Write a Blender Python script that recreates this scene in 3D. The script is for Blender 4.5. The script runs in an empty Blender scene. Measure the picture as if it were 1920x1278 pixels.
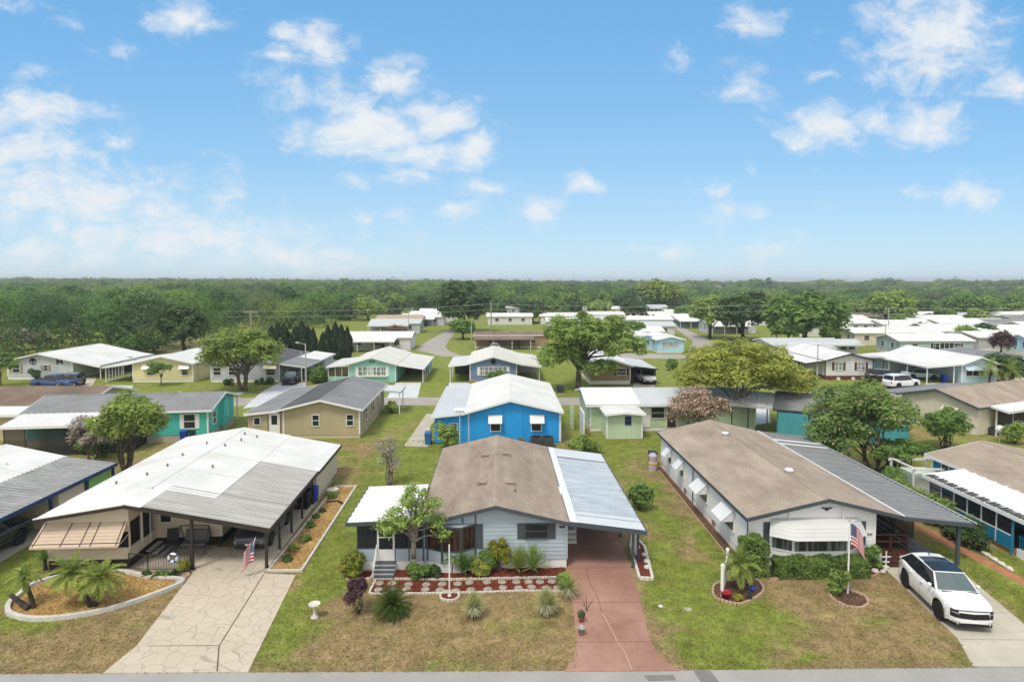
import bpy, math, random
import numpy as np
from mathutils import Vector, Matrix
R = math.radians
rng = np.random.default_rng(7)
random.seed(7)
scene = bpy.context.scene
COL = scene.collection

# ------------------------------------------------------------------ camera
CAM_H, CAM_F, PPX, PPY = 14.0, 1120.0, 960.0, 583.0      # metres; focal length and principal point in photo pixels
YAW, PITCH = R(1.2), math.atan((583 - 525) / 1120.0)
cam_d = bpy.data.cameras.new("camera")
cam = bpy.data.objects.new("camera", cam_d)
COL.objects.link(cam)
cam.location = (0, 0, CAM_H)
cam.rotation_euler = (math.pi / 2 - PITCH, 0, -YAW)
cam_d.sensor_width = 36
cam_d.lens = 36 * CAM_F / 1920
cam_d.shift_y = -(639 - PPY) / 1920
cam_d.clip_end = 20000
scene.camera = cam
scene.cycles.diffuse_bounces = 6


def ray(px, py):
    x = (px - PPX) / CAM_F
    z = -(py - PPY) / CAM_F
    y2 = math.cos(PITCH) + z * math.sin(PITCH)
    z2 = -math.sin(PITCH) + z * math.cos(PITCH)
    return (x * math.cos(YAW) + y2 * math.sin(YAW), -x * math.sin(YAW) + y2 * math.cos(YAW), z2)


def g(px, py, z=0.0):
    """ground point (metres) under a survey mark measured in the photograph"""
    d = ray(px, py)
    t = (z - CAM_H) / d[2]
    return (d[0] * t, d[1] * t)


def gz(px, py, Y):
    """x, z on the vertical plane y = Y"""
    d = ray(px, py)
    t = Y / d[1]
    return (d[0] * t, CAM_H + d[2] * t)


# ------------------------------------------------------------------ light
SUN_EL, SUN_AZ = R(60), R(215)        # azimuth measured clockwise from +Y
SUN_STRENGTH, SUN_ANGLE = 2.0, R(14)
SKY_STRENGTH = 0.15
EXPOSURE = 0.36
scene.view_settings.view_transform = 'Standard'
scene.view_settings.look = 'None'
scene.view_settings.exposure = EXPOSURE
scene.view_settings.gamma = 1
scene.view_settings.use_curve_mapping = False
sd = bpy.data.lights.new("sun", 'SUN')
sd.energy = SUN_STRENGTH
sd.angle = SUN_ANGLE
sd.color = (1.0, 0.94, 0.83)
sun = bpy.data.objects.new("sun", sd)
COL.objects.link(sun)
sdir = Vector((math.sin(SUN_AZ) * math.cos(SUN_EL), math.cos(SUN_AZ) * math.cos(SUN_EL), math.sin(SUN_EL)))
sun.rotation_euler = sdir.to_track_quat('Z', 'Y').to_euler()
sun.location = (0, 0, 60)

# clouds: centre x, y, radius x, y (degrees-like marks), weight
CLOUDS = [(350, 28, 85, 34, 1), (140, 45, 35, 16, .6), (30, 5, 50, 18, .7), (585, 85, 75, 40, .95), (520, 112, 60, 26, .7),
          (540, 60, 40, 30, .8), (530, 170, 75, 45, .6), (735, 148, 68, 42, 1.1), (655, 190, 75, 55, .85), (690, 245, 145, 48, 1.25),
          (830, 225, 80, 45, 1.1), (875, 285, 55, 38, 1.1), (780, 285, 130, 50, .85), (765, 335, 65, 26, .7),
          (905, 353, 70, 24, .8), (1085, 347, 48, 26, .9), (1010, 397, 55, 32, .8), (860, 398, 52, 24, .75),
          (750, 400, 40, 20, .6), (675, 347, 34, 22, .6), (685, 412, 25, 12, .5), (790, 435, 50, 18, .4), (60, 205, 125, 42, 1.05), (205, 273, 52, 22, .8),
          (30, 300, 210, 85, .85), (110, 370, 330, 80, .88), (330, 440, 330, 55, .88), (540, 478, 200, 30, .85), (120, 470, 300, 45, .7), (350, 357, 60, 18, .5),
          (650, 500, 120, 22, .5), (1415, 45, 58, 36, .8), (1255, 104, 45, 26, .7), (1400, 165, 55, 55, .65), (1550, 235, 110, 38, 1.05),
          (1740, 228, 95, 45, 1.05), (1650, 225, 90, 35, .8), (1740, 70, 150, 110, 1.0), (1800, 30, 100, 70, .8), (1900, 160, 60, 36, 1.0),
          (1345, 362, 55, 24, .6), (1370, 402, 62, 24, .8), (1815, 358, 46, 34, .8), (1720, 362, 45, 20, .6),
          (1255, 467, 75, 22, .65), (1410, 478, 80, 36, .55), (1500, 443, 40, 18, .5), (1620, 515, 34, 14, .5),
          (1545, 147, 40, 16, .6), (205, 92, 45, 20, .45), (70, 130, 40, 20, .4), (1180, 468, 40, 12, .4), (1550, 380, 30, 20, .5), (1515, 308, 20, 10, .5), (920, 425, 25, 9, .4), (1340, 130, 30, 12, .4), (1410, 320, 16, 14, .5)]
world = bpy.data.worlds.new("World")
scene.world = world
world.use_nodes = True
wn, wl = world.node_tree.nodes, world.node_tree.links
wn.clear()


def N(tree, t, **kw):
    n = tree.nodes.new(t)
    for k, v in kw.items():
        setattr(n, k, v)
    return n


def build_world():
    T = world.node_tree
    out = N(T, 'ShaderNodeOutputWorld')
    bg = N(T, 'ShaderNodeBackground')
    bg.inputs[1].default_value = SKY_STRENGTH
    sky = N(T, 'ShaderNodeTexSky', sky_type='NISHITA', sun_disc=False)
    sky.sun_elevation, sky.sun_rotation = SUN_EL, SUN_AZ
    sky.air_density, sky.dust_density, sky.ozone_density = 1.0, 0.6, 2.0
    tc = N(T, 'ShaderNodeTexCoord')
    sep = N(T, 'ShaderNodeSeparateXYZ')
    wl.new(tc.outputs['Generated'], sep.inputs[0])
    ay = N(T, 'ShaderNodeMath', operation='ABSOLUTE'); wl.new(sep.outputs[1], ay.inputs[0])
    my = N(T, 'ShaderNodeMath', operation='MAXIMUM'); wl.new(ay.outputs[0], my.inputs[0]); my.inputs[1].default_value = .05
    u = N(T, 'ShaderNodeMath', operation='DIVIDE'); wl.new(sep.outputs[0], u.inputs[0]); wl.new(my.outputs[0], u.inputs[1])
    v = N(T, 'ShaderNodeMath', operation='DIVIDE'); wl.new(sep.outputs[2], v.inputs[0]); wl.new(my.outputs[0], v.inputs[1])
    uv = N(T, 'ShaderNodeCombineXYZ'); wl.new(u.outputs[0], uv.inputs[0]); wl.new(v.outputs[0], uv.inputs[1])
    # warp
    wz = N(T, 'ShaderNodeTexNoise'); wz.inputs['Scale'].default_value = 9; wz.inputs['Detail'].default_value = 4
    wl.new(uv.outputs[0], wz.inputs['Vector'])
    wm = N(T, 'ShaderNodeVectorMath', operation='MULTIPLY_ADD'); wl.new(wz.outputs['Color'], wm.inputs[0])
    wm.inputs[1].default_value = (.10, .06, 0)
    wl.new(uv.outputs[0], wm.inputs[2])
    ws = N(T, 'ShaderNodeVectorMath', operation='SUBTRACT'); wl.new(wm.outputs[0], ws.inputs[0]); ws.inputs[1].default_value = (.05, .03, 0)
    acc = None
    for cx, cy, rx, ry, w in CLOUDS:
        d = ray(cx, cy)
        cu, cv = d[0] / d[1], d[2] / d[1]
        iu, iv = CAM_F / (rx * 1.4), CAM_F / (ry * 1.42)
        a = N(T, 'ShaderNodeVectorMath', operation='MULTIPLY_ADD'); wl.new(ws.outputs[0], a.inputs[0])
        a.inputs[1].default_value = (iu, iv, 0); a.inputs[2].default_value = (-cu * iu, -cv * iv, 0)
        l = N(T, 'ShaderNodeVectorMath', operation='LENGTH'); wl.new(a.outputs[0], l.inputs[0])
        m = N(T, 'ShaderNodeMath', operation='MULTIPLY_ADD'); wl.new(l.outputs['Value'], m.inputs[0])
        m.inputs[1].default_value = -w; m.inputs[2].default_value = w
        if acc is None:
            acc = m
        else:
            x = N(T, 'ShaderNodeMath', operation='SMOOTH_MAX'); x.inputs[2].default_value = .12
            wl.new(acc.outputs[0], x.inputs[0]); wl.new(m.outputs[0], x.inputs[1]); acc = x
    fb = N(T, 'ShaderNodeTexNoise'); fb.inputs['Scale'].default_value = 27; fb.inputs['Detail'].default_value = 9; fb.inputs['Roughness'].default_value = .64
    mp = N(T, 'ShaderNodeMapping'); mp.inputs['Scale'].default_value = (.7, 1.15, 1); wl.new(ws.outputs[0], mp.inputs[0]); wl.new(mp.outputs[0], fb.inputs['Vector'])
    ad = N(T, 'ShaderNodeMath', operation='MULTIPLY_ADD'); wl.new(fb.outputs[0], ad.inputs[0]); ad.inputs[1].default_value = 1.9
    sb = N(T, 'ShaderNodeMath', operation='ADD'); wl.new(acc.outputs[0], sb.inputs[0]); sb.inputs[1].default_value = -1.0
    wl.new(sb.outputs[0], ad.inputs[2])
    mr = N(T, 'ShaderNodeMapRange', interpolation_type='SMOOTHSTEP')
    mr.inputs[1].default_value = .05; mr.inputs[2].default_value = 1.05; mr.inputs[3].default_value = 0; mr.inputs[4].default_value = .93
    wl.new(ad.outputs[0], mr.inputs[0])
    # unseen broken cloud cover added overhead and behind to whiten the ambient light
    el = N(T, 'ShaderNodeMapRange', interpolation_type='SMOOTHSTEP'); el.inputs[1].default_value = .46; el.inputs[2].default_value = .70; wl.new(sep.outputs[2], el.inputs[0])
    bk = N(T, 'ShaderNodeMapRange', interpolation_type='SMOOTHSTEP'); bk.inputs[1].default_value = .15; bk.inputs[2].default_value = -.25; wl.new(sep.outputs[1], bk.inputs[0])
    mxo = N(T, 'ShaderNodeMath', operation='MAXIMUM'); wl.new(el.outputs[0], mxo.inputs[0]); wl.new(bk.outputs[0], mxo.inputs[1])
    oz = N(T, 'ShaderNodeTexNoise'); oz.inputs['Scale'].default_value = 2.2; oz.inputs['Detail'].default_value = 5; wl.new(tc.outputs['Generated'], oz.inputs['Vector'])
    oq = N(T, 'ShaderNodeMapRange', interpolation_type='SMOOTHSTEP'); oq.inputs[1].default_value = .25; oq.inputs[2].default_value = .50; oq.inputs[4].default_value = .92; wl.new(oz.outputs[0], oq.inputs[0])
    om = N(T, 'ShaderNodeMath', operation='MULTIPLY'); wl.new(mxo.outputs[0], om.inputs[0]); wl.new(oq.outputs[0], om.inputs[1])
    cov = N(T, 'ShaderNodeMath', operation='MAXIMUM'); wl.new(mr.outputs[0], cov.inputs[0]); wl.new(om.outputs[0], cov.inputs[1])
    # tint of the clear sky
    tint = N(T, 'ShaderNodeMix', data_type='RGBA', blend_type='MULTIPLY'); tint.inputs[0].default_value = 1
    wl.new(sky.outputs[0], tint.inputs[6]); tint.inputs[7].default_value = (.80, 1.12, 1.50, 1)
    rp = N(T, 'ShaderNodeValToRGB'); e = rp.color_ramp.elements; e[0].position = 0; e[0].color = (.60, .73, .81, 1); e[1].position = .9; e[1].color = (.07, .29, .66, 1)
    for ps, cc in ((.06, (.50, .70, .83, 1)), (.2, (.31, .57, .81, 1)), (.34, (.215, .48, .775, 1)), (.52, (.15, .415, .74, 1))):
        q = e.new(ps); q.color = cc
    wl.new(v.outputs[0], rp.inputs[0]); rs = N(T, 'ShaderNodeVectorMath', operation='SCALE'); wl.new(rp.outputs[0], rs.inputs[0]); rs.inputs['Scale'].default_value = 5.3
    hm = N(T, 'ShaderNodeMix', data_type='RGBA'); hm.inputs[0].default_value = .88; wl.new(tint.outputs[2], hm.inputs[6]); wl.new(rs.outputs[0], hm.inputs[7])
    cm = N(T, 'ShaderNodeMix', data_type='RGBA'); wl.new(cov.outputs[0], cm.inputs[0]); wl.new(hm.outputs[2], cm.inputs[6]); cm.inputs[7].default_value = (4.55, 4.68, 4.75, 1); oc = N(T, 'ShaderNodeMix', data_type='RGBA'); wl.new(om.outputs[0], oc.inputs[0]); oc.inputs[6].default_value = (4.55, 4.68, 4.75, 1); oc.inputs[7].default_value = (6.6, 6.5, 6.2, 1); wl.new(oc.outputs[2], cm.inputs[7])
    wl.new(cm.outputs[2], bg.inputs[0])
    wl.new(bg.outputs[0], out.inputs[0])


build_world()

# ------------------------------------------------------------------ materials
MATS = {}


def mat(name, col, rough=.7, var=.12, scale=1.2, bump=0.0, bscale=20, spec=.3, col2=None, stretch=None, metal=0.0, fine=0.0, coat=0.0):
    """plain surface with soft procedural mottling (world position)"""
    if name in MATS:
        return MATS[name]
    m = bpy.data.materials.new(name); m.use_nodes = True
    T = m.node_tree; T.nodes.clear(); L = T.links
    out = N(T, 'ShaderNodeOutputMaterial'); p = N(T, 'ShaderNodeBsdfPrincipled')
    L.new(p.outputs[0], out.inputs[0])
    p.inputs['Roughness'].default_value = rough
    p.inputs['Specular IOR Level'].default_value = spec
    p.inputs['Metallic'].default_value = metal
    p.inputs['Coat Weight'].default_value = coat
    c1 = np.array(col, float)
    c2 = np.array(col2, float) if col2 is not None else c1 * (1 - 2.2 * var)
    geo = N(T, 'ShaderNodeNewGeometry')
    mp = N(T, 'ShaderNodeMapping')
    L.new(geo.outputs['Position'], mp.inputs[0])
    if stretch: mp.inputs['Scale'].default_value = stretch
    nz = N(T, 'ShaderNodeTexNoise'); nz.inputs['Scale'].default_value = scale; nz.inputs['Detail'].default_value = 6; nz.inputs['Roughness'].default_value = .65
    L.new(mp.outputs[0], nz.inputs['Vector'])
    mr = N(T, 'ShaderNodeMapRange'); mr.inputs[1].default_value = .32; mr.inputs[2].default_value = .68
    L.new(nz.outputs[0], mr.inputs[0])
    mx = N(T, 'ShaderNodeMix', data_type='RGBA'); L.new(mr.outputs[0], mx.inputs[0])
    mx.inputs[6].default_value = (*c2, 1); mx.inputs[7].default_value = (*c1, 1)
    src = mx.outputs[2]
    if fine:
        fz = N(T, 'ShaderNodeTexNoise'); fz.inputs['Scale'].default_value = 9; fz.inputs['Detail'].default_value = 8; fz.inputs['Roughness'].default_value = .8
        L.new(geo.outputs['Position'], fz.inputs['Vector'])
        fr = N(T, 'ShaderNodeMapRange'); fr.inputs[1].default_value = .3; fr.inputs[2].default_value = .7; fr.inputs[3].default_value = 1 - fine; fr.inputs[4].default_value = 1 + fine
        L.new(fz.outputs[0], fr.inputs[0])
        fm = N(T, 'ShaderNodeMix', data_type='RGBA', blend_type='MULTIPLY'); fm.inputs[0].default_value = 1
        L.new(src, fm.inputs[6]); L.new(fr.outputs[0], fm.inputs[7]); src = fm.outputs[2]
    L.new(src, p.inputs['Base Color'])
    if bump:
        b = N(T, 'ShaderNodeBump'); b.inputs['Strength'].default_value = bump; b.inputs['Distance'].default_value = .05
        bz = N(T, 'ShaderNodeTexNoise'); bz.inputs['Scale'].default_value = bscale; bz.inputs['Detail'].default_value = 5
        L.new(geo.outputs['Position'], bz.inputs['Vector']); L.new(bz.outputs[0], b.inputs['Height']); L.new(b.outputs[0], p.inputs['Normal'])
    MATS[name] = m
    return m


def leafmat(name, col, col2, tip=None, trans=.45, isl=.55):
    """foliage: colour varies leaf by leaf and clump by clump"""
    if name in MATS:
        return MATS[name]
    m = bpy.data.materials.new(name); m.use_nodes = True
    T = m.node_tree; T.nodes.clear(); L = T.links
    out = N(T, 'ShaderNodeOutputMaterial')
    geo = N(T, 'ShaderNodeNewGeometry')
    nz = N(T, 'ShaderNodeTexNoise'); nz.inputs['Scale'].default_value = .55; nz.inputs['Detail'].default_value = 3
    L.new(geo.outputs['Position'], nz.inputs['Vector'])
    ad = N(T, 'ShaderNodeMath', operation='MULTIPLY_ADD'); L.new(geo.outputs['Random Per Island'], ad.inputs[0]); ad.inputs[1].default_value = isl
    mr = N(T, 'ShaderNodeMapRange'); mr.inputs[1].default_value = .3; mr.inputs[2].default_value = .7; mr.inputs[3].default_value = -.1 + (.55 - isl) * .4; mr.inputs[4].default_value = .6 + (.55 - isl) * .7
    L.new(nz.outputs[0], mr.inputs[0]); L.new(mr.outputs[0], ad.inputs[2])
    mx = N(T, 'ShaderNodeMix', data_type='RGBA'); L.new(ad.outputs[0], mx.inputs[0])
    mx.inputs[6].default_value = (*col, 1); mx.inputs[7].default_value = (*col2, 1)
    src = mx.outputs[2]
    if tip is not None:
        gt = N(T, 'ShaderNodeMath', operation='GREATER_THAN'); L.new(geo.outputs['Random Per Island'], gt.inputs[0]); gt.inputs[1].default_value = 1 - tip[3]
        m2 = N(T, 'ShaderNodeMix', data_type='RGBA'); L.new(gt.outputs[0], m2.inputs[0]); L.new(src, m2.inputs[6]); m2.inputs[7].default_value = (*tip[:3], 1); src = m2.outputs[2]
    d = N(T, 'ShaderNodeBsdfPrincipled'); d.inputs['Roughness'].default_value = .6; d.inputs['Specular IOR Level'].default_value = .25
    L.new(src, d.inputs['Base Color'])
    t = N(T, 'ShaderNodeBsdfTranslucent'); L.new(src, t.inputs[0])
    ms = N(T, 'ShaderNodeMixShader'); ms.inputs[0].default_value = trans
    L.new(d.outputs[0], ms.inputs[1]); L.new(t.outputs[0], ms.inputs[2]); L.new(ms.outputs[0], out.inputs[0])
    MATS[name] = m
    return m


def glass(name='window_glass', col=(.02, .026, .03), curtain=None):
    """dark window pane, optional curtain folds seen behind it"""
    if name in MATS:
        return MATS[name]
    m = bpy.data.materials.new(name); m.use_nodes = True
    T = m.node_tree; L = T.links
    p = T.nodes['Principled BSDF']; p.inputs['Roughness'].default_value = .12; p.inputs['Specular IOR Level'].default_value = .5
    p.inputs['Base Color'].default_value = (*col, 1)
    if curtain is not None:
        geo = N(T, 'ShaderNodeNewGeometry'); mp = N(T, 'ShaderNodeMapping'); mp.inputs['Scale'].default_value = (7, 7, .5)
        L.new(geo.outputs['Position'], mp.inputs[0])
        nz = N(T, 'ShaderNodeTexNoise'); nz.inputs['Scale'].default_value = 1; nz.inputs['Detail'].default_value = 3; L.new(mp.outputs[0], nz.inputs['Vector'])
        mr = N(T, 'ShaderNodeMapRange'); mr.inputs[1].default_value = .42; mr.inputs[2].default_value = .62; L.new(nz.outputs[0], mr.inputs[0])
        mx = N(T, 'ShaderNodeMix', data_type='RGBA'); L.new(mr.outputs[0], mx.inputs[0]); mx.inputs[6].default_value = (*col, 1); mx.inputs[7].default_value = (*curtain, 1)
        L.new(mx.outputs[2], p.inputs['Base Color'])
    MATS[name] = m
    return m


def screenmat():
    if 'insect_screen' in MATS:
        return MATS['insect_screen']
    m = bpy.data.materials.new('insect_screen'); m.use_nodes = True
    T = m.node_tree; L = T.links
    p = T.nodes['Principled BSDF']; p.inputs['Base Color'].default_value = (.02, .022, .022, 1); p.inputs['Roughness'].default_value = .8
    out = T.nodes['Material Output']; tr = N(T, 'ShaderNodeBsdfTransparent'); tr.inputs[0].default_value = (1, 1, 1, 1)
    ms = N(T, 'ShaderNodeMixShader'); ms.inputs[0].default_value = .45
    L.new(p.outputs[0], ms.inputs[1]); L.new(tr.outputs[0], ms.inputs[2]); L.new(ms.outputs[0], out.inputs[0])
    MATS['insect_screen'] = m
    return m


# ------------------------------------------------------------------ mesh helpers
class MB:
    """collects shapes that become ONE mesh object"""
    def __init__(s):
        s.v, s.f, s.m, s.mats = [], [], [], []

    def mi(s, m):
        if m not in s.mats: s.mats.append(m)
        return s.mats.index(m)

    def poly(s, pts, m):
        n = len(s.v); s.v += [tuple(p) for p in pts]; s.f.append(tuple(range(n, n + len(pts)))); s.m.append(s.mi(m))

    def box(s, x0, y0, z0, x1, y1, z1, m):
        n = len(s.v)
        s.v += [(x0, y0, z0), (x1, y0, z0), (x1, y1, z0), (x0, y1, z0), (x0, y0, z1), (x1, y0, z1), (x1, y1, z1), (x0, y1, z1)]
        k = s.mi(m)
        for q in ((0, 3, 2, 1), (4, 5, 6, 7), (0, 1, 5, 4), (1, 2, 6, 5), (2, 3, 7, 6), (3, 0, 4, 7)):
            s.f.append(tuple(n + i for i in q)); s.m.append(k)
        return s

    def hexa(s, p, m):
        """8 points ordered like box"""
        n = len(s.v); s.v += [tuple(q) for q in p]; k = s.mi(m)
        for q in ((0, 3, 2, 1), (4, 5, 6, 7), (0, 1, 5, 4), (1, 2, 6, 5), (2, 3, 7, 6), (3, 0, 4, 7)):
            s.f.append(tuple(n + i for i in q)); s.m.append(k)
        return s

    def cyl(s, p0, p1, r0, m, r1=None, n=8, cap=True):
        r1 = r0 if r1 is None else r1
        p0, p1 = Vector(p0), Vector(p1); d = (p1 - p0)
        if d.length < 1e-6: return s
        q = d.to_track_quat('Z', 'Y'); b = len(s.v); k = s.mi(m)
        for P, r in ((p0, r0), (p1, r1)):
            for i in range(n):
                a = 2 * math.pi * i / n
                s.v.append(tuple(P + q @ Vector((r * math.cos(a), r * math.sin(a), 0))))
        for i in range(n):
            j = (i + 1) % n
            s.f.append((b + i, b + j, b + n + j, b + n + i)); s.m.append(k)
        if cap:
            s.f.append(tuple(b + i for i in reversed(range(n)))); s.m.append(k)
            s.f.append(tuple(b + n + i for i in range(n))); s.m.append(k)
        return s

    def tube(s, pts, rs, m, n=8):
        for i in range(len(pts) - 1):
            s.cyl(pts[i], pts[i + 1], rs[i], m, rs[i + 1], n)
        return s

    def lathe(s, prof, c, m, n=16, axis=None):
        """prof: (r, z) list turned about the vertical through c"""
        b = len(s.v); k = s.mi(m)
        q = axis if axis is not None else None
        for r, z in prof:
            for i in range(n):
                a = 2 * math.pi * i / n
                p = Vector((r * math.cos(a), r * math.sin(a), z))
                if q is not None: p = q @ p
                s.v.append((c[0] + p.x, c[1] + p.y, c[2] + p.z))
        for j in range(len(prof) - 1):
            for i in range(n):
                i2 = (i + 1) % n
                s.f.append((b + j * n + i, b + j * n + i2, b + (j + 1) * n + i2, b + (j + 1) * n + i)); s.m.append(k)
        s.f.append(tuple(b + i for i in reversed(range(n)))); s.m.append(k)
        s.f.append(tuple(b + (len(prof) - 1) * n + i for i in range(n))); s.m.append(k)
        return s

    def build(s, name, parent=None, smooth=False, bevel=0.0):
        me = bpy.data.meshes.new(name)
        me.from_pydata(s.v, [], s.f)
        for m in s.mats: me.materials.append(m)
        me.polygons.foreach_set('material_index', s.m)
        if smooth: me.polygons.foreach_set('use_smooth', [True] * len(s.f))
        me.update()
        o = bpy.data.objects.new(name, me); COL.objects.link(o)
        if parent is not None: o.parent = parent
        if bevel:
            b = o.modifiers.new('bevel', 'BEVEL'); b.width = bevel; b.segments = 2; b.limit_method = 'ANGLE'
        return o


def tag(o, label=None, cat=None, group=None, kind=None):
    if label: o['label'] = label
    if cat: o['category'] = cat
    if group: o['group'] = group
    if kind: o['kind'] = kind
    return o


def empty(name, label, cat, loc=(0, 0, 0), rz=0, group=None):
    o = bpy.data.objects.new(name, None); COL.objects.link(o)
    o.empty_display_size = .3
    o.location = loc; o.rotation_euler = (0, 0, rz)
    return tag(o, label, cat, group)


def kids(o):
    return [c for c in list(COL.objects) if c.parent == o]


def copy_tree(o, loc=None, rz=None, label=None, parent=None):
    c = o.copy(); COL.objects.link(c)
    if parent is not None: c.parent = parent
    if loc is not None: c.location = loc
    if rz is not None: c.rotation_euler = (0, 0, rz)
    if label: c['label'] = label
    for ch in list(o.children):
        copy_tree(ch, parent=c)
    return c


def quads(name, C, Nn, S, m, parent=None, asp=1.0, jit=.35, seed=0, up=None, mids=None):
    """many leaf-sized faces: centres C, normals Nn, sizes S"""
    r = np.random.default_rng(seed + 11)
    n = len(C)
    Nn = Nn + r.normal(0, jit, (n, 3)); Nn /= np.linalg.norm(Nn, axis=1, keepdims=True) + 1e-9
    t = r.normal(0, 1, (n, 3)) if up is None else up + r.normal(0, .15, (n, 3))
    t -= Nn * (t * Nn).sum(1, keepdims=True); t /= np.linalg.norm(t, axis=1, keepdims=True) + 1e-9
    b = np.cross(Nn, t)
    S = np.asarray(S).reshape(-1, 1) * np.ones((n, 1))
    t = t * S * asp; b = b * S
    # slightly kite-shaped faces
    V = np.stack([C - t, C + b * .6 - t * .1, C + t, C - b * .6 - t * .1], 1).reshape(-1, 3)
    me = bpy.data.meshes.new(name)
    me.vertices.add(4 * n); me.vertices.foreach_set('co', V.astype(np.float32).ravel())
    me.loops.add(4 * n); me.loops.foreach_set('vertex_index', np.arange(4 * n, dtype=np.int32))
    me.polygons.add(n); me.polygons.foreach_set('loop_start', np.arange(0, 4 * n, 4, dtype=np.int32))
    me.polygons.foreach_set('loop_total', np.full(n, 4, dtype=np.int32))
    for q in (m if isinstance(m, list) else [m]): me.materials.append(q)
    if mids is not None: me.polygons.foreach_set('material_index', np.asarray(mids, dtype=np.int32))
    me.update(calc_edges=True)
    o = bpy.data.objects.new(name, me); COL.objects.link(o)
    if parent is not None: o.parent = parent
    return o


def sheet(name, pts, z, m, kind='structure', parent=None):
    b = MB(); b.poly([(x, y, z) for x, y in pts], m)
    o = b.build(name, parent)
    if kind: o['kind'] = kind
    return o


def slab(mb, pts, z0, z1, m, side=None):
    """flat plate with straight sides; pts counter-clockwise"""
    a = sum(pts[i][0] * pts[(i + 1) % len(pts)][1] - pts[(i + 1) % len(pts)][0] * pts[i][1] for i in range(len(pts)))
    if a < 0: pts = list(reversed(pts))
    mb.poly([(x, y, z1) for x, y in pts], m)
    n = len(pts)
    for i in range(n):
        (x0, y0), (x1, y1) = pts[i], pts[(i + 1) % n]
        mb.poly([(x0, y0, z0), (x1, y1, z0), (x1, y1, z1), (x0, y0, z1)], side or m)


def smooth_path(pts, n=6, closed=True):
    """Catmull-Rom curve through plan points"""
    out = []; k = len(pts)
    for i in range(k if closed else k - 1):
        p = [pts[(i + j - 1) % k] if closed else pts[min(max(i + j - 1, 0), k - 1)] for j in range(4)]
        for s in range(n):
            t = s / n
            out.append(tuple(.5 * (2 * p[1][c] + (p[2][c] - p[0][c]) * t + (2 * p[0][c] - 5 * p[1][c] + 4 * p[2][c] - p[3][c]) * t * t + (3 * p[1][c] - p[0][c] - 3 * p[2][c] + p[3][c]) * t ** 3) for c in (0, 1)))
    if not closed: out.append(tuple(pts[-1]))
    return out


def border(mb, path, w, h, m, closed=True, seg=None, gap=0.0, z=0.0):
    """kerb or brick edging following a plan path; seg = brick length"""
    P = [Vector((x, y, 0)) for x, y in path]
    if closed: P.append(P[0])
    if seg:
        Q = [P[0]]; acc = 0
        L = [0]
        for i in range(1, len(P)): L.append(L[-1] + (P[i] - P[i - 1]).length)
        k = max(2, int(L[-1] / seg)); Q = []
        for j in range(k + 1):
            s = L[-1] * j / k; i = max(1, min(len(L) - 1, int(np.searchsorted(L, s))))
            t = (s - L[i - 1]) / max(1e-6, L[i] - L[i - 1]); Q.append(P[i - 1].lerp(P[i], t))
        P = Q
    for i in range(len(P) - 1):
        d = (P[i + 1] - P[i]); l = d.length
        if l < 1e-4: continue
        d /= l; nn = Vector((-d.y, d.x, 0)) * w / 2
        a, b = P[i] + d * gap / 2, P[i + 1] - d * gap / 2
        if not seg:
            def miter(k):
                if closed: u0, u1 = P[k % (len(P) - 1)] - P[(k - 1) % (len(P) - 1)], P[(k + 1) % (len(P) - 1)] - P[k % (len(P) - 1)]
                else: u0, u1 = P[k] - P[max(k - 1, 0)] if k else P[1] - P[0], P[min(k + 1, len(P) - 1)] - P[k] if k < len(P) - 1 else P[k] - P[k - 1]
                q = u0.normalized() + u1.normalized(); q.normalize(); return Vector((-q.y, q.x, 0)) * w / 2 / max(.5, q.dot(u1.normalized()))
            ma, mc = miter(i), miter(i + 1); up = Vector((0, 0, z + h)); zz = Vector((0, 0, z))
            mb.hexa([a + ma + zz, a - ma + zz, b - mc + zz, b + mc + zz, a + ma * .9 + up, a - ma * .9 + up, b - mc * .9 + up, b + mc * .9 + up], m)
            continue
        hh = h * (1 if not seg else random.uniform(.8, 1.15))
        zz = Vector((0, 0, z)); up = Vector((0, 0, z + hh))
        mb.hexa([a + nn + zz, a - nn + zz, b - nn + zz, b + nn + zz, a + nn * .9 + up, a - nn * .9 + up, b - nn * .9 + up, b + nn * .9 + up], m)
# ------------------------------------------------------------------ houses
WHITE = mat('white_paint', (.78, .78, .76), .5, .03)
WROOF = mat('white_roof_coating', (.72, .72, .70), .55, .04, .35, col2=(.57, .56, .525), fine=.06)
WMETAL = mat('white_metal', (.70, .71, .71), .4, .04)
DARK = mat('dark_inside', (.012, .012, .012), .9, .1)
GREYTRIM = mat('slate_trim', (.07, .085, .10), .5, .08)
CONC = mat('concrete', (.46, .43, .36), .85, .10, .8, fine=.08)
GLASS = glass()
GLASS_C = glass('curtained_glass', (.05, .055, .055), (.28, .30, .28))
GLASS_W = glass('white_curtain_glass', (.14, .16, .16), (.52, .54, .52))
SCREEN = screenmat()


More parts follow.
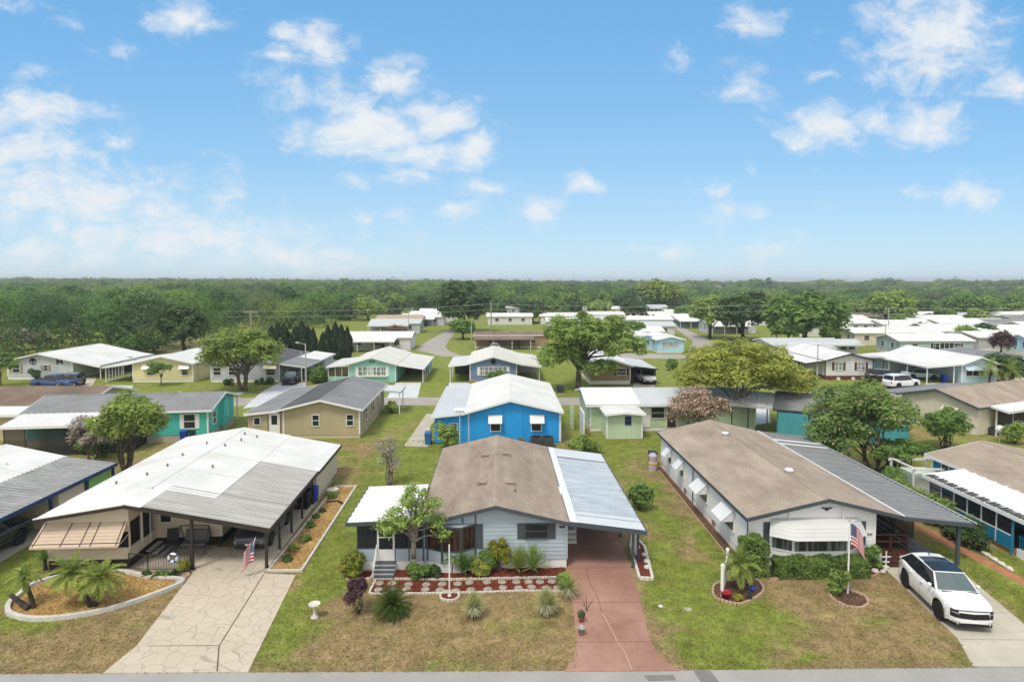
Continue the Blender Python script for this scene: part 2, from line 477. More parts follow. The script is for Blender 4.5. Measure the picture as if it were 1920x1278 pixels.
def lap(mb, p0, p1, z0, tops, m, pitch=.2, lip=.02, flip=False):
    """lapped boards on a wall from plan point p0 to p1 (outside on the right-hand side of p0->p1)"""
    p0, p1 = Vector((*p0, 0)), Vector((*p1, 0)); d = p1 - p0
    nrm = Vector((d.y, -d.x, 0)).normalized()
    if flip: nrm = -nrm

    def ext(z):
        ts = []
        for (a, za), (b, zb) in zip(tops[:-1], tops[1:]):
            if za >= z: ts.append(a)
            if zb >= z: ts.append(b)
            if (za - z) * (zb - z) < 0: ts.append(a + (b - a) * (z - za) / (zb - za))
        return (min(ts), max(ts)) if ts else None
    zt = max(z for _, z in tops); z = z0
    while z < zt - .01:
        zb = min(z + pitch, zt - .002)
        a, b = ext(z), ext(zb)
        if a and b:
            A, B = p0 + d * a[0] + nrm * lip, p0 + d * a[1] + nrm * lip
            C, D = p0 + d * b[1], p0 + d * b[0]
            mb.poly([(A.x, A.y, z), (B.x, B.y, z), (C.x, C.y, zb), (D.x, D.y, zb)], m)
            A2, B2 = p0 + d * a[0], p0 + d * a[1]
            mb.poly([(A2.x, A2.y, z), (B2.x, B2.y, z), (B.x, B.y, z), (A.x, A.y, z)], m)
        z += pitch


def ribbed(mb, x0, z0, x1, z1, y0, y1, m, pitch=.3, h=.045, th=.10, edge=None, rib=.35, m2=None):
    """roof panel whose ribs run along the slope from (x0,z0) to (x1,z1)"""
    edge = edge or m
    ys, zs = [], []
    n = max(1, int(abs(y1 - y0) / pitch)); p = (y1 - y0) / n
    for i in range(n):
        b = y0 + i * p
        for f, dz in ((0, 0), (1 - rib, 0), (1 - rib * .75, h), (1 - rib * .25, h)):
            ys.append(b + f * p); zs.append(dz)
    ys.append(y1); zs.append(0)
    k = mb.mi(m); b = len(mb.v)
    for y, dz in zip(ys, zs):
        mb.v += [(x0, y, z0 + dz), (x1, y, z1 + dz)]
    for i in range(len(ys) - 1):
        q = (b + 2 * i, b + 2 * i + 1, b + 2 * i + 3, b + 2 * i + 2)
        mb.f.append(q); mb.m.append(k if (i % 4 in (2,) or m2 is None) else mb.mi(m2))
    dx = .05 * (1 if x1 > x0 else -1)
    mb.hexa([(x0, y0 + .0, z0 - th), (x1, y0, z1 - th), (x1, y1, z1 - th), (x0, y1, z0 - th),
             (x0, y0, z0 - .004), (x1, y0, z1 - .004), (x1, y1, z1 - .004), (x0, y1, z0 - .004)], edge)


class Home:
    def __init__(s, name, label, loc, rz, W, L, he, hr, wall, roof, trim=None, sk=.5, skm=None, rx=0.0, heL=None, heR=None,
                 oh=.3, ohf=.45, ohb=.35, ribs=None, xL=None, xR=None, pitch=.2, group=None, cat='house', capm=None, body=True):
        s.root = empty(name, label, cat, (loc[0], loc[1], 0), rz, group)
        s.W, s.L, s.he, s.hr, s.rx, s.sk, s.pitch = W, L, he, hr, rx, sk, pitch
        s.wall, s.roofm, s.trim = wall, roof, trim or WHITE
        s.heL, s.heR = heL or he, heR or he
        w = W / 2
        s.sL = (hr - s.heL) / (rx + w); s.sR = (hr - s.heR) / (w - rx)
        s.oh, s.ohf = oh, ohf
        if body:
            b = MB()
            top = lambda x: s.line(x) - .06
            lap(b, (-w, 0), (w, 0), sk, [(0, top(-w)), ((rx + w) / W, top(rx)), (1, top(w))], wall, pitch)
            lap(b, (w, L), (-w, L), sk, [(0, top(w)), ((w - rx) / W, top(rx)), (1, top(-w))], wall, pitch)
            lap(b, (w, 0), (w, L), sk, [(0, top(w)), (1, top(w))], wall, pitch)
            lap(b, (-w, L), (-w, 0), sk, [(0, top(-w)), (1, top(-w))], wall, pitch)
            b.build('wall', s.root)
            for x, y in ((-w, 0), (w, 0), (-w, L), (w, L)) if pitch < .5 else ():
                b = MB()
                sx, sy = (1 if x > 0 else -1), (1 if y > 0 else -1)
                b.box(min(x - sx * .09, x + sx * .03), min(y - sy * .09, y + sy * .03), sk, max(x - sx * .09, x + sx * .03), max(y - sy * .09, y + sy * .03), top(x), s.trim if s.trim is not GREYTRIM else wall)
                b.build('corner_trim', s.root)
            b = MB(); b.box(-w + .02, .02, 0, w - .02, L - .02, sk + .02, skm or WHITE); b.build('skirting', s.root)
        x0, x1 = (-w - oh if xL is None else xL), (w + oh if xR is None else xR)
        b = MB(); y0, y1 = -ohf, L + ohb
        zL, zR = s.line(x0), s.line(x1)
        if ribs:
            ribbed(b, rx, hr, x0, zL, y0, y1, roof, ribs); ribbed(b, rx, hr, x1, zR, y0, y1, roof, ribs)
        else:
            b.poly([(x0, y0, zL), (rx, y0, hr), (rx, y1, hr), (x0, y1, zL)], roof)
            b.poly([(rx, y0, hr), (x1, y0, zR), (x1, y1, zR), (rx, y1, hr)], roof)
            b.poly([(x0, y0, zL - .1), (rx, y0, hr - .1), (rx, y1, hr - .1), (x0, y1, zL - .1)], s.trim)
            b.poly([(rx, y0, hr - .1), (x1, y0, zR - .1), (x1, y1, zR - .1), (rx, y1, hr - .1)], s.trim)
        if roof is WROOF and pitch < .5:
            k = max(2, int((y1 - y0) / 3.1)); sm = mat('roof_seam', (.52, .51, .48), .6, .1, 2)
            for i in range(1, k):
                y = y0 + (y1 - y0) * i / k
                for xa, za in ((x0, zL), (x1, zR)): b.hexa([(xa, y - .03, za + .001), (rx, y - .03, hr + .001), (rx, y + .03, hr + .001), (xa, y + .03, za + .001), (xa, y - .02, za + .014), (rx, y - .02, hr + .014), (rx, y + .02, hr + .014), (xa, y + .02, za + .014)], sm)
        s.roof = b.build('roof', s.root)
        b = MB(); e = .03; f = .17
        for yy, d in ((y0, -e), (y1, e)):
            ya, yb = min(yy, yy + d), max(yy, yy + d)
            b.hexa([(x0, ya, zL - f), (rx, ya, hr - f), (rx, yb, hr - f), (x0, yb, zL - f), (x0, ya, zL + .012), (rx, ya, hr + .012), (rx, yb, hr + .012), (x0, yb, zL + .012)], s.trim)
            b.hexa([(rx, ya, hr - f), (x1, ya, zR - f), (x1, yb, zR - f), (rx, yb, hr - f), (rx, ya, hr + .012), (x1, ya, zR + .012), (x1, yb, zR + .012), (rx, yb, hr + .012)], s.trim)
        b.box(x0 - e, y0, zL - f, x0 - .002, y1, zL + .012, s.trim); b.box(x1 + .002, y0, zR - f, x1 + e, y1, zR + .012, s.trim)
        b.build('fascia', s.roof)
        s.x0, s.x1, s.y0, s.y1 = x0, x1, y0, y1
        b = MB()
        b.hexa([(rx - .16, y0, s.line(rx - .16) + .003), (rx, y0, hr + .003), (rx, y1, hr + .003), (rx - .16, y1, s.line(rx - .16) + .003),
                (rx - .16, y0, s.line(rx - .16) + .02), (rx, y0, hr + .03), (rx, y1, hr + .03), (rx - .16, y1, s.line(rx - .16) + .02)], capm or roof)
        b.hexa([(rx, y0, hr + .003), (rx + .16, y0, s.line(rx + .16) + .003), (rx + .16, y1, s.line(rx + .16) + .003), (rx, y1, hr + .003),
                (rx, y0, hr + .03), (rx + .16, y0, s.line(rx + .16) + .02), (rx + .16, y1, s.line(rx + .16) + .02), (rx, y1, hr + .03)], capm or roof)
        b.build('ridge_cap', s.roof)

    def line(s, x):
        return s.hr - (s.rx - x) * s.sL if x <= s.rx else s.hr - (x - s.rx) * s.sR

    def wb(s, mb, side, u0, u1, n0, n1, z0, z1, m):
        w = s.W / 2
        if side == 'F': mb.box(u0, -n1, z0, u1, -n0, z1, m)
        elif side == 'B': mb.box(u0, s.L + n0, z0, u1, s.L + n1, z1, m)
        elif side == 'R': mb.box(w + n0, u0, z0, w + n1, u1, z1, m)
        elif side == 'L': mb.box(-w - n1, u0, z0, -w - n0, u1, z1, m)

    def window(s, side, uc, z0, z1, w, fm=None, gm=None, shut=None, shw=.3, awn=None, mull=1, rail=True, name='window', n0=0.0):
        fm = fm or WHITE; gm = gm or GLASS
        b = MB(); t = .06
        u0, u1 = uc - w / 2, uc + w / 2
        s.wb(b, side, u0 - t, u0, n0, n0 + .07, z0 - t, z1 + t, fm); s.wb(b, side, u1, u1 + t, n0, n0 + .07, z0 - t, z1 + t, fm)
        s.wb(b, side, u0, u1, n0, n0 + .07, z1, z1 + t, fm); s.wb(b, side, u0, u1, n0, n0 + .09, z0 - t, z0, fm)
        for i in range(1, mull):
            u = u0 + (u1 - u0) * i / mull; s.wb(b, side, u - .03, u + .03, n0, n0 + .065, z0, z1, fm)
        if rail: zc = (z0 + z1) / 2; s.wb(b, side, u0, u1, n0, n0 + .06, zc - .025, zc + .025, fm)
        f = b.build(name, s.root)
        b = MB(); s.wb(b, side, u0, u1, n0, n0 + .035, z0, z1, gm); b.build('pane', f)
        if shut:
            for a, c in ((u0 - t - shw - .01, u0 - t - .01), (u1 + t + .01, u1 + t + shw + .01)):
                b = MB(); s.wb(b, side, a, c, n0, n0 + .05, z0 - .05, z1 + .05, shut)
                s.wb(b, side, a + .05, c - .05, n0 + .05, n0 + .06, z0, (z0 + z1) / 2 - .03, shut); s.wb(b, side, a + .05, c - .05, n0 + .05, n0 + .06, (z0 + z1) / 2 + .03, z1, shut)
                b.build('shutter', s.root)
        if awn:
            s.awning(side, u0 - .12, u1 + .12, z1 + .12, awn)
        return f

    def awning(s, side, u0, u1, zt, m, out=.6, drop=.55, ribs=True, n0=0.0):
        """sheet metal awning: sloped panel with side flaps"""
        b = MB(); w = s.W / 2

        def P(u, n, z):
            return {'F': (u, -n, z), 'B': (u, s.L + n, z), 'R': (w + n, u, z), 'L': (-w - n, u, z)}[side]
        a, c = n0 + .03, n0 + out
        b.hexa([P(u0, a, zt - .03), P(u1, a, zt - .03), P(u1, c, zt - drop - .03), P(u0, c, zt - drop - .03), P(u0, a, zt), P(u1, a, zt), P(u1, c, zt - drop), P(u0, c, zt - drop)], m)
        if ribs:
            k = max(2, int((u1 - u0) / .25))
            for i in range(k + 1):
                u = u0 + (u1 - u0) * i / k
                b.hexa([P(u - .02, a, zt + .002), P(u + .02, a, zt + .002), P(u + .02, c, zt - drop + .002), P(u - .02, c, zt - drop + .002), P(u - .02, a, zt + .02), P(u + .02, a, zt + .02), P(u + .02, c, zt - drop + .02), P(u - .02, c, zt - drop + .02)], m)
        for u in (u0, u1):
            b.poly([P(u, a, zt - .02), P(u, c, zt - drop - .02), P(u, a + .1, zt - drop - .02)], m)
            b.poly([P(u + .004, a, zt - .02), P(u + .004, a + .1, zt - drop - .02), P(u + .004, c, zt - drop - .02)], m)
        return b.build('awning', s.root)

    def door(s, side, uc, z0=None, w=.85, h=1.95, m=None, gm=None):
        z0 = s.sk if z0 is None else z0
        m = m or WHITE
        b = MB(); u0, u1 = uc - w / 2, uc + w / 2
        s.wb(b, side, u0 - .07, u0, 0, .07, z0, z0 + h + .07, WHITE); s.wb(b, side, u1, u1 + .07, 0, .07, z0, z0 + h + .07, WHITE); s.wb(b, side, u0, u1, 0, .07, z0 + h, z0 + h + .07, WHITE)
        s.wb(b, side, u0, u1, 0, .04, z0, z0 + h, m)
        d = b.build('door', s.root)
        b = MB(); s.wb(b, side, u0 + .15, u1 - .15, .04, .05, z0 + h * .5, z0 + h * .92, gm or GLASS); b.build('pane', d)
        b = MB(); s.wb(b, side, u1 - .1, u1 - .05, .04, .1, z0 + .95, z0 + 1.0, GREYTRIM); b.build('handle', d)
        return d

    def carport(s, x0, z0, x1, z1, y0, y1, m, posts=(), ribs=.3, pm=None, edge=None, th=.1, pr=.05, name='carport_roof', trimcap=None, m2=None):
        b = MB()
        if ribs: ribbed(b, x0, z0, x1, z1, y0, y1, m, ribs, edge=edge, th=th, m2=m2)
        else:
            b.hexa([(x0, y0, z0 - th), (x1, y0, z1 - th), (x1, y1, z1 - th), (x0, y1, z0 - th), (x0, y0, z0), (x1, y0, z1), (x1, y1, z1), (x0, y1, z0)], m)
        r = b.build(name, s.root)
        b = MB(); e = edge or m
        lo, hi = (x1, x1 + .04) if x1 > x0 else (x1 - .04, x1)
        b.box(lo, y0 - .03, z1 - th - .06, hi, y1 + .03, z1 + .05, e)
        for ya, yb in ((y0 - .04, y0 - .003), (y1 + .003, y1 + .04)):
            b.hexa([(x0, ya, z0 - th - .06), (x1, ya, z1 - th - .06), (x1, yb, z1 - th - .06), (x0, yb, z0 - th - .06), (x0, ya, z0 + .03), (x1, ya, z1 + .03), (x1, yb, z1 + .03), (x0, yb, z0 + .03)], e)
        b.build('gutter', r)
        for px, py in posts:
            zt = z0 + (z1 - z0) * (px - x0) / (x1 - x0) - th
            b = MB(); b.box(px - pr, py - pr, 0, px + pr, py + pr, zt, pm or WHITE); b.box(px - pr * 1.5, py - pr * 1.5, 0, px + pr * 1.5, py + pr * 1.5, .05, pm or WHITE); b.build('post', s.root)
        return r

    def vents(s, spots, m=None):
        for x, y in spots:
            z = s.line(x)
            b = MB(); b.cyl((x, y, z - .03), (x, y, z + .13), .05, m or WMETAL, n=10); b.cyl((x, y, z + .13), (x, y, z + .17), .085, m or WMETAL, .04, n=10)
            b.build('roof_vent', s.root)

    def screens(s, x0, x1, y, z0, z1, n, fm, knee=.0, km=None, thick=.05, depth_axis='x', parent=None):
        """row of insect-screen bays; along x at y, or along y at x if depth_axis='y' (x0,x1 then are y values, y is x)"""
        b = MB(); sc = MB()
        def bx(mb, a, c, p, q, za, zb, m):
            if depth_axis == 'x': mb.box(a, p, za, c, q, zb, m)
            else: mb.box(p, a, za, q, c, zb, m)
        for i in range(n + 1):
            u = x0 + (x1 - x0) * i / n; bx(b, u - .03, u + .03, y - thick / 2, y + thick / 2, z0, z1, fm)
        bx(b, x0, x1, y - thick / 2.2, y + thick / 2.2, z1 - .07, z1 - .002, fm); bx(b, x0, x1, y - thick / 2.2, y + thick / 2.2, z0 + knee, z0 + knee + .06, fm)
        if knee: bx(b, x0, x1, y - thick / 2.6, y + thick / 2.6, z0, z0 + knee - .002, km or s.wall)
        f = b.build('screen_frame', parent or s.root)
        bx(sc, x0 + .03, x1 - .03, y - .006, y + .006, z0 + knee + .05, z1 - .06, SCREEN); sc.build('insect_screen', f if (parent is None) else parent)
        return f

    def box(s, name, x0, y0, z0, x1, y1, z1, m, parent=None):
        b = MB(); b.box(x0, y0, z0, x1, y1, z1, m); return b.build(name, parent or s.root)

    def annex(s, name, x0, y0, x1, y1, z0, zA, zB, m, slope='x', pitch=None):
        """lapped-board room; top height goes from zA to zB along x (or y)"""
        b = MB(); p = pitch or s.pitch
        if slope == 'x':
            lap(b, (x0, y0), (x1, y0), z0, [(0, zA), (1, zB)], m, p); lap(b, (x1, y1), (x0, y1), z0, [(0, zB), (1, zA)], m, p)
            lap(b, (x1, y0), (x1, y1), z0, [(0, zB), (1, zB)], m, p); lap(b, (x0, y1), (x0, y0), z0, [(0, zA), (1, zA)], m, p)
        else:
            lap(b, (x0, y0), (x1, y0), z0, [(0, zA), (1, zA)], m, p); lap(b, (x1, y1), (x0, y1), z0, [(0, zB), (1, zB)], m, p)
            lap(b, (x1, y0), (x1, y1), z0, [(0, zA), (1, zB)], m, p); lap(b, (x0, y1), (x0, y0), z0, [(0, zB), (1, zA)], m, p)
        return b.build(name, s.root)
# ------------------------------------------------------------------ plants
BARK = mat('grey_bark', (.16, .13, .10), .9, .25, 5, bump=.6, bscale=12)
BARK2 = mat('pale_bark', (.30, .26, .21), .9, .2, 5, bump=.5, bscale=12)
BARKD = mat('dark_bark', (.07, .055, .045), .9, .25, 5, bump=.6, bscale=12)
LEAF = {
    'olive': leafmat('olive_leaves', (0.102, 0.161, 0.039), (0.421, 0.518, 0.126)),
    'bright': leafmat('bright_leaves', (0.113, 0.189, 0.048), (0.452, 0.588, 0.154)),
    'mid': leafmat('green_leaves', (0.066, 0.133, 0.036), (0.279, 0.434, 0.105)),
    'dark': leafmat('dark_leaves', (0.040, 0.084, 0.031), (0.153, 0.245, 0.077)),
    'yellow': leafmat('yellow_green_leaves', (0.156, 0.210, 0.042), (0.599, 0.620, 0.140)),
    'deep': leafmat('cypress_leaves', (.014, .036, .016), (.045, .085, .032)),
    'pinkblossom': leafmat('blossom_leaves', (0.133, 0.126, 0.063), (0.399, 0.350, 0.182), tip=(.74, .52, .43, .50)),
    'myrtle': leafmat('myrtle_leaves', (0.080, 0.154, 0.042), (0.346, 0.476, 0.126), tip=(.50, .42, .26, .05)),
    'purple': leafmat('purple_leaves', (0.056, 0.034, 0.038), (0.160, 0.085, 0.085)),
    'russet': leafmat('russet_leaves', (0.113, 0.075, 0.047), (0.377, 0.226, 0.151)),
    'grey': leafmat('grey_twigs', (.20, .17, .14), (.40, .35, .29), trans=.1),
    'palm': leafmat('palm_fronds', (.10, .17, .03), (.44, .52, .13)),
    'sago': leafmat('sago_fronds', (.034, .085, .018), (.13, .22, .038), tip=(.30, .14, .03, .06)),
    'yucca': leafmat('yucca_blades', (.30, .34, .11), (.58, .58, .30)),
    'dry': leafmat('dry_blades', (0.339, 0.282, 0.170), (0.600, 0.600, 0.452), trans=.1),
    'hedge': leafmat('hedge_leaves', (0.066, 0.133, 0.035), (0.279, 0.392, 0.098)),
    'croton': leafmat('croton_leaves', (0.094, 0.160, 0.029), (0.415, 0.415, 0.056), tip=(.35, .10, .03, .07)),
    'white': leafmat('white_blossom', (0.189, 0.226, 0.094), (0.566, 0.566, 0.377), tip=(.7, .66, .6, .55)),
}


def clumps(env, k, cr, seed, low=-.35):
    """k clump centres spread over an ellipsoid envelope (cx,cy,cz,rx,ry,rz)"""
    r = np.random.default_rng(seed); out = []
    cx, cy, cz, rx, ry, rz = env
    tries = 0
    while len(out) < k and tries < 4000:
        tries += 1
        d = r.normal(0, 1, 3); d /= np.linalg.norm(d)
        if d[2] < low: continue
        q = r.uniform(.45, .92) if r.random() < .85 else r.uniform(.1, .5)
        p = np.array([cx + d[0] * rx * q, cy + d[1] * ry * q, cz + d[2] * rz * q])
        rad = cr * r.uniform(.7, 1.3)
        if any(np.linalg.norm(p - o[:3]) < .55 * (rad + o[3]) * .75 for o in out) and tries < 2500: continue
        out.append(np.array([*p, rad]))
    return np.array(out)


def crown_points(cl, n, seed, flat=.8, shell=.55, droop=0.0):
    r = np.random.default_rng(seed + 3)
    w = cl[:, 3] ** 2; w /= w.sum()
    idx = r.choice(len(cl), n, p=w)
    d = r.normal(0, 1, (n, 3)); d /= np.linalg.norm(d, axis=1, keepdims=True)
    d[:, 2] = np.where((d[:, 2] < -.15) & (r.random(n) < .6), -d[:, 2], d[:, 2])
    # lobed clump surface so edges are ragged
    ph = cl[idx, 0] * 3.1
    lob = 1 + .22 * np.sin(d[:, 0] * 5 + ph) * np.cos(d[:, 1] * 6 - ph) + .15 * np.sin(d[:, 2] * 9 + ph)
    q = r.uniform(shell, 1.0, n) ** .6 * lob * r.choice([1, 1, 1, 1.18], n)
    P = cl[idx, :3] + d * (cl[idx, 3] * q)[:, None] * np.array([1, 1, flat])
    Nn = d + np.array([0, 0, .75])
    if droop: P[:, 2] -= droop * r.random(n) ** 2
    return P, Nn


def limb(mb, a, b, r0, r1, m, seed, sag=.12, n=5, sides=7):
    r = np.random.default_rng(seed); a, b = np.array(a, float), np.array(b, float)
    pts, rs = [], []
    L = np.linalg.norm(b - a)
    for i in range(n + 1):
        t = i / n
        p = a + (b - a) * t; p[:2] += (b - a)[:2] * (-.18 * math.sin(math.pi * t)); p[2] += sag * L * math.sin(math.pi * t) * .5
        if 0 < i < n: p += r.normal(0, .025 * L, 3)
        pts.append(tuple(p)); rs.append(r0 + (r1 - r0) * t ** .8)
    mb.tube(pts, rs, m, sides)
    return pts


def tree(name, label, x, y, crown, k, cr, n, ls, leaf, bark=None, fork=1.2, tr=.2, stems=1, spread=.3, seed=1, cat='tree', group=None, low=-.35, flat=.8, droop=0.0, shell=.55, extra=None, lean=0.0, limbs=7, asp=1.25, core=False, scale_leaf_var=.5):
    """crown: list of envelopes relative to the foot; real trunk, limbs reaching the clumps, leaf-sized faces"""
    root = empty(name, label, cat, (x, y, 0), 0, group)
    bark = bark or BARK
    cl = []
    tot = sum(e[3] * e[5] for e in crown)
    for i, e in enumerate(crown):
        cl.append(clumps(e, max(2, int(k * e[3] * e[5] / tot)), cr, seed * 17 + i, low))
    cl = np.concatenate(cl)
    P, Nn = crown_points(cl, n, seed, flat, shell, droop)
    P[:, 2] = np.maximum(P[:, 2], .05)
    r = np.random.default_rng(seed)
    S = ls * r.uniform(1 - scale_leaf_var, 1 + scale_leaf_var, n)
    quads('crown', P, Nn, S, LEAF[leaf] if isinstance(leaf, str) else leaf, root, asp=asp, seed=seed)
    mb = MB()
    order = np.argsort(-cl[:, 3]); sel = r.permutation(len(cl))[:limbs * max(1, stems)]
    for si in range(stems):
        a = 2 * math.pi * si / max(stems, 1) + seed
        off = (0 if stems == 1 else tr * 1.3)
        b0 = (math.cos(a) * off, math.sin(a) * off, -.05)
        f = (math.cos(a) * spread * (stems > 1) + lean, math.sin(a) * spread * (stems > 1), fork)
        mid = ((b0[0] + f[0]) / 2 + r.normal(0, .04), (b0[1] + f[1]) / 2 + r.normal(0, .04), fork * .5)
        mb.tube([b0, (b0[0] * .9, b0[1] * .9, .15), mid, f], [tr * 1.5, tr * 1.08, tr * .95, tr * .85], bark, 9)
        mine = [j for q, j in enumerate(sel) if q % stems == si]
        for j in mine:
            c = cl[j]
            t = (c[0], c[1], c[2])
            pts = limb(mb, f, t, tr * .55, tr * .12, bark, seed * 31 + int(j))
            for q in range(2):
                e = np.array(t) + r.normal(0, c[3] * .6, 3)
                limb(mb, pts[3], tuple(e), tr * .2, tr * .05, bark, seed * 57 + int(j) + q, n=3, sides=5)
    mb.build('trunk', root, smooth=True)
    return root


def bush(name, label, x, y, rx, ry, h, n, ls, leaf, seed=1, cat='shrub', k=None, group=None, boxy=False, z0=0.0, asp=1.25, stems=True):
    """shrub: leaf faces over several clumps, short stems inside"""
    root = empty(name, label, cat, (x, y, z0), 0, group)
    r = np.random.default_rng(seed)
    if boxy:
        nn = n
        f = r.integers(0, 5, nn); P = np.zeros((nn, 3)); Nn = np.zeros((nn, 3))
        a, b = r.uniform(-1, 1, nn), r.uniform(-1, 1, nn)
        for i in range(nn):
            q = f[i]
            if q in (0, 4): P[i] = (a[i] * rx, b[i] * ry, h); Nn[i] = (0, 0, 1)
            elif q == 1: P[i] = (a[i] * rx, -ry, h * (b[i] + 1) / 2); Nn[i] = (0, -1, .2)
            elif q == 2: P[i] = (a[i] * rx, ry, h * (b[i] + 1) / 2); Nn[i] = (0, 1, .2)
            else: P[i] = (rx * (1 if a[i] > 0 else -1), b[i] * ry, h * r.random()); Nn[i] = (1 if a[i] > 0 else -1, 0, .2)
        wob = .07 * np.sin(P[:, 0] * 5) * np.cos(P[:, 1] * 4 + P[:, 2] * 6)
        P += Nn * (wob + r.normal(0, .035, nn) - r.random(nn) * .07)[:, None]
        # soften the corners
        cxy = np.clip((np.abs(P[:, 0]) - rx + .2) / .2, 0, 1) * np.clip((P[:, 2] - h + .2) / .2, 0, 1)
        P[:, 2] -= cxy * .1
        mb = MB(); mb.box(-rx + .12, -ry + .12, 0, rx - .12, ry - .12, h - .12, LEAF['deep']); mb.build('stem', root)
    else:
        k = k or 9
        cl = clumps((0, 0, h * .45, rx * .75, ry * .75, h * .5), k, min(rx, ry, h) * .42, seed, low=-.6)
        P, Nn = crown_points(cl, n, seed, 1.0, .4)
        mb = MB()
        for c in cl[:8]:
            mb.tube([(c[0] * .12, c[1] * .12, -.02), (c[0] * .5, c[1] * .5, c[2] * .55), (c[0], c[1], c[2])], [.035, .025, .012], BARK, 5)
        mb.build('stem', root)
    P[:, 2] = np.abs(P[:, 2]) + .01
    quads('foliage', P, Nn, ls * r.uniform(.6, 1.4, len(P)), LEAF[leaf] if isinstance(leaf, str) else leaf, root, asp=asp, seed=seed)
    return root


def frond_points(mb, base, az, el, L, droop, m, leaflet=.35, nl=16, w=.03, vee=.5, seed=0, taper=True, width=1.0):
    """feather palm frond: rachis with paired leaflets, written into mb as thin blades"""
    r = np.random.default_rng(seed)
    P = []
    p = np.array(base, float); d = np.array([math.cos(az) * math.cos(el), math.sin(az) * math.cos(el), math.sin(el)])
    st = L / nl
    for i in range(nl + 1):
        P.append(p.copy()); p = p + d * st; d = d + np.array([0, 0, -droop / nl]) ; d /= np.linalg.norm(d)
    side = np.array([-math.sin(az), math.cos(az), 0])
    for i in range(nl):
        a, b = P[i], P[i + 1]
        wv = side * .012
        mb.poly([a - wv, b - wv, b + wv, a + wv], m)
        t = i / nl
        if t < .12: continue
        ll = leaflet * math.sin(math.pi * min(1, .15 + t * .85)) ** .6 * (1.0 if t < .9 else .7)
        fw = (b - a) / (np.linalg.norm(b - a) + 1e-9); up = np.cross(side, fw); up = up if up[2] > 0 else -up
        for sg in (-1, 1):
            for q in (0, .5):
                s0 = a + (b - a) * q
                tip = s0 + (side * sg * .8 * width + fw * .6 + up * vee * .5) * ll + np.array([0, 0, -.18 * ll]) + r.normal(0, .02, 3)
                mid = s0 * .5 + tip * .5 + up * .03 + fw * w * .8
                mid2 = s0 * .5 + tip * .5 + up * .03 - fw * w * .8
                mb.poly([s0, mid, tip, mid2], m)


def palm(name, label, x, y, trunks, leaf='palm', nf=22, L=1.3, leaflet=.35, seed=1, tm=None, cat='palm tree', group=None):
    """trunks: list of (foot dx,dy, head dx,dy,z, radius)"""
    root = empty(name, label, cat, (x, y, 0), 0, group)
    tb = MB(); fb = MB(); r = np.random.default_rng(seed); tm = tm or BARKD
    for (ax, ay, hx, hy, hz, rad) in trunks:
        pts = []; rs = []
        for i in range(13):
            t = i / 12; pts.append((ax + (hx - ax) * t ** 1.4, ay + (hy - ay) * t ** 1.4, -.03 + (hz + .03) * t)); rs.append(rad * (1.25 - .25 * min(1, t * 3) + .12 * (i % 2)))
        tb.tube(pts, rs, tm, 9)
        for i in range(nf):
            az = i * 2.39996 + seed; e = R(75) - (i / nf) * R(95)
            frond_points(fb, (hx, hy, hz), az, e + r.normal(0, .08), L * r.uniform(.85, 1.1), 1.25 + .5 * (i / nf), LEAF[leaf], leaflet, seed=seed * 100 + i)
    tb.build('trunk', root); fb.build('crown', root)
    return root


def rosette(name, label, x, y, n, L, w, leaf, seed=1, e0=80, e1=-10, z0=.1, cat='plant', dry=0, group=None, droop=.5):
    """sword-leaved rosette (yucca, agave)"""
    root = empty(name, label, cat, (x, y, 0), 0, group)
    r = np.random.default_rng(seed)
    for nm, cnt, ea, eb, lf, ll in (('blades', n, e0, e1, leaf, L), ('dry_skirt', dry, -5, -60, 'dry', L * .75)):
        if not cnt: continue
        mb = MB()
        for i in range(cnt):
            az = i * 2.39996 + r.normal(0, .1); e = R(ea + (eb - ea) * (i / cnt)) + r.normal(0, .08)
            d = np.array([math.cos(az) * math.cos(e), math.sin(az) * math.cos(e), math.sin(e)]); s = np.array([-math.sin(az), math.cos(az), 0]) * w
            l = ll * r.uniform(.85, 1.1); p = np.array([0, 0, z0 + (.35 if nm == 'dry_skirt' else .12 * (1 - i / cnt) + .2)]); pts = [p]
            for q in range(3):
                p = p + d * l / 3; d = d + np.array([0, 0, -droop * .35]); d /= np.linalg.norm(d); pts.append(p)
            pts = [np.array([a[0], a[1], max(a[2], .02)]) for a in pts]
            ws = [.55, 1, .7, .05]
            for q in range(3):
                mb.poly([pts[q] - s * ws[q], pts[q + 1] - s * ws[q + 1], pts[q + 1] + s * ws[q + 1], pts[q] + s * ws[q]], LEAF[lf])
        mb.build(nm, root)
    mb = MB(); mb.cyl((0, 0, -.03), (0, 0, z0 + .3), .09, BARKD, .06, 8); mb.build('stem', root)
    return root
# ------------------------------------------------------------------ vehicles
TYRE = mat('tyre_rubber', (.018, .018, .018), .85, .1)
RIM = mat('dark_alloy', (.05, .05, .055), .35, .1, metal=.6)
RIMS = mat('silver_alloy', (.5, .5, .5), .35, .1, metal=.8)
BLACKP = mat('black_plastic', (.014, .014, .015), .5, .1)
CARGLASS = glass('car_glass', (.012, .015, .017))
WSGLASS = glass('windscreen_glass', (.09, .13, .13))
LAMP = mat('clear_lamp', (.35, .37, .40), .1, .1, metal=.4)
TAIL = mat('red_lamp', (.35, .01, .01), .2, .1)


def paint(name, c):
    return mat(name, c, .22, .01, spec=.5, coat=.6)


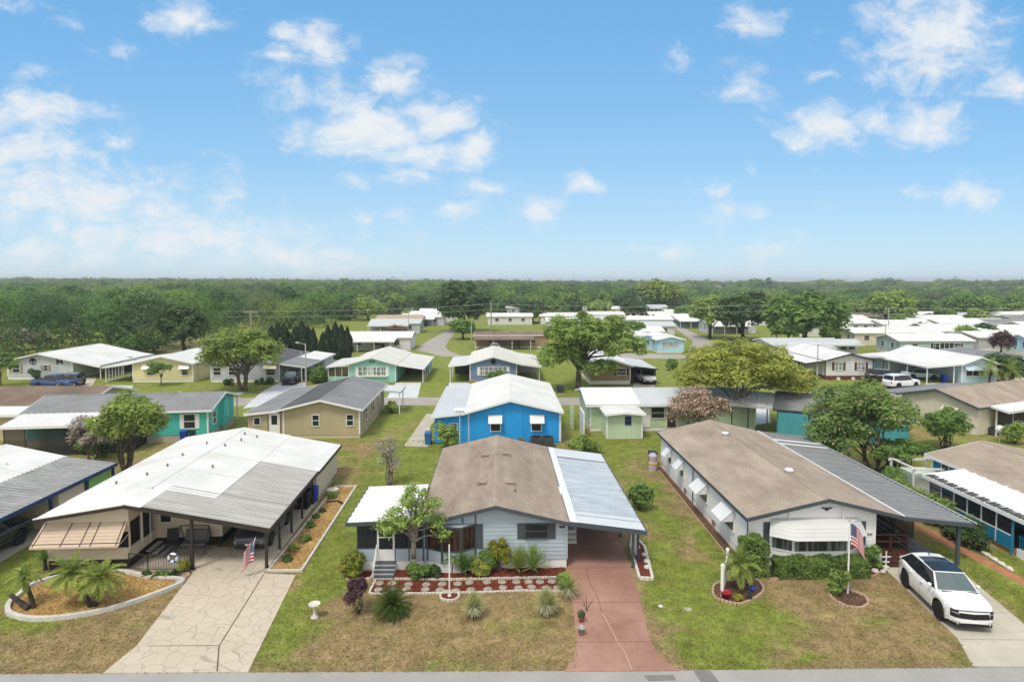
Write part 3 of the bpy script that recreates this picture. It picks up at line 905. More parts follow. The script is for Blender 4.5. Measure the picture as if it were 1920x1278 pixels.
CAR = {
    'crossover': dict(L=4.66, W=1.865, fa=.93, ra=.975, wr=.375, sill=.25,
                      top=[(0, .90), (.04, 1.0), (.16, 1.05), (.6, 1.09), (1.05, 1.13), (1.3, 1.10), (3.2, 1.13), (4.2, 1.17), (4.55, 1.10), (4.66, .92)],
                      wid=[(0, .66), (.06, .76), (.2, .84), (.45, .90), (.9, .93), (3.7, .93), (4.2, .87), (4.5, .79), (4.66, .70)],
                      cab=dict(cowl=1.05, wtop=1.85, rtop=3.7, rbot=4.5, zr=1.68, wb=.86, wt=.63)),
    'wagon': dict(L=4.75, W=1.88, fa=.9, ra=1.0, wr=.36, sill=.3,
                  top=[(0, .72), (.05, .92), (.25, 1.02), (.8, 1.08), (1.25, 1.10), (1.4, 1.08), (3.2, 1.1), (4.5, 1.12), (4.7, 1.02), (4.75, .9)],
                  wid=[(0, .72), (.1, .84), (.4, .91), (.9, .94), (3.9, .94), (4.5, .90), (4.75, .82)],
                  cab=dict(cowl=1.25, wtop=1.95, rtop=4.4, rbot=4.66, zr=1.80, wb=.87, wt=.72)),
    'sedan': dict(L=4.6, W=1.8, fa=.9, ra=1.0, wr=.33, sill=.24,
                  top=[(0, .60), (.05, .74), (.25, .80), (.8, .88), (1.3, .94), (1.5, .94), (3.6, .97), (4.3, .98), (4.52, .92), (4.6, .72)],
                  wid=[(0, .66), (.1, .78), (.4, .86), (.9, .9), (3.7, .9), (4.2, .86), (4.6, .74)],
                  cab=dict(cowl=1.3, wtop=2.1, rtop=3.2, rbot=3.95, zr=1.44, wb=.80, wt=.58)),
    'pickup': dict(L=5.5, W=1.95, fa=.95, ra=1.25, wr=.39, sill=.4,
                   top=[(0, .85), (.05, 1.05), (.25, 1.12), (1.0, 1.17), (1.5, 1.2), (1.7, 1.18), (3.6, 1.18), (5.4, 1.16), (5.47, 1.1), (5.5, .9)],
                   wid=[(0, .84), (.1, .92), (.4, .96), (.9, .975), (5.3, .975), (5.5, .95)],
                   cab=dict(cowl=1.45, wtop=2.1, rtop=3.5, rbot=3.75, zr=1.86, wb=.90, wt=.74)),
}


def interp(tab, x):
    return float(np.interp(x, [a for a, _ in tab], [b for _, b in tab]))


def car(name, label, x, y, rz, kind, pm, cat='car', group=None, darkroof=False, rimm=None, z=0.0, cladding=True):
    S = CAR[kind]; L, wr = S['L'], S['wr']
    root = empty(name, label, cat, (x, y, z), rz, group)
    yo = -L / 2
    ax = [S['fa'], L - S['ra']]; R_ = wr + .055

    def zlow(s):
        zz = S['sill'] + (.06 if s < .3 or s > L - .3 else 0)
        for a in ax:
            d = s - a
            if abs(d) < R_: zz = max(zz, wr + math.sqrt(R_ * R_ - d * d) - .0)
        return zz
    st = sorted(set([0, .02, .05, .1, .18, .28, .4] + [round(.5 + .13 * i, 3) for i in range(int((L - .9) / .13))] + [L - .3, L - .18, L - .1, L - .05, L] +
                    [a + R_ * t for a in ax for t in (-1, -.999, -.93, -.8, -.6, -.35, 0, .35, .6, .8, .93, .999, 1)]))
    b = MB(); prof = []
    for s in st:
        zb, w, zl = interp(S['top'], s), interp(S['wid'], s), zlow(s)
        zl = min(zl, zb - .12)
        hh = zb - zl
        cr = .05
        q = [(w * .95, zl), (w * .985, zl + min(.07, hh * .3)), (w * 1.0, zl + hh * .45), (w * .985, zl + hh * .72), (w * .93, zb - .02), (w * .86, zb + .012), (w * .45, zb + cr), (0, zb + cr * 1.25)]
        prof.append([(p[0], s + yo, p[1]) for p in q] + [(-p[0], s + yo, p[1]) for p in reversed(q[:-1])])
    nq = len(prof[0])
    clad = BLACKP if cladding else pm
    for i in range(len(st) - 1):
        for j in range(nq - 1):
            m = clad if j in (0, nq - 2) else pm
            b.poly([prof[i][j], prof[i + 1][j], prof[i + 1][j + 1], prof[i][j + 1]], m)
    b.poly(prof[0], pm); b.poly(list(reversed(prof[-1])), pm)
    # weld so the paint shades smoothly
    body = b.build('body', root)
    import bmesh
    bm = bmesh.new(); bm.from_mesh(body.data); bmesh.ops.remove_doubles(bm, verts=bm.verts, dist=.0008); bmesh.ops.recalc_face_normals(bm, faces=bm.faces)
    for f in bm.faces: f.smooth = True
    bm.to_mesh(body.data); bm.free()
    b = MB(); b.box(-S['wid'][-3][1] * .8, yo + .15, S['sill'] - .06, S['wid'][-3][1] * .8, -yo - .15, .75, BLACKP); b.build('underbody', root)
    # cabin shell
    c = S['cab']; zb0 = interp(S['top'], c['cowl']) - .02; zb1 = interp(S['top'], c['rbot']) - .02
    A = lambda sx, s, w, zz: Vector((sx * w, s + yo, zz))
    zt = c['zr']

    def row(t):
        """cabin cross-section outline at body station parameter rows"""
    fb = {sx: A(sx, c['cowl'] + .12, c['wb'], zb0) for sx in (-1, 1)}; rb = {sx: A(sx, c['rbot'] - .08, c['wb'] - .03, zb1) for sx in (-1, 1)}
    ft = {sx: A(sx, c['wtop'], c['wt'], zt - .05) for sx in (-1, 1)}; rt = {sx: A(sx, c['rtop'], c['wt'] - .03, zt - .07) for sx in (-1, 1)}
    mt = {sx: A(sx, (c['wtop'] + c['rtop']) / 2 - .1, c['wt'] + .02, zt - .005) for sx in (-1, 1)}
    fbc, ftc = Vector((0, c['cowl'] - .03 + yo, zb0 + .04)), Vector((0, c['wtop'] - .06 + yo, zt - .02))
    mtc, rtc, rbc = Vector((0, (c['wtop'] + c['rtop']) / 2 - .1 + yo, zt + .03)), Vector((0, c['rtop'] + .03 + yo, zt - .035)), Vector((0, c['rbot'] + yo, zb1 + .04))
    b = MB()
    rm = BLACKP if darkroof else pm
    mb_ = {sx: A(sx, (c['cowl'] + c['rbot']) / 2, c['wb'] + .02, (zb0 + zb1) / 2) for sx in (-1, 1)}
    for sx in (-1, 1):
        b.poly([fb[sx], mb_[sx], mt[sx], ft[sx]], pm); b.poly([mb_[sx], rb[sx], rt[sx], mt[sx]], pm)
        b.poly([fb[sx], fbc, ftc, ft[sx]], pm); b.poly([rb[sx], rbc, rtc, rt[sx]], pm)
    b.build('cabin', root)
    b = MB()
    for sx in (-1, 1):
        b.poly([ft[sx], ftc, mtc, mt[sx]], rm); b.poly([mt[sx], mtc, rtc, rt[sx]], pm)
    rf = b.build('roof', root)
    if darkroof:
        b = MB(); up = Vector((0, 0, .008))
        for sx in (-1, 1):
            e0, e1 = mt[sx].lerp(rt[sx], .55), mtc.lerp(rtc, .55)
            b.poly([ft[sx].lerp(ftc, .08) + up, ftc + up, mtc + up, mt[sx].lerp(mtc, .08) + up], CARGLASS); b.poly([mt[sx].lerp(mtc, .08) + up, mtc + up, e1 + up, e0.lerp(e1, .08) + up], CARGLASS)
        b.build('sunroof', rf)

    def patch(mb, p, u0, u1, v0, v1, off, m):
        f = lambda u, v: (p[0].lerp(p[1], u)).lerp(p[3].lerp(p[2], u), v)
        nn = (p[1] - p[0]).cross(p[3] - p[0]).normalized()
        cc = (p[0] + p[1] + p[2] + p[3]) / 4; ref = cc - Vector((0, (c['cowl'] + c['rbot']) / 2 + yo, zt - .6))
        if nn.dot(ref) < 0: nn = -nn
        mb.poly([f(u0, v0) + nn * off, f(u1, v0) + nn * off, f(u1, v1) + nn * off, f(u0, v1) + nn * off], m)
    b = MB()
    for sx in (-1, 1): patch(b, [fb[sx], fbc, ftc, ft[sx]], .07, 1, .05, .95, .008, WSGLASS if kind in ('crossover',) else CARGLASS)
    b.build('windscreen', root)
    b = MB()
    for sx in (-1, 1): patch(b, [rb[sx], rbc, rtc, rt[sx]], .1, 1, .12, .88, .008, CARGLASS)
    b.build('rear_window', root)
    for sx in (-1, 1):
        b = MB()
        patch(b, [fb[sx], mb_[sx], mt[sx], ft[sx]], .05, 1.0, .03, .93, .008, CARGLASS); patch(b, [mb_[sx], rb[sx], rt[sx], mt[sx]], .0, .93, .05, .92, .008, CARGLASS)
        b.build('side_window', root)
    if kind in ('crossover', 'wagon'):
        b = MB()
        for sx in (-1, 1):
            for s_ in (c['cowl'] + .22, c['cowl'] + 1.28, c['cowl'] + 2.25):
                w_, z_ = interp(S['wid'], s_), interp(S['top'], s_); zl_ = zlow(s_); h_ = z_ - zl_
                q_ = [(w_ * .985, zl_ + .09), (w_, zl_ + h_ * .45), (w_ * .985, zl_ + h_ * .72), (w_ * .93, z_ - .03)]
                for (wa, za), (wb_, zb_) in zip(q_[:-1], q_[1:]):
                    b.poly([(sx * (wa + .003), s_ + yo - .006, za), (sx * (wa + .003), s_ + yo + .006, za), (sx * (wb_ + .003), s_ + yo + .006, zb_), (sx * (wb_ + .003), s_ + yo - .006, zb_)], BLACKP)
        b.build('door_gap', root)
        b = MB(); yy = c['cowl'] - .06 + yo; b.box(-.72, yy, zb0 + .045, .72, yy + .05, zb0 + .07, BLACKP); b.build('wiper_cowl', root)
    # wheels
    q = Vector((1, 0, 0)).to_track_quat('Z', 'Y')
    for a in ax:
        for sx in (-1, 1):
            wx = sx * (interp(S['wid'], a) - .12)
            b = MB(); b.lathe([(wr * .62, -.11), (wr * .95, -.11), (wr, -.06), (wr, .06), (wr * .95, .11), (wr * .62, .11)], (wx, a + yo, wr), TYRE, 22, q)
            t = b.build('wheel', root, smooth=False)
            b = MB(); o = sx * .098
            for i in range(10):
                an = 2 * math.pi * i / 10; d = Vector((0, math.cos(an), math.sin(an))); e = Vector((0, -math.sin(an), math.cos(an)))
                p0, p1 = Vector((wx + o, a + yo, wr)), Vector((wx + o, a + yo, wr)) + d * wr * .66
                b.poly([p0 - e * .02, p1 - e * .045, p1 + e * .045, p0 + e * .02], rimm or RIM)
            b.lathe([(wr * .6, -.01), (wr * .68, -.01), (wr * .68, .012), (wr * .6, .012)], (wx + o, a + yo, wr), rimm or RIM, 20, q)
            b.build('rim', t)
    # front and rear fittings follow the plan curve
    def yf(xx, front=True):
        tab = S['wid']
        if front:
            ws = [w for _, w in tab[:5]]; ss = [s_ for s_, _ in tab[:5]]
            return float(np.interp(abs(xx), ws, ss)) + yo
        ws = [w for _, w in reversed(tab[-4:])]; ss = [s_ for s_, _ in reversed(tab[-4:])]
        return float(np.interp(abs(xx), ws, ss)) + yo
    ft_z = S['top'][0][1]

    def strip(nm, x0, x1, z0, z1, m, front=True, off=.015, n=8, skew=0.0, z1b=None):
        b = MB(); sg = -1 if front else 1
        for i in range(n):
            a, c2 = x0 + (x1 - x0) * i / n, x0 + (x1 - x0) * (i + 1) / n
            za, zb = (z1, z1) if z1b is None else (z1 + (z1b - z1) * i / n, z1 + (z1b - z1) * (i + 1) / n)
            b.poly([(a, yf(a, front) + sg * off, z0 + skew * abs(a)), (c2, yf(c2, front) + sg * off, z0 + skew * abs(c2)), (c2, yf(c2, front) + sg * (off - .01), zb + skew * abs(c2)), (a, yf(a, front) + sg * (off - .01), za + skew * abs(a))], m)
        return b.build(nm, root)
    strip('grille', -.72, .72, ft_z - .36, ft_z - .14, BLACKP, skew=.06)
    strip('bumper_trim', -.72, .72, S['sill'] + .02, S['sill'] + .13, BLACKP, off=.02)
    strip('licence_plate', -.16, .16, S['sill'] + .15, S['sill'] + .25, WHITE if kind != 'crossover' else pm, off=.022, n=2)
    strip('licence_plate', -.16, .16, ft_z - .05, ft_z + .07, WHITE, False, off=.02, n=2)
    for sx in (-1, 1):
        a, c2 = (.60, .835) if sx > 0 else (-.835, -.60)
        strip('headlight', a, c2, ft_z - (.30 if kind == 'crossover' else .12), ft_z + (.0 if kind == 'crossover' else .05), BLACKP if kind == 'crossover' else LAMP, off=.018, n=4); kind == 'crossover' and strip('lamp_lens', a * .97, c2 * .97, ft_z - .14, ft_z - .08, LAMP, off=.024, n=4)
        strip('tail_light', a * .98, c2 * .93 if sx > 0 else c2, ft_z + .05, ft_z + .24, TAIL, False, off=.02, n=4)
        b = MB(); mx, my = sx * (c['wb'] + .13), c['cowl'] + .42 + yo
        b.lathe([(.02, -.07), (.075, -.05), (.09, 0), (.075, .05), (.03, .075)], (mx, my, zb0 + .1), pm, 10); b.cyl((sx * (c['wb'] - .03), my, zb0 + .03), (mx, my, zb0 + .06), .025, BLACKP, n=6)
        b.build('mirror', root, smooth=True)
        b = MB()
        for s in (c['cowl'] + 1.15, c['cowl'] + 2.1):
            w = interp(S['wid'], s); zz = interp(S['top'], s) - .16; b.box(min(sx * w * .985, sx * (w + .03)), s + yo - .09, zz, max(sx * w * .985, sx * (w + .03)), s + yo + .09, zz + .03, pm)
        b.build('door_handle', root)
    if kind == 'crossover':
        strip('grille_wing', -.70, .70, ft_z - .035, ft_z - .005, BLACKP, off=.016, skew=.02)
        strip('bumper_trim', -.80, -.55, S['sill'] + .16, S['sill'] + .20, RIMS, off=.024, n=3); strip('bumper_trim', .55, .80, S['sill'] + .16, S['sill'] + .20, RIMS, off=.024, n=3)
        b = MB(); b.hexa([(-.012, c['rtop'] - .35 + yo, zt), (.012, c['rtop'] - .35 + yo, zt), (.012, c['rtop'] - .2 + yo, zt), (-.012, c['rtop'] - .2 + yo, zt), (-.004, c['rtop'] - .23 + yo, zt + .07), (.004, c['rtop'] - .23 + yo, zt + .07), (.004, c['rtop'] - .2 + yo, zt + .07), (-.004, c['rtop'] - .2 + yo, zt + .07)], BLACKP); b.build('antenna', root)
    if kind == 'pickup':
        b = MB(); b.box(-.78, c['rbot'] + .08 + yo, 1.14, .78, L - .12 + yo, 1.245, BLACKP); b.build('bed', root)
    return root
# ------------------------------------------------------------------ ground
def lawn_material():
    m = bpy.data.materials.new('lawn'); m.use_nodes = True
    T = m.node_tree; T.nodes.clear(); L = T.links
    out = N(T, 'ShaderNodeOutputMaterial'); p = N(T, 'ShaderNodeBsdfPrincipled'); L.new(p.outputs[0], out.inputs[0])
    p.inputs['Roughness'].default_value = .9; p.inputs['Specular IOR Level'].default_value = .1
    geo = N(T, 'ShaderNodeNewGeometry')
    flat = N(T, 'ShaderNodeVectorMath', operation='MULTIPLY'); L.new(geo.outputs['Position'], flat.inputs[0]); flat.inputs[1].default_value = (1, 1, 0)
    def noise(sc, det=5, rough=.6, src=None):
        n = N(T, 'ShaderNodeTexNoise'); n.inputs['Scale'].default_value = sc; n.inputs['Detail'].default_value = det; n.inputs['Roughness'].default_value = rough
        L.new(src or flat.outputs[0], n.inputs['Vector']); return n
    wz = noise(.35, 4)
    wp = N(T, 'ShaderNodeVectorMath', operation='MULTIPLY_ADD'); L.new(wz.outputs['Color'], wp.inputs[0]); wp.inputs[1].default_value = (3.2, 3.2, 0); L.new(flat.outputs[0], wp.inputs[2])
    # watered green stretches of the lots
    GREEN = [(-8.4, 33, 1.5, 11, 1.0), (-9, 25, 1.0, 4, .6), (-6, 47, 5, 9, .8), (-3.5, 57, 4, 8, .9), (9.3, 37, 1.8, 8, .55), (8.2, 26.5, 1.6, 5, .85), (8.6, 21.9, 2.0, 1.4, .9), (11.2, 29, .9, 7, .5), (9.8, 26, 2.6, 4.0, .55),
             (-24.5, 27, 3.0, 5, 1.0), (-19.5, 24.2, 3, 1.0, .5), (-25, 22.5, 3, 1.5, .3), (9, 49, 4, 8, .6), (16, 50, 4, 4, .9), (23, 26, 1.6, 5, .6), (26, 27.5, 2, 2.5, .8), (-7, 84, 4, 14, 1.1), (9, 82, 5, 14, 1.0),
             (-30, 80, 7, 8, .5), (-20, 77, 8, 3, .7), (2.2, 23.6, .9, .5, .05), (-.8, 23.4, .9, .5, .05), (13.3, 24, .8, .4, .2), (15.5, 23.3, .6, .3, .25), (-17, 47, 8, 4, .45), (36, 46, 8, 6, .5), (25, 52, 7, 7, .4), (55, 96, 9, 8, .5), (30, 110, 14, 8, .6), (-5, 21.2, 10, .25, .2), (12, 21.1, 5, .3, .3)]
    acc = None
    for cx, cy, rx, ry, w in GREEN:
        a = N(T, 'ShaderNodeVectorMath', operation='MULTIPLY_ADD'); L.new(wp.outputs[0], a.inputs[0]); a.inputs[1].default_value = (1 / (rx * 1.3), 1 / (ry * 1.3), 0); a.inputs[2].default_value = (-(cx + 1.6) / (rx * 1.3), -(cy + 1.6) / (ry * 1.3), 0)
        l = N(T, 'ShaderNodeVectorMath', operation='LENGTH'); L.new(a.outputs[0], l.inputs[0])
        q = N(T, 'ShaderNodeMath', operation='MULTIPLY_ADD'); L.new(l.outputs['Value'], q.inputs[0]); q.inputs[1].default_value = -w; q.inputs[2].default_value = w
        if acc is None: acc = q
        else:
            x = N(T, 'ShaderNodeMath', operation='MAXIMUM'); L.new(acc.outputs[0], x.inputs[0]); L.new(q.outputs[0], x.inputs[1]); acc = x
    n1 = noise(.33, 8, .66)
    # the back rows are greener than the street front
    sp = N(T, 'ShaderNodeSeparateXYZ'); L.new(geo.outputs['Position'], sp.inputs[0]); bkr = N(T, 'ShaderNodeMapRange'); bkr.inputs[1].default_value = 36; bkr.inputs[2].default_value = 62; bkr.inputs[4].default_value = .36; L.new(sp.outputs[1], bkr.inputs[0])
    ac2 = N(T, 'ShaderNodeMath', operation='MAXIMUM'); L.new(acc.outputs[0], ac2.inputs[0]); L.new(bkr.outputs[0], ac2.inputs[1]); acc = ac2
    s = N(T, 'ShaderNodeMath', operation='MULTIPLY_ADD'); L.new(acc.outputs[0], s.inputs[0]); s.inputs[1].default_value = .82; L.new(n1.outputs[0], s.inputs[2])
    mr = N(T, 'ShaderNodeMapRange', interpolation_type='SMOOTHSTEP'); mr.inputs[1].default_value = .50; mr.inputs[2].default_value = .82; L.new(s.outputs[0], mr.inputs[0])
    n2 = noise(2.2, 8, .75); n3 = noise(11, 6, .8)
    m2 = N(T, 'ShaderNodeMapRange'); m2.inputs[1].default_value = .3; m2.inputs[2].default_value = .7; L.new(n2.outputs[0], m2.inputs[0])
    br = N(T, 'ShaderNodeMix', data_type='RGBA'); L.new(m2.outputs[0], br.inputs[0]); br.inputs[6].default_value = (.215, .150, .066, 1); br.inputs[7].default_value = (.40, .295, .165, 1)
    gr = N(T, 'ShaderNodeMix', data_type='RGBA'); L.new(m2.outputs[0], gr.inputs[0]); gr.inputs[6].default_value = (.125, .17, .028, 1); gr.inputs[7].default_value = (.26, .31, .06, 1)
    mx = N(T, 'ShaderNodeMix', data_type='RGBA'); L.new(mr.outputs[0], mx.inputs[0]); L.new(br.outputs[2], mx.inputs[6]); L.new(gr.outputs[2], mx.inputs[7])
    n6 = noise(1.5, 7, .7); m6 = N(T, 'ShaderNodeMapRange'); m6.inputs[1].default_value = .44; m6.inputs[2].default_value = .66; m6.inputs[4].default_value = .62; L.new(n6.outputs[0], m6.inputs[0])
    ol = N(T, 'ShaderNodeMix', data_type='RGBA'); L.new(m6.outputs[0], ol.inputs[0]); L.new(mx.outputs[2], ol.inputs[6]); ol.inputs[7].default_value = (.185, .175, .05, 1); mx = ol
    # bare pale sand showing through
    n4 = noise(1.3, 7, .8); m4 = N(T, 'ShaderNodeMapRange'); m4.inputs[1].default_value = .62; m4.inputs[2].default_value = .72; m4.inputs[4].default_value = .55; L.new(n4.outputs[0], m4.inputs[0])
    sx = N(T, 'ShaderNodeMix', data_type='RGBA'); L.new(m4.outputs[0], sx.inputs[0]); L.new(mx.outputs[2], sx.inputs[6]); sx.inputs[7].default_value = (.34, .27, .16, 1)
    m3 = N(T, 'ShaderNodeMapRange'); m3.inputs[1].default_value = .3; m3.inputs[2].default_value = .7; m3.inputs[3].default_value = .82; m3.inputs[4].default_value = 1.16; L.new(n3.outputs[0], m3.inputs[0])
    ri = N(T, 'ShaderNodeMapRange'); ri.inputs[3].default_value = .84; ri.inputs[4].default_value = 1.16; L.new(geo.outputs['Random Per Island'], ri.inputs[0])
    n5 = noise(.9, 6, .7); m5 = N(T, 'ShaderNodeMapRange'); m5.inputs[1].default_value = .35; m5.inputs[2].default_value = .65; m5.inputs[3].default_value = .74; m5.inputs[4].default_value = 1.14; L.new(n5.outputs[0], m5.inputs[0])
    mw = N(T, 'ShaderNodeMath', operation='MULTIPLY'); L.new(m3.outputs[0], mw.inputs[0]); L.new(m5.outputs[0], mw.inputs[1])
    mm = N(T, 'ShaderNodeMath', operation='MULTIPLY'); L.new(mw.outputs[0], mm.inputs[0]); L.new(ri.outputs[0], mm.inputs[1])
    fm = N(T, 'ShaderNodeMix', data_type='RGBA', blend_type='MULTIPLY'); fm.inputs[0].default_value = 1; L.new(sx.outputs[2], fm.inputs[6]); L.new(mm.outputs[0], fm.inputs[7])
    L.new(fm.outputs[2], p.inputs['Base Color'])
    b = N(T, 'ShaderNodeBump'); b.inputs['Strength'].default_value = .5; b.inputs['Distance'].default_value = .06; L.new(n3.outputs[0], b.inputs['Height']); L.new(b.outputs[0], p.inputs['Normal'])
    return m


LAWN = lawn_material()
sheet('ground', [(-4000, -60), (4000, -60), (4000, 6000), (-4000, 6000)], 0, LAWN)

ASPH = mat('old_asphalt', (.34, .33, .31), .9, .07, .7, fine=.10, bump=.2, bscale=60)
ASPHD = mat('asphalt_patch', (.20, .19, .18), .9, .1, 1, fine=.12)
ROADF = mat('far_asphalt', (.36, .335, .30), .9, .08, .3, fine=.08)
SLABP = mat('painted_slab', (.58, .60, .62), .7, .08, .8, fine=.05)
PALE = mat('pale_concrete', (.53, .49, .41), .85, .09, .35, col2=(.38, .345, .28), fine=.08)
PINK = mat('rose_concrete', (.41, .245, .185), .8, .10, .28, col2=(.26, .135, .10), fine=.14)


def crazy_paving():
    m = bpy.data.materials.new('stamped_paving'); m.use_nodes = True
    T = m.node_tree; L = T.links; p = T.nodes['Principled BSDF']; p.inputs['Roughness'].default_value = .75
    geo = N(T, 'ShaderNodeNewGeometry')
    wz = N(T, 'ShaderNodeTexNoise'); wz.inputs['Scale'].default_value = 1.6; L.new(geo.outputs['Position'], wz.inputs['Vector'])
    wp = N(T, 'ShaderNodeVectorMath', operation='MULTIPLY_ADD'); L.new(wz.outputs['Color'], wp.inputs[0]); wp.inputs[1].default_value = (.5, .5, 0); L.new(geo.outputs['Position'], wp.inputs[2])
    v = N(T, 'ShaderNodeTexVoronoi', feature='DISTANCE_TO_EDGE'); v.inputs['Scale'].default_value = 1.75; v.inputs['Randomness'].default_value = .9; L.new(wp.outputs[0], v.inputs['Vector'])
    mr = N(T, 'ShaderNodeMapRange'); mr.inputs[1].default_value = .004; mr.inputs[2].default_value = .022; L.new(v.outputs[0], mr.inputs[0])
    c = N(T, 'ShaderNodeTexVoronoi'); c.inputs['Scale'].default_value = 1.75; c.inputs['Randomness'].default_value = .9; L.new(wp.outputs[0], c.inputs['Vector'])
    sp = N(T, 'ShaderNodeSeparateColor'); L.new(c.outputs['Color'], sp.inputs[0])
    nz = N(T, 'ShaderNodeTexNoise'); nz.inputs['Scale'].default_value = .6; nz.inputs['Detail'].default_value = 7; L.new(geo.outputs['Position'], nz.inputs['Vector'])
    ad = N(T, 'ShaderNodeMath', operation='MULTIPLY_ADD'); L.new(sp.outputs[0], ad.inputs[0]); ad.inputs[1].default_value = .35; L.new(nz.outputs[0], ad.inputs[2])
    st = N(T, 'ShaderNodeMix', data_type='RGBA'); L.new(ad.outputs[0], st.inputs[0]); st.inputs[6].default_value = (.44, .37, .28, 1); st.inputs[7].default_value = (.52, .45, .355, 1)
    mx = N(T, 'ShaderNodeMix', data_type='RGBA'); L.new(mr.outputs[0], mx.inputs[0]); mx.inputs[6].default_value = (.33, .285, .225, 1); L.new(st.outputs[2], mx.inputs[7])
    L.new(mx.outputs[2], p.inputs['Base Color'])
    b = N(T, 'ShaderNodeBump'); b.inputs['Strength'].default_value = .5; b.inputs['Distance'].default_value = .02; L.new(mr.outputs[0], b.inputs['Height']); L.new(b.outputs[0], p.inputs['Normal'])
    return m


PAVE = crazy_paving()
G_ = lambda *ps: [g(*p) for p in ps]
# front street
sheet('road', [(-70, 8), (70, 8), (70, 20.35), (18.8, 20.57), (6.5, 20.66), (-14, 20.92), (-70, 21.4)], .004, ASPH)
o = sheet('road_patch', [(5.2, 20.1), (6.2, 20.12), (6.15, 20.42), (5.1, 20.40)], .008, ASPHD); o['kind'] = 'structure'
o = sheet('road_patch', [(7.2, 18), (8.0, 18), (7.55, 20.62), (6.95, 20.62)], .008, ASPHD); o['kind'] = 'structure'
# driveways
dl = [g(193, 1262), g(255, 1212), g(362, 1074), (-15.2, 28.6), (-15.3, 31), (-14, 31), (-14, 41.5), (-11.7, 41.5), (-11.25, 28.1), (-9.7, 27.9), g(465, 1260)]
b = MB(); slab(b, dl, -.02, .030, PAVE)
o = b.build('driveway'); o['kind'] = 'structure'
b = MB()
sp = [(-11.23, 28.0), (-10.75, 22.42), (-10.12, 20.9)]
for i in (0, 1):
    p, q = Vector((*sp[i], 0)), Vector((*sp[i + 1], 0)); d = (q - p).normalized(); n_ = Vector((-d.y, d.x, 0)) * .022
    b.poly([(*(p + n_).xy, .0335), (*(p - n_).xy, .0335), (*(q - n_).xy, .0335), (*(q + n_).xy, .0335)], mat('joint_sealant', (.10, .075, .05), .9))
b.poly([(-13.5, 22.45, .0335), (-10.78, 22.42, .0335), (-10.78, 22.45, .0335), (-13.5, 22.48, .0335)], mat('joint_sealant', (.1, .08, .06)))
o = b.build('driveway_joint'); o['kind'] = 'structure'
b = MB(); slab(b, [(3.34, 41), (3.34, 28.4), g(1082, 1205), (2.7, 21.4), g(1058, 1259), g(1276, 1257), (5.95, 21.4), g(1218, 1200), (6.4, 28.1), (6.45, 41)], -.02, .028, PINK)
o = b.build('driveway'); o['kind'] = 'structure'
b = MB(); jm = mat('rose_joint', (.20, .10, .08), .9)
for y, xa, xb in ((22.35, 2.98, 5.82), (25.2, 3.1, 6.1), (28.3, 3.36, 6.38)):
    b.poly([(xa, y, .032), (xb, y - .03, .032), (xb, y, .032), (xa, y + .03, .032)], jm)
pts = [(4.75, 20.7), (4.72, 21.6), (4.55, 22.4), (4.42, 23.6), (4.3, 24.4), (4.33, 25.6), (4.15, 27.0), (4.2, 28.3)]
for i in range(len(pts) - 1):
    (xa, ya), (xb, yb) = pts[i], pts[i + 1]; w = .016
    b.poly([(xa - w, ya, .032), (xa + w, ya, .032), (xb + w, yb, .032), (xb - w, yb, .032)], mat('rose_crack', (.55, .38, .30), .9) if i < 4 else jm)
o = b.build('driveway_joint'); o['kind'] = 'structure'
b = MB(); slab(b, [(18.75, 28.2), (17.9, 22.3), (17.55, 21.5), (17.15, 20.62), (21.6, 20.5), (21.35, 23.2), (22.3, 28.1)], -.02, .028, PALE)
o = b.build('driveway'); o['kind'] = 'structure'
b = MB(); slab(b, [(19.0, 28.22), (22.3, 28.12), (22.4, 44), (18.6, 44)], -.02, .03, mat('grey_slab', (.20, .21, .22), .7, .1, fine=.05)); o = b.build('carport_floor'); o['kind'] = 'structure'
b = MB(); jm2 = mat('slab_joint', (.30, .27, .22), .9); b.poly([(19.9, 24.05, .032), (21.5, 24.0, .032), (21.5, 24.03, .032), (19.9, 24.08, .032)], jm2); b.poly([(17.95, 22.2, .032), (21.3, 22.1, .032), (21.3, 22.13, .032), (17.95, 22.23, .032)], jm2); o = b.build('driveway_joint'); o['kind'] = 'structure'
# second street and the lanes behind
sheet('road', [(-90, 67), (-15, 66.6), (12, 66.2), (30, 68.5), (50, 70.5), (90, 73), (90, 77.5), (50, 75), (30, 73), (12, 70.6), (-15, 71.2), (-90, 71.6)], .004, ROADF)
sheet('road', G_((778, 655), (800, 640), (832, 622), (845, 617), (862, 617), (852, 625), (840, 640), (835, 650), (842, 658), (870, 668), (830, 668)), .006, ROADF)
sheet('road', G_((1150, 662), (1285, 664), (1300, 640), (1262, 613), (1277, 613), (1320, 632), (1345, 646), (1480, 655), (1480, 664), (1330, 672), (1150, 672)), .006, ROADF)
sheet('road', G_((1800, 652), (1870, 657), (1960, 664), (1960, 680), (1880, 666), (1800, 660)), .006, ROADF)

GRAVEL = mat('golden_gravel', (.56, .36, .13), .9, .25, 7, col2=(.30, .17, .055), fine=.25, bump=1.0, bscale=25)
MULCH = mat('red_mulch', (.22, .045, .022), .9, .25, 8, col2=(.10, .022, .012), fine=.25, bump=1.0, bscale=30)
BROWNM = mat('brown_mulch', (.16, .085, .05), .9, .3, 7, col2=(.09, .05, .03), fine=.25, bump=1.0, bscale=30)
KERBW = mat('white_kerb', (.62, .60, .55), .7, .12, 3, fine=.08)
BRICKP = mat('pinkish_edging', (.50, .34, .24), .8, .15, 5, fine=.1)
WSTONE = mat('white_edging_stone', (.66, .62, .56), .8, .12, 6, fine=.1)


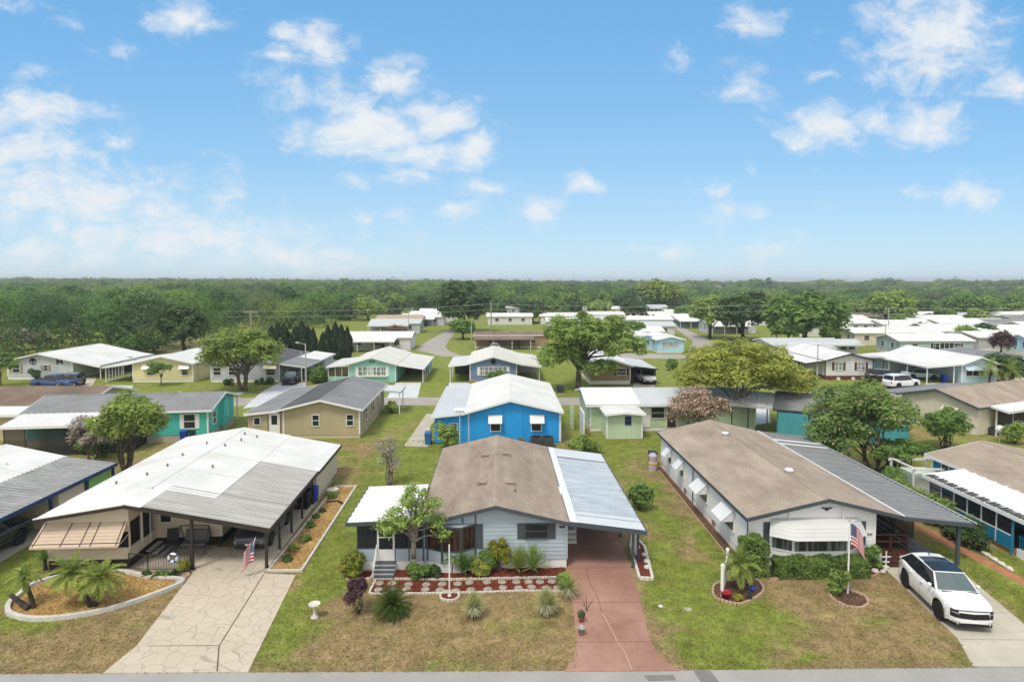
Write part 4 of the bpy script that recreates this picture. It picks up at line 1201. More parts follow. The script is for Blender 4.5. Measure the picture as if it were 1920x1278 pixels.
def bed(name, path, fill, label, edge, eh=.12, ew=.12, seg=None, zf=.03, closed=True, cat='flower bed'):
    root = empty(name, label, cat, (0, 0, 0))
    b = MB(); slab(b, path, -.02, zf, fill); b.build('bed_fill', root)
    b = MB(); border(b, path, ew, eh, edge, closed, seg, gap=.02 if seg else 0); b.build('edging', root)
    return root


bl = smooth_path([(-21.3, 26.2), (-21.15, 25.5), (-20.5, 24.75), (-19.3, 24.35), (-18.0, 24.45), (-16.7, 24.95), (-15.5, 26.0), (-14.7, 27.35), (-16.5, 27.75), (-18.2, 28.3), (-20.3, 28.1), (-21.4, 27.2)], 5)
bed('gravel_bed', bl, GRAVEL, 'curved golden gravel bed with thick white kerb holding two leaning palms', KERBW, .17, .2)
bed('gravel_bed', [(-11.15, 28.3), (-9.55, 28.3), (-9.75, 40.1), (-11.1, 40.1)], GRAVEL, 'long straight golden gravel strip with white edging beside the carport posts', KERBW, .10, .12)
# loose chips lying on the gravel
r = np.random.default_rng(5)


def chips(name, poly, n, s, m, z, seed, parent_label, cat='gravel'):
    xs = [p[0] for p in poly]; ys = [p[1] for p in poly]; P = []
    rr = np.random.default_rng(seed)
    while len(P) < n:
        x, y = rr.uniform(min(xs), max(xs)), rr.uniform(min(ys), max(ys)); c = False
        for i in range(len(poly)):
            (x1, y1), (x2, y2) = poly[i], poly[i - 1]
            if (y1 > y) != (y2 > y) and x < (x2 - x1) * (y - y1) / (y2 - y1) + x1: c = not c
        if c: P.append((x, y, z + rr.random() * .02))
    Nn = np.tile([0, 0, 1.0], (n, 1))
    o = quads(name, np.array(P), Nn, s * rr.uniform(.5, 1.3, n), m, asp=1.5, jit=.45, seed=seed)
    return tag(o, parent_label, cat, kind='stuff')


CHIP = leafmat('gravel_chips', (.26, .15, .05), (.68, .48, .20), trans=0); RCHIP = leafmat('mulch_chips', (.10, .02, .012), (.30, .075, .04), trans=0); BCHIP = leafmat('bark_chips', (.08, .045, .03), (.24, .14, .09), trans=0)
chips('gravel_chips', bl, 5000, .035, CHIP, .035, 1, 'golden gravel chips spread over the curved bed')
chips('gravel_chips', [(-11.1, 28.4), (-9.65, 28.4), (-9.85, 40), (-11.05, 40)], 6000, .035, CHIP, .035, 2, 'golden gravel chips spread along the narrow strip')

# ------------------------------------------------------------------ house in the middle: pale blue siding
BLUEW = mat('pale_blue_siding', (.40, .47, .53), .55, .05, .8)
SHING = mat('brown_shingles', (.37, .30, .24), .95, .18, .8, col2=(.225, .175, .137), fine=.28, bump=.5, bscale=25, stretch=(1, .35, 1))
SHINGP = mat('tan_shingles', (.40, .33, .265), .95, .15, .7, col2=(.24, .19, .148), fine=.28, bump=.5, bscale=25, stretch=(1, .4, 1))
TIN = mat('blue_grey_tin', (.46, .51, .56), .45, .12, .9, col2=(.31, .35, .40), stretch=(.6, 3, 1), fine=.1)
TIND = mat('dark_tin', (.40, .41, .41), .45, .15, .9, col2=(.25, .26, .265), stretch=(.6, 3, 1), fine=.1)
TINV = mat('tin_valley', (.43, .42, .40), .7, .15, .9, col2=(.30, .29, .27), stretch=(.5, 4, 1), fine=.1)  # valleys between roof ribs, toned darker than the rib tops
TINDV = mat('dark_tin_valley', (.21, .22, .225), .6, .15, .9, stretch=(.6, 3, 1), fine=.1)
TINW = mat('weathered_tin', (.60, .60, .57), .5, .12, .9, col2=(.46, .46, .43), stretch=(.5, 4, 1), fine=.1)

hm = Home('mobile_home', 'pale blue mobile home with brown shingle roof, grey carport and rose driveway', (-.2, 28.4), 0, 6.95, 12.3, 2.42, 3.25, BLUEW, SHING, GREYTRIM, sk=.45, xL=-3.75, xR=3.55, ohf=.4, pitch=.2, capm=SHINGP)
hm.carport(3.56, 2.40, 7.25, 1.92, -.4, 12.4, TIN, [(6.7, -.05), (7.12, .75), (6.8, 3.5), (6.8, 7.2), (6.8, 11.5)], ribs=.42, pm=GREYTRIM, edge=GREYTRIM)
b = MB()
b.hexa([(3.56, -.4, 2.452), (3.95, -.4, 2.40), (3.95, 12.4, 2.40), (3.56, 12.4, 2.452), (3.56, -.4, 2.47), (3.95, -.4, 2.42), (3.95, 12.4, 2.42), (3.56, 12.4, 2.47)], WMETAL)
b.build('flashing', hm.root)
for y0, y1 in ((-.38, .55), (.62, 1.0), (10.4, 12.3)):
    b = MB(); b.hexa([(3.96, y0, 2.402), (7.2, y0, 1.982), (7.2, y1, 1.982), (3.96, y1, 2.402), (3.96, y0, 2.412), (7.2, y0, 1.992), (7.2, y1, 1.992), (3.96, y1, 2.412)], mat('pale_tin', (.60, .63, .66), .45, .08, 1, stretch=(.5, 4, 1)))
    b.build('pale_panel', hm.root)
# box vents on the shingles
for x, y in ((-.75, 3.2), (.75, 3.2), (-.7, 8.2), (.6, 8.4)):
    z = hm.line(x); b = MB(); b.box(x - .22, y - .2, z - .05, x + .22, y + .2, z + .12, SHINGP); b.box(x - .24, y - .24, z + .121, x + .24, y + .22, z + .15, SHING); b.build('roof_vent', hm.root)
hm.vents([(1.0, 2.2)], mat('grey_vent', (.25, .2, .17), .7))
hm.window('F', 1.98, 1.52, 2.18, 1.05, GREYTRIM, GLASS, GREYTRIM, .33)
for z in (1.0,):
    hm.box('trim_strip', -1.0, -.035, .47, -.94, -.021, 2.95, GREYTRIM)
    hm.box('trim_strip', -1.62, -.035, 2.25, -1.56, -.021, 2.85, GREYTRIM)
hm.box('house_number', 3.1, -.05, 2.0, 3.36, -.022, 2.1, GREYTRIM)


def bay(h, pts, z0, zs, zt, wallm, fm, gm, sk=None, skm=None, nb=1, cap=True):
    """angled bay window: boarded base, panes between posts"""
    b = MB()
    for a, c in zip(pts[:-1], pts[1:]): lap(b, a, c, z0, [(0, zs), (1, zs)], wallm, .2, .015)
    if sk is not None:
        for a, c in zip(pts[:-1], pts[1:]): b.poly([(*a, sk), (*c, sk), (*c, z0), (*a, z0)], skm)
    f = b.build('bay_window', h.root)
    if cap: b = MB(); b.poly([(*p, zt + .05) for p in pts], wallm); b.build('bay_top', f)
    fb = MB(); gb = MB()
    for a, c in zip(pts[:-1], pts[1:]):
        a_, c_ = Vector((*a, 0)), Vector((*c, 0)); d = (c_ - a_).normalized(); nn = Vector((d.y, -d.x, 0))
        gb.poly([(*(a_ + nn * .005).xy, zs), (*(c_ + nn * .005).xy, zs), (*(c_ + nn * .005).xy, zt), (*(a_ + nn * .005).xy, zt)], gm)
        for p, q in ((a_, a_ + d * .05), (c_ - d * .05, c_)) + tuple(((a_.lerp(c_, i / nb) - d * .03, a_.lerp(c_, i / nb) + d * .03) for i in range(1, nb))):
            o0, o1 = nn * .001, nn * .04
            fb.hexa([(*(p + o0).xy, z0), (*(q + o0).xy, z0), (*(q + o1).xy, z0), (*(p + o1).xy, z0), (*(p + o0).xy, zt + .05), (*(q + o0).xy, zt + .05), (*(q + o1).xy, zt + .05), (*(p + o1).xy, zt + .05)], fm)
        for za, zb in ((zs - .05, zs + .02), (zt - .02, zt + .06)):
            p, q = a_ + d * .05, c_ - d * .05
            fb.hexa([(*(p + o0).xy, za), (*(q + o0).xy, za), (*(q + o1).xy, za), (*(p + o1).xy, za), (*(p + o0).xy, zb), (*(q + o0).xy, zb), (*(q + o1).xy, zb), (*(p + o1).xy, zb)], fm)
    fb.build('frame', f); gb.build('pane', f)
    return f


GLASS_B = glass('brown_curtain_glass', (.012, .012, .012), (.09, .042, .022))
bay(hm, [(-3.3, -.02), (-2.55, -.42), (-1.65, -.5), (-.98, -.02)], .45, 1.08, 2.2, BLUEW, GREYTRIM, GLASS_B, 0.0, WHITE)
hm.box('shutter', -.93, -.05, 1.02, -.62, -.022, 2.22, GREYTRIM)
hm.box('shutter', -3.42, -.05, 1.02, -3.33, -.022, 2.22, GREYTRIM)
# screen porch on the left
x0, x1 = -6.65, -3.5
b = MB(); b.box(x0, -.1, 0, x1 + .02, 4.2, .47, WHITE); b.build('porch_base', hm.root)
hm.carport(-3.76, 2.58, -7.1, 2.46, -.38, 4.6, mat('white_tin', (.72, .72, .70), .45, .06, 1, stretch=(.5, 4, 1)), [], ribs=.6, edge=GREYTRIM, name='porch_roof')
hm.screens(x0, -5.72, -.1, .47, 2.34, 1, GREYTRIM, knee=.6, km=BLUEW)
hm.screens(-4.85, x1, -.1, .47, 2.38, 2, GREYTRIM, knee=.6, km=BLUEW)
hm.screens(0, 4.2, x0, .47, 2.34, 4, GREYTRIM, knee=.6, km=BLUEW, depth_axis='y')
b = MB()
for xa, xb in ((-5.70, -5.62), (-4.95, -4.87)): b.box(xa, -.13, .5, xb, -.07, 2.36, WHITE)
b.box(-5.62, -.13, 2.26, -4.95, -.07, 2.36, WHITE); b.box(-5.62, -.13, 1.62, -4.95, -.07, 1.67, WHITE); b.box(-5.62, -.13, .5, -4.95, -.07, 1.05, WHITE)
d = b.build('screen_door', hm.root)
b = MB(); b.box(-5.62, -.105, 1.05, -4.95, -.098, 2.26, SCREEN); b.build('insect_screen', d)
b = MB(); b.box(-5.08, -.18, 1.28, -5.02, -.13, 1.4, GREYTRIM); b.build('handle', d)
hm.box('porch_floor', x0 + .05, -.05, .471, x1, 4.15, .49, mat('porch_carpet', (.20, .2, .2)))
# steps
stp = MB(); tr_ = MB()
for i in range(4):
    z = .12 + .115 * i; y0 = -.95 + .2 * i
    stp.box(-5.75, y0, 0, -4.82, -.11 if i == 3 else y0 + .2, z - .03, WHITE); tr_.box(-5.78, y0 - .03, z - .03, -4.79, -.105 if i == 3 else y0 + .2, z, GREYTRIM)
s_ = stp.build('steps', hm.root); tr_.build('tread', s_)
b = MB()
b.tube([(-5.72, -1.0, .02), (-5.72, -1.0, .62)], [.02, .02], WHITE, 6); b.tube([(-5.72, -.15, .5), (-5.72, -.15, 1.3)], [.02, .02], WHITE, 6); b.tube([(-5.72, -1.0, .62), (-5.72, -.15, 1.3)], [.022, .022], WHITE, 6); b.tube([(-5.72, -1.0, .35), (-5.72, -.15, 1.0)], [.015, .015], WHITE, 6)
b.build('handrail', hm.root)
# side steps with white rail inside the carport
b = MB()
for i in range(3): b.box(3.5, 2.6 + .28 * i, 0, 4.3, 2.9 + .28 * i if i < 2 else 4.2, .18 + .17 * i, WHITE)
s_ = b.build('side_steps', hm.root); b = MB()
for zz in (.5, .85): b.tube([(4.25, 2.6, zz), (4.25, 3.4, zz + .45), (4.25, 4.2, zz + .45)], [.02] * 3, WHITE, 6)
for y, z in ((2.6, .85), (3.4, 1.3), (4.2, 1.3)): b.tube([(4.25, y, .1), (4.25, y, z)], [.02] * 2, WHITE, 6)
b.build('handrail', s_)
hm.window('R', 5.6, 1.3, 2.1, 1.2); hm.window('R', 9.2, 1.3, 2.1, 1.2); hm.door('R', 3.8, .5)
hm.window('L', 6.5, 1.2, 2.1, 1.2); hm.window('L', 10, 1.2, 2.1, 1.0)
# white lattice between the two outer posts
b = MB()
for i in range(14):
    a = i * .12; b.hexa([(7.1, .8 + a * 0, .1 + a * .1, ), (7.13, .8, .1), (7.13, 1.9, .1), (7.1, 1.9, .1), (7.1, .8, .12), (7.13, .8, .12), (7.13, 1.9, .12), (7.1, 1.9, .12)], WHITE) if i == 0 else None
    b.box(7.1, .82 + i * .08, .12, 7.12, .84 + i * .08, 1.55, WHITE); b.box(7.12, .82, .14 + i * .105, 7.135, 1.9, .16 + i * .105, WHITE)
b.build('lattice', hm.root)

# mulch beds, edging and stepping stones
mb_ = [(-7.2, 27.45), (-6.05, 27.45), (-6.05, 28.25), (-6.9, 28.3), (-7.2, 28.25)]
bed('flower_bed', mb_, MULCH, 'small red mulch bed left of the porch steps', WSTONE, .09, .09, .13, closed=False)
mb2 = [(-4.95, 27.42), (-2.3, 27.3), (3.15, 27.42), (3.2, 28.38), (-4.95, 28.3)]
root = empty('flower_bed', 'red mulch bed planted along the pale blue front wall', 'flower bed')
b = MB(); slab(b, mb2, -.02, .03, MULCH); b.build('bed_fill', root)
b = MB(); border(b, mb2[:3], .09, .09, WSTONE, False, .13, gap=.02); b.build('edging', root)
mb3 = [(-5.85, 26.12), (-2.5, 26.1), (-1.5, 26.12), (1.0, 26.25), (3.05, 26.15), (3.1, 27.3), (-2.3, 27.18), (-5.8, 27.33)]
root = empty('flower_bed', 'long red mulch strip laid with two rows of round stepping stones', 'flower bed')
b = MB(); slab(b, mb3, -.02, .026, MULCH); b.build('bed_fill', root)
b = MB(); border(b, [mb3[-1], mb3[0], *mb3[1:5]], .09, .07, WSTONE, False, .16, gap=.015); b.build('edging', root)
chips('mulch_chips', mb3, 3000, .03, RCHIP, .03, 3, 'red mulch chips around the stepping stones', 'mulch'); chips('mulch_chips', mb2, 2000, .03, RCHIP, .034, 4, 'red mulch chips under the front shrubs', 'mulch')
STONE = mat('stepping_stone', (.42, .37, .31), .9, .22, 4, col2=(.24, .2, .17), fine=.15, bump=.6)
top_ = [(313, 585), (415, 587), (550, 595), (695, 597), (825, 593), (950, 590), (1047, 580), (1190, 577), (1315, 575), (1432, 575), (1532, 575), (1625, 575), (1722, 572)]
bot_ = [(303, 638), (420, 635), (535, 635), (687, 637), (808, 640), (937, 648), (1060, 640), (1197, 635), (1323, 622), (1448, 625), (1557, 618), (1675, 625), (1768, 622)]
for row, rows in ((top_, 'in the row nearest the house'), (bot_, 'in the row nearest the lawn')):
    for i, (px, py) in enumerate(row):
        x, y = g(640 + px / 4.364, 960 + py / 4.364); b = MB(); b.lathe([(.195, 0), (.2, .03), (.185, .045)], (x, y, .02), STONE, 18)
        tag(b.build('stepping_stone'), 'round tan stepping stone set in red mulch ' + rows, 'stepping stone', 'stepping stones in the red mulch strip')
# flagpole stump in its ring
ring = [(-2.23 + .42 * math.cos(a * math.pi / 9), 25.85 + .42 * math.sin(a * math.pi / 9)) for a in range(18)]
bed('flower_bed', ring, MULCH, 'small round red mulch bed ringed with white stones around the bare pole', WSTONE, .09, .09, .15)
b = MB(); b.tube([(-2.23, 25.85, 0), (-2.23, 25.85, 2.35)], [.035, .03], WHITE, 10); b.cyl((-2.23, 25.85, 0), (-2.23, 25.85, .08), .08, WHITE, n=10); tag(b.build('flagpole'), 'bare white pole standing in the small round mulch ring', 'pole')

# ------------------------------------------------------------------ house on the left: cream with white roof
CREAM = mat('cream_siding', (.66, .57, .43), .6, .04, .6)
BROWNT = mat('brown_trim', (.045, .035, .03), .5, .1)
SKD = mat('dark_skirt', (.03, .028, .026), .9, .1)
TAUPE = mat('taupe_awning', (.56, .44, .33), .5, .05, .8)
hl = Home('mobile_home', 'cream mobile home with big white roof, ribbed carport and stamped stone driveway', (-17.9, 28.3), R(2), 7.3, 14.4, 2.78, 3.38, CREAM, WROOF, WHITE, sk=.45, body=False, rx=0, heL=2.80, heR=2.66, oh=.45, ohf=-2.3, ohb=.35, xR=3.25)
hl.annex('wall', -3.95, 2.95, 3.3, 14.3, .45, 2.72, 2.62, CREAM); hl.box('skirting', -3.9, 3.0, 0, 3.25, 14.25, .46, SKD)
b = MB(); lap(b, (-3.95, 2.95), (3.3, 2.95), 2.5, [(0, 2.72), (.54, 3.28), (1, 2.6)], CREAM); b.build('gable', hl.root); b = MB(); lap(b, (3.3, 14.3), (-3.95, 14.3), 2.5, [(0, 2.6), (.46, 3.28), (1, 2.72)], CREAM); b.build('gable', hl.root)
# lower front roof: white to the left, ribbed to the right
zf = lambda x: 3.356 + (.152 * x if x < 0 else -.1994 * x)
b = MB(); b.hexa([(-4.1, 0, zf(-4.1) - .1), (0, 0, zf(0) - .1), (0, 2.45, zf(0) - .1), (-4.1, 2.45, zf(-4.1) - .1), (-4.1, 0, zf(-4.1)), (0, 0, zf(0)), (0, 2.45, zf(0)), (-4.1, 2.45, zf(-4.1))], WROOF)
b.hexa([(0, 0, zf(0) - .1), (.8, 0, zf(.8) - .1), (.8, 2.45, zf(.8) - .1), (0, 2.45, zf(0) - .1), (0, 0, zf(0)), (.8, 0, zf(.8)), (.8, 2.45, zf(.8)), (0, 2.45, zf(0))], WROOF)
fr = b.build('porch_roof', hl.root)
b = MB()
b.hexa([(-4.12, -.05, zf(-4.1) - .2), (0, -.05, zf(0) - .2), (0, -.003, zf(0) - .2), (-4.12, -.003, zf(-4.1) - .2), (-4.12, -.05, zf(-4.1) - .03), (0, -.05, zf(0) - .03), (0, -.003, zf(0) - .03), (-4.12, -.003, zf(-4.1) - .03)], BROWNT)
b.hexa([(0, -.05, zf(0) - .2), (6.8, -.05, zf(6.8) - .2), (6.8, -.003, zf(6.8) - .2), (0, -.003, zf(0) - .2), (0, -.05, zf(0) - .03), (6.8, -.05, zf(6.8) - .03), (6.8, -.003, zf(6.8) - .03), (0, -.003, zf(0) - .03)], BROWNT)
b.hexa([(-4.14, -.07, zf(-4.1) - .03), (0, -.07, zf(0) - .03), (0, .0, zf(0) - .03), (-4.14, .0, zf(-4.1) - .03), (-4.14, -.07, zf(-4.1) + .02), (0, -.07, zf(0) + .02), (0, 0, zf(0) + .02), (-4.14, 0, zf(-4.1) + .02)], WHITE)
b.build('fascia', fr)
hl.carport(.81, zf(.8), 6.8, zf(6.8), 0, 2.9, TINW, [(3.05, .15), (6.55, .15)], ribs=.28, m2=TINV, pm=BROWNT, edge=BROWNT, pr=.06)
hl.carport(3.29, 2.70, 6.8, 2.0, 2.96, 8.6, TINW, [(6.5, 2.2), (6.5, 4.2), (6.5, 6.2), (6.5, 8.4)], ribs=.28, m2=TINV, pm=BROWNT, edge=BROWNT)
b = MB(); b.hexa([(3.27, 8.64, 2.64), (6.85, 8.64, 1.92), (6.85, 14.75, 1.92), (3.27, 14.75, 2.64), (3.27, 8.64, 2.725), (6.85, 8.64, 2.01), (6.85, 14.75, 2.01), (3.27, 14.75, 2.725)], WROOF); b.box(6.86, 8.64, 1.83, 6.9, 14.75, 2.02, BROWNT); b.build('shed_roof', hl.root)
hl.annex('shed_wall', 3.32, 9.0, 6.6, 14.4, .12, 2.55, 1.92, CREAM); hl.box('shed_base', 3.34, 9.02, 0, 6.58, 14.38, .13, SKD)
hl.vents([(-1.6, 5), (-1.2, 6.4), (1.4, 6.3), (-1.4, 8.6), (-1.0, 11.0), (.9, 11.8), (1.5, 13), (.6, 13.2), (.5, 10.2), (-2.8, 4.2)], mat('grey_vent', (.25, .2, .17)))
b = MB(); b.box(-.16, 2.15, 3.2, .16, 2.29, 3.42, WROOF); b.build('ridge_cap', fr)
# porch room
px0, px1, py0, py1 = -3.95, -.1, .55, 2.93
b = MB(); lap(b, (px0, py0), (px1, py0), .45, [(0, .95), (1, .95)], CREAM); lap(b, (px1, py0), (px1, py1), .45, [(0, .95), (1, .95)], CREAM, flip=False); lap(b, (px0, py1), (px0, py0), .45, [(0, 2.4), (1, 2.4)], CREAM)
lap(b, (px0, py0), (px1, py0), 1.85, [(0, 2.48), (1, 3.05)], CREAM); lap(b, (px1, py0), (px1, py1), 2.3, [(0, 3.05), (1, 3.05)], CREAM); b.build('porch_wall', hl.root)
hl.box('skirting', px0 + .03, py0 + .03, 0, px1 - .03, py1, .46, SKD)
hl.screens(px0, px1, py0 + .03, .95, 1.87, 3, CREAM); hl.screens(py0 + .05, 1.55, px1 - .03, .95, 2.32, 1, CREAM, depth_axis='y')
b = MB(); b.box(px0 + .1, py0 + .15, .46, px1 - .1, py1 - .1, .5, SKD); b.box(px0 + .1, py1 - .3, .5, px1 - .1, py1 - .2, 2.4, mat('brown_blind', (.06, .05, .045))); b.build('porch_floor', hl.root)
b = MB()
for a, c in ((1.62, 1.68), (2.36, 2.42)): b.box(px1 - .05, a, .5, px1 + .03, c, 2.35, WHITE)
b.box(px1 - .05, 1.68, 2.28, px1 + .03, 2.36, 2.35, WHITE); b.box(px1 - .03, 1.68, .5, px1 + .01, 2.36, .75, WHITE)
d = b.build('screen_door', hl.root); b = MB(); b.box(px1 - .015, 1.68, .75, px1 - .008, 2.36, 2.28, SCREEN); b.build('insect_screen', d)
# big slatted awning over the porch windows
b = MB(); xa, xb, ya, yb, za, zb = -4.0, -.15, py0 - .06, py0 - .75, 2.3, 1.42
b.hexa([(xa, ya, za - .03), (xb, ya, za - .03), (xb - .05, yb, zb - .03), (xa - .25, yb, zb - .03), (xa, ya, za), (xb, ya, za), (xb - .05, yb, zb), (xa - .25, yb, zb)], TAUPE)
for k in range(7):
    t = k / 7
    y_, z_ = ya + (yb - ya) * t, za + (zb - za) * t; b.box(xa - .25 * t, y_ - .012, z_ + .002, xb - .05 * t, y_ + .0, z_ + .012, TAUPE)
aw = b.build('awning', hl.root)
b = MB()
for t in (.03, .34, .56, .68, .97):
    b.hexa([(xa + (xb - xa) * t - .02, ya, za + .014), (xa + (xb - xa) * t + .02, ya, za + .014), (xa - .25 + (xb - xa + .2) * t + .02, yb, zb + .014), (xa - .25 + (xb - xa + .2) * t - .02, yb, zb + .014),
            (xa + (xb - xa) * t - .02, ya, za + .03), (xa + (xb - xa) * t + .02, ya, za + .03), (xa - .25 + (xb - xa + .2) * t + .02, yb, zb + .03), (xa - .25 + (xb - xa + .2) * t - .02, yb, zb + .03)], BROWNT)
b.box(xa - .24, yb - .02, zb - .08, xb - .05, yb - .002, zb + .0, TAUPE); b.box(xa - .22, yb + .07, zb + .105, xb - .06, yb + .1, zb + .13, BROWNT); b.build('awning_strap', aw)
b = MB(); b.tube([(xb - .05, yb + .03, zb), (px1 + .02, py0, 1.75)], [.012] * 2, WHITE, 5); b.build('awning_arm', aw)
# wall window and door steps by the patio
hl.box('window', 1.0 - .9, 2.90, 1.25, .75, 2.94, 2.15, WHITE)
b = MB(); b.box(.17, 2.885, 1.3, .68, 2.899, 2.1, GLASS); b.build('pane', hl.root)
b = MB()
for i in range(3):
    xx = px1 + .25 + .3 * i; zz = .42 - .13 * i
    b.box(xx, 1.45, zz - .04, xx + .27, 2.6, zz, mat('grey_tread', (.36, .34, .31))); b.box(xx + .23, 1.45, zz - .1, xx + .27, 2.6, zz - .041, BROWNT); b.box(xx + .02, 1.5, 0, xx + .06, 1.56, zz - .04, BROWNT); b.box(xx + .02, 2.5, 0, xx + .06, 2.56, zz - .04, BROWNT)
b.build('steps', hl.root)
b = MB()
pts = [(px1 + .05, .35), (1.0, .05), (2.95, .1)]
for i in range(2):
    (xa, ya), (xb, yb) = pts[i], pts[i + 1]; n_ = int(math.hypot(xb - xa, yb - ya) / .12)
    b.tube([(xa, ya, .82), (xb, yb, .82)], [.02] * 2, BROWNT, 6); b.tube([(xa, ya, .12), (xb, yb, .12)], [.015] * 2, BROWNT, 6)
    for k in range(n_ + 1):
        t = k / n_; b.tube([(xa + (xb - xa) * t, ya + (yb - ya) * t, .02), (xa + (xb - xa) * t, ya + (yb - ya) * t, .82)], [.028 if k in (0, n_) else .008] * 2, BROWNT, 5)
rl = b.build('railing'); rl.location = (-17.9, 28.3, 0); rl.rotation_euler = (0, 0, R(2)); tag(rl, 'low black metal railing around the cream house patio', 'railing')
b = MB(); slab(b, [(-18.0, 28.6), (-15.2, 28.35), (-14.9, 31.2), (-18.0, 31.2)], -.02, .05, mat('patio_slab', (.38, .34, .28), .9, .1)); o = b.build('patio'); o['kind'] = 'structure'
# round white and blue ring hung on the railing
b = MB(); q = Vector((0, -1, 0)).to_track_quat('Z', 'Y')
prof = [(.19 + .06 * math.cos(a), .06 * math.sin(a)) for a in np.linspace(0, 2 * math.pi, 9)]
n0 = len(b.f); b.lathe(prof, (-15.6, 28.2, .78), WHITE, 20, q)
for f in (-2, -1): pass
del b.f[-2:]; del b.m[-2:]
o = b.build('ring_ornament', smooth=True); tag(o, 'round white ring ornament with blue bands hung on the black railing', 'ornament')
for a in (0.6, 2.2, 3.8, 5.3):
    c = Vector((-15.6 + .19 * math.cos(a), 28.2, .78 + .19 * math.sin(a))); t = Vector((-math.sin(a), 0, math.cos(a))) * .05
    b2 = MB(); b2.cyl(c - t, c + t, .066, mat('blue_band', (.03, .10, .30)), n=10); b2.build('band', o)
# patio swing with canopy frame, and chair
b = MB(); sm = mat('grey_cushion', (.14, .14, .13), .9)
X0, X1, Y0 = -16.5, -15.05, 30.6
for x in (X0, X1):
    b.tube([(x, Y0 - .55, .05), (x, Y0, 1.35)], [.025] * 2, BROWNT, 6); b.tube([(x, Y0 + .55, .05), (x, Y0, 1.35)], [.025] * 2, BROWNT, 6)
b.tube([(X0, Y0, 1.35), (X1, Y0, 1.35)], [.025] * 2, BROWNT, 6)
s = tag(b.build('porch_swing'), 'dark metal patio swing with grey cushions under the cream house carport', 'swing')
b = MB(); b.box(X0 + .12, Y0 - .3, .42, X1 - .12, Y0 + .2, .5, sm); b.build('seat', s); b = MB(); b.hexa([(X0 + .12, Y0 + .18, .5), (X1 - .12, Y0 + .18, .5), (X1 - .12, Y0 + .26, .5), (X0 + .12, Y0 + .26, .5), (X0 + .12, Y0 + .32, 1.0), (X1 - .12, Y0 + .32, 1.0), (X1 - .12, Y0 + .4, 1.0), (X0 + .12, Y0 + .4, 1.0)], sm); b.build('backrest', s)


def patio_chair(label, x, y, rz, m):
    c = empty('patio_chair', label, 'chair', (x, y, .05), rz)
    b = MB(); b.box(-.25, -.25, .4, .25, .25, .44, m); b.build('seat', c)
    b = MB(); b.hexa([(-.25, .22, .44), (.25, .22, .44), (.25, .26, .44), (-.25, .26, .44), (-.25, .38, 1.0), (.25, .38, 1.0), (.25, .42, 1.0), (-.25, .42, 1.0)], m); b.build('backrest', c)
    for sx in (-.24, .24):
        for sy in (-.24, .26):
            b = MB(); b.tube([(sx, sy, 0), (sx, sy * .9, .42)], [.015] * 2, BROWNT, 5); b.build('leg', c)
    return c


patio_chair('dark sling patio chair between the door steps and the swing', -17.0, 30.6, R(15), mat('dark_sling', (.035, .035, .035)))


def bin_(label, x, y, rz, m, lid=None, group=None):
    o = empty('wheelie_bin', label, 'bin', (x, y, 0), rz, group)
    b = MB(); b.hexa([(-.24, -.28, .04), (.24, -.28, .04), (.24, .28, .04), (-.24, .28, .04), (-.29, -.36, .95), (.29, -.36, .95), (.29, .36, .95), (-.29, .36, .95)], m); b.build('body', o, bevel=.02)
    b = MB(); b.hexa([(-.31, -.38, .955), (.31, -.38, .955), (.31, .40, .955), (-.31, .40, .955), (-.27, -.33, 1.05), (.27, -.33, 1.05), (.27, .38, 1.06), (-.27, .38, 1.06)], lid or m); b.build('lid', o, bevel=.02)
    for sx in (-.25, .25): b = MB(); b.cyl((sx - .03, .3, .11), (sx + .03, .3, .11), .11, TYRE, n=12); b.build('wheel', o)
    return o


BINB = mat('blue_bin_plastic', (.012, .05, .36), .4, .05); BINK = mat('black_bin_plastic', (.015, .016, .018), .5, .05); BING = mat('green_bin_plastic', (.01, .05, .03), .5, .05)
bin_('dark wheeled bin under the cream house carport', -12.0, 36.3, R(80), BINK); bin_('bright blue wheeled bin against the cream shed wall', -11.85, 37.25, R(80), BINB)

# ------------------------------------------------------------------ house on the right: white siding, brown roof
WSID = mat('white_siding', (.80, .80, .79), .5, .03, .8)
hr_ = Home('mobile_home', 'white sided mobile home with brown roof, bay awning and long dark carport', (15.3, 28.4), 0, 6.3, 15.6, 2.62, 3.48, WSID, SHINGP, GREYTRIM, sk=.42, skm=WSID, rx=.58, heL=2.62, heR=2.86, xL=-3.4, xR=4.2, ohf=.45, pitch=.2, capm=SHING)
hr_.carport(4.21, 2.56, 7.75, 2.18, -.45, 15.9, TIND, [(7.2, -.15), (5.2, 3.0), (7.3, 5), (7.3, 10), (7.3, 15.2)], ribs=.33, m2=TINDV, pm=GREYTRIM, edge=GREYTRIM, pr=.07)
b = MB(); b.hexa([(4.2, -.45, 2.612), (4.32, -.45, 2.6), (4.32, 15.9, 2.6), (4.2, 15.9, 2.612), (4.2, -.45, 2.64), (4.32, -.45, 2.63), (4.32, 15.9, 2.63), (4.2, 15.9, 2.64)], WMETAL); b.box(7.8, -.48, 2.19, 7.83, 15.9, 2.26, WMETAL); b.build('flashing', hr_.root)
for y0, y1 in ((12.3, 12.65), (13.3, 13.7)):
    b = MB(); b.hexa([(4.33, y0, 2.60), (7.7, y0, 2.235), (7.7, y1, 2.235), (4.33, y1, 2.60), (4.33, y0, 2.61), (7.7, y0, 2.245), (7.7, y1, 2.245), (4.33, y1, 2.61)], WMETAL)
    b.build('pale_panel', hr_.root)
for x, y in ((.6, 3.6), (.2, 11.8)):
    z = hr_.line(x); b = MB(); b.cyl((x, y, z), (x, y, z + .12), .16, WMETAL, n=12); b.cyl((x, y, z + .12), (x, y, z + .2), .24, WMETAL, .2, n=12); b.build('roof_vent', hr_.root)
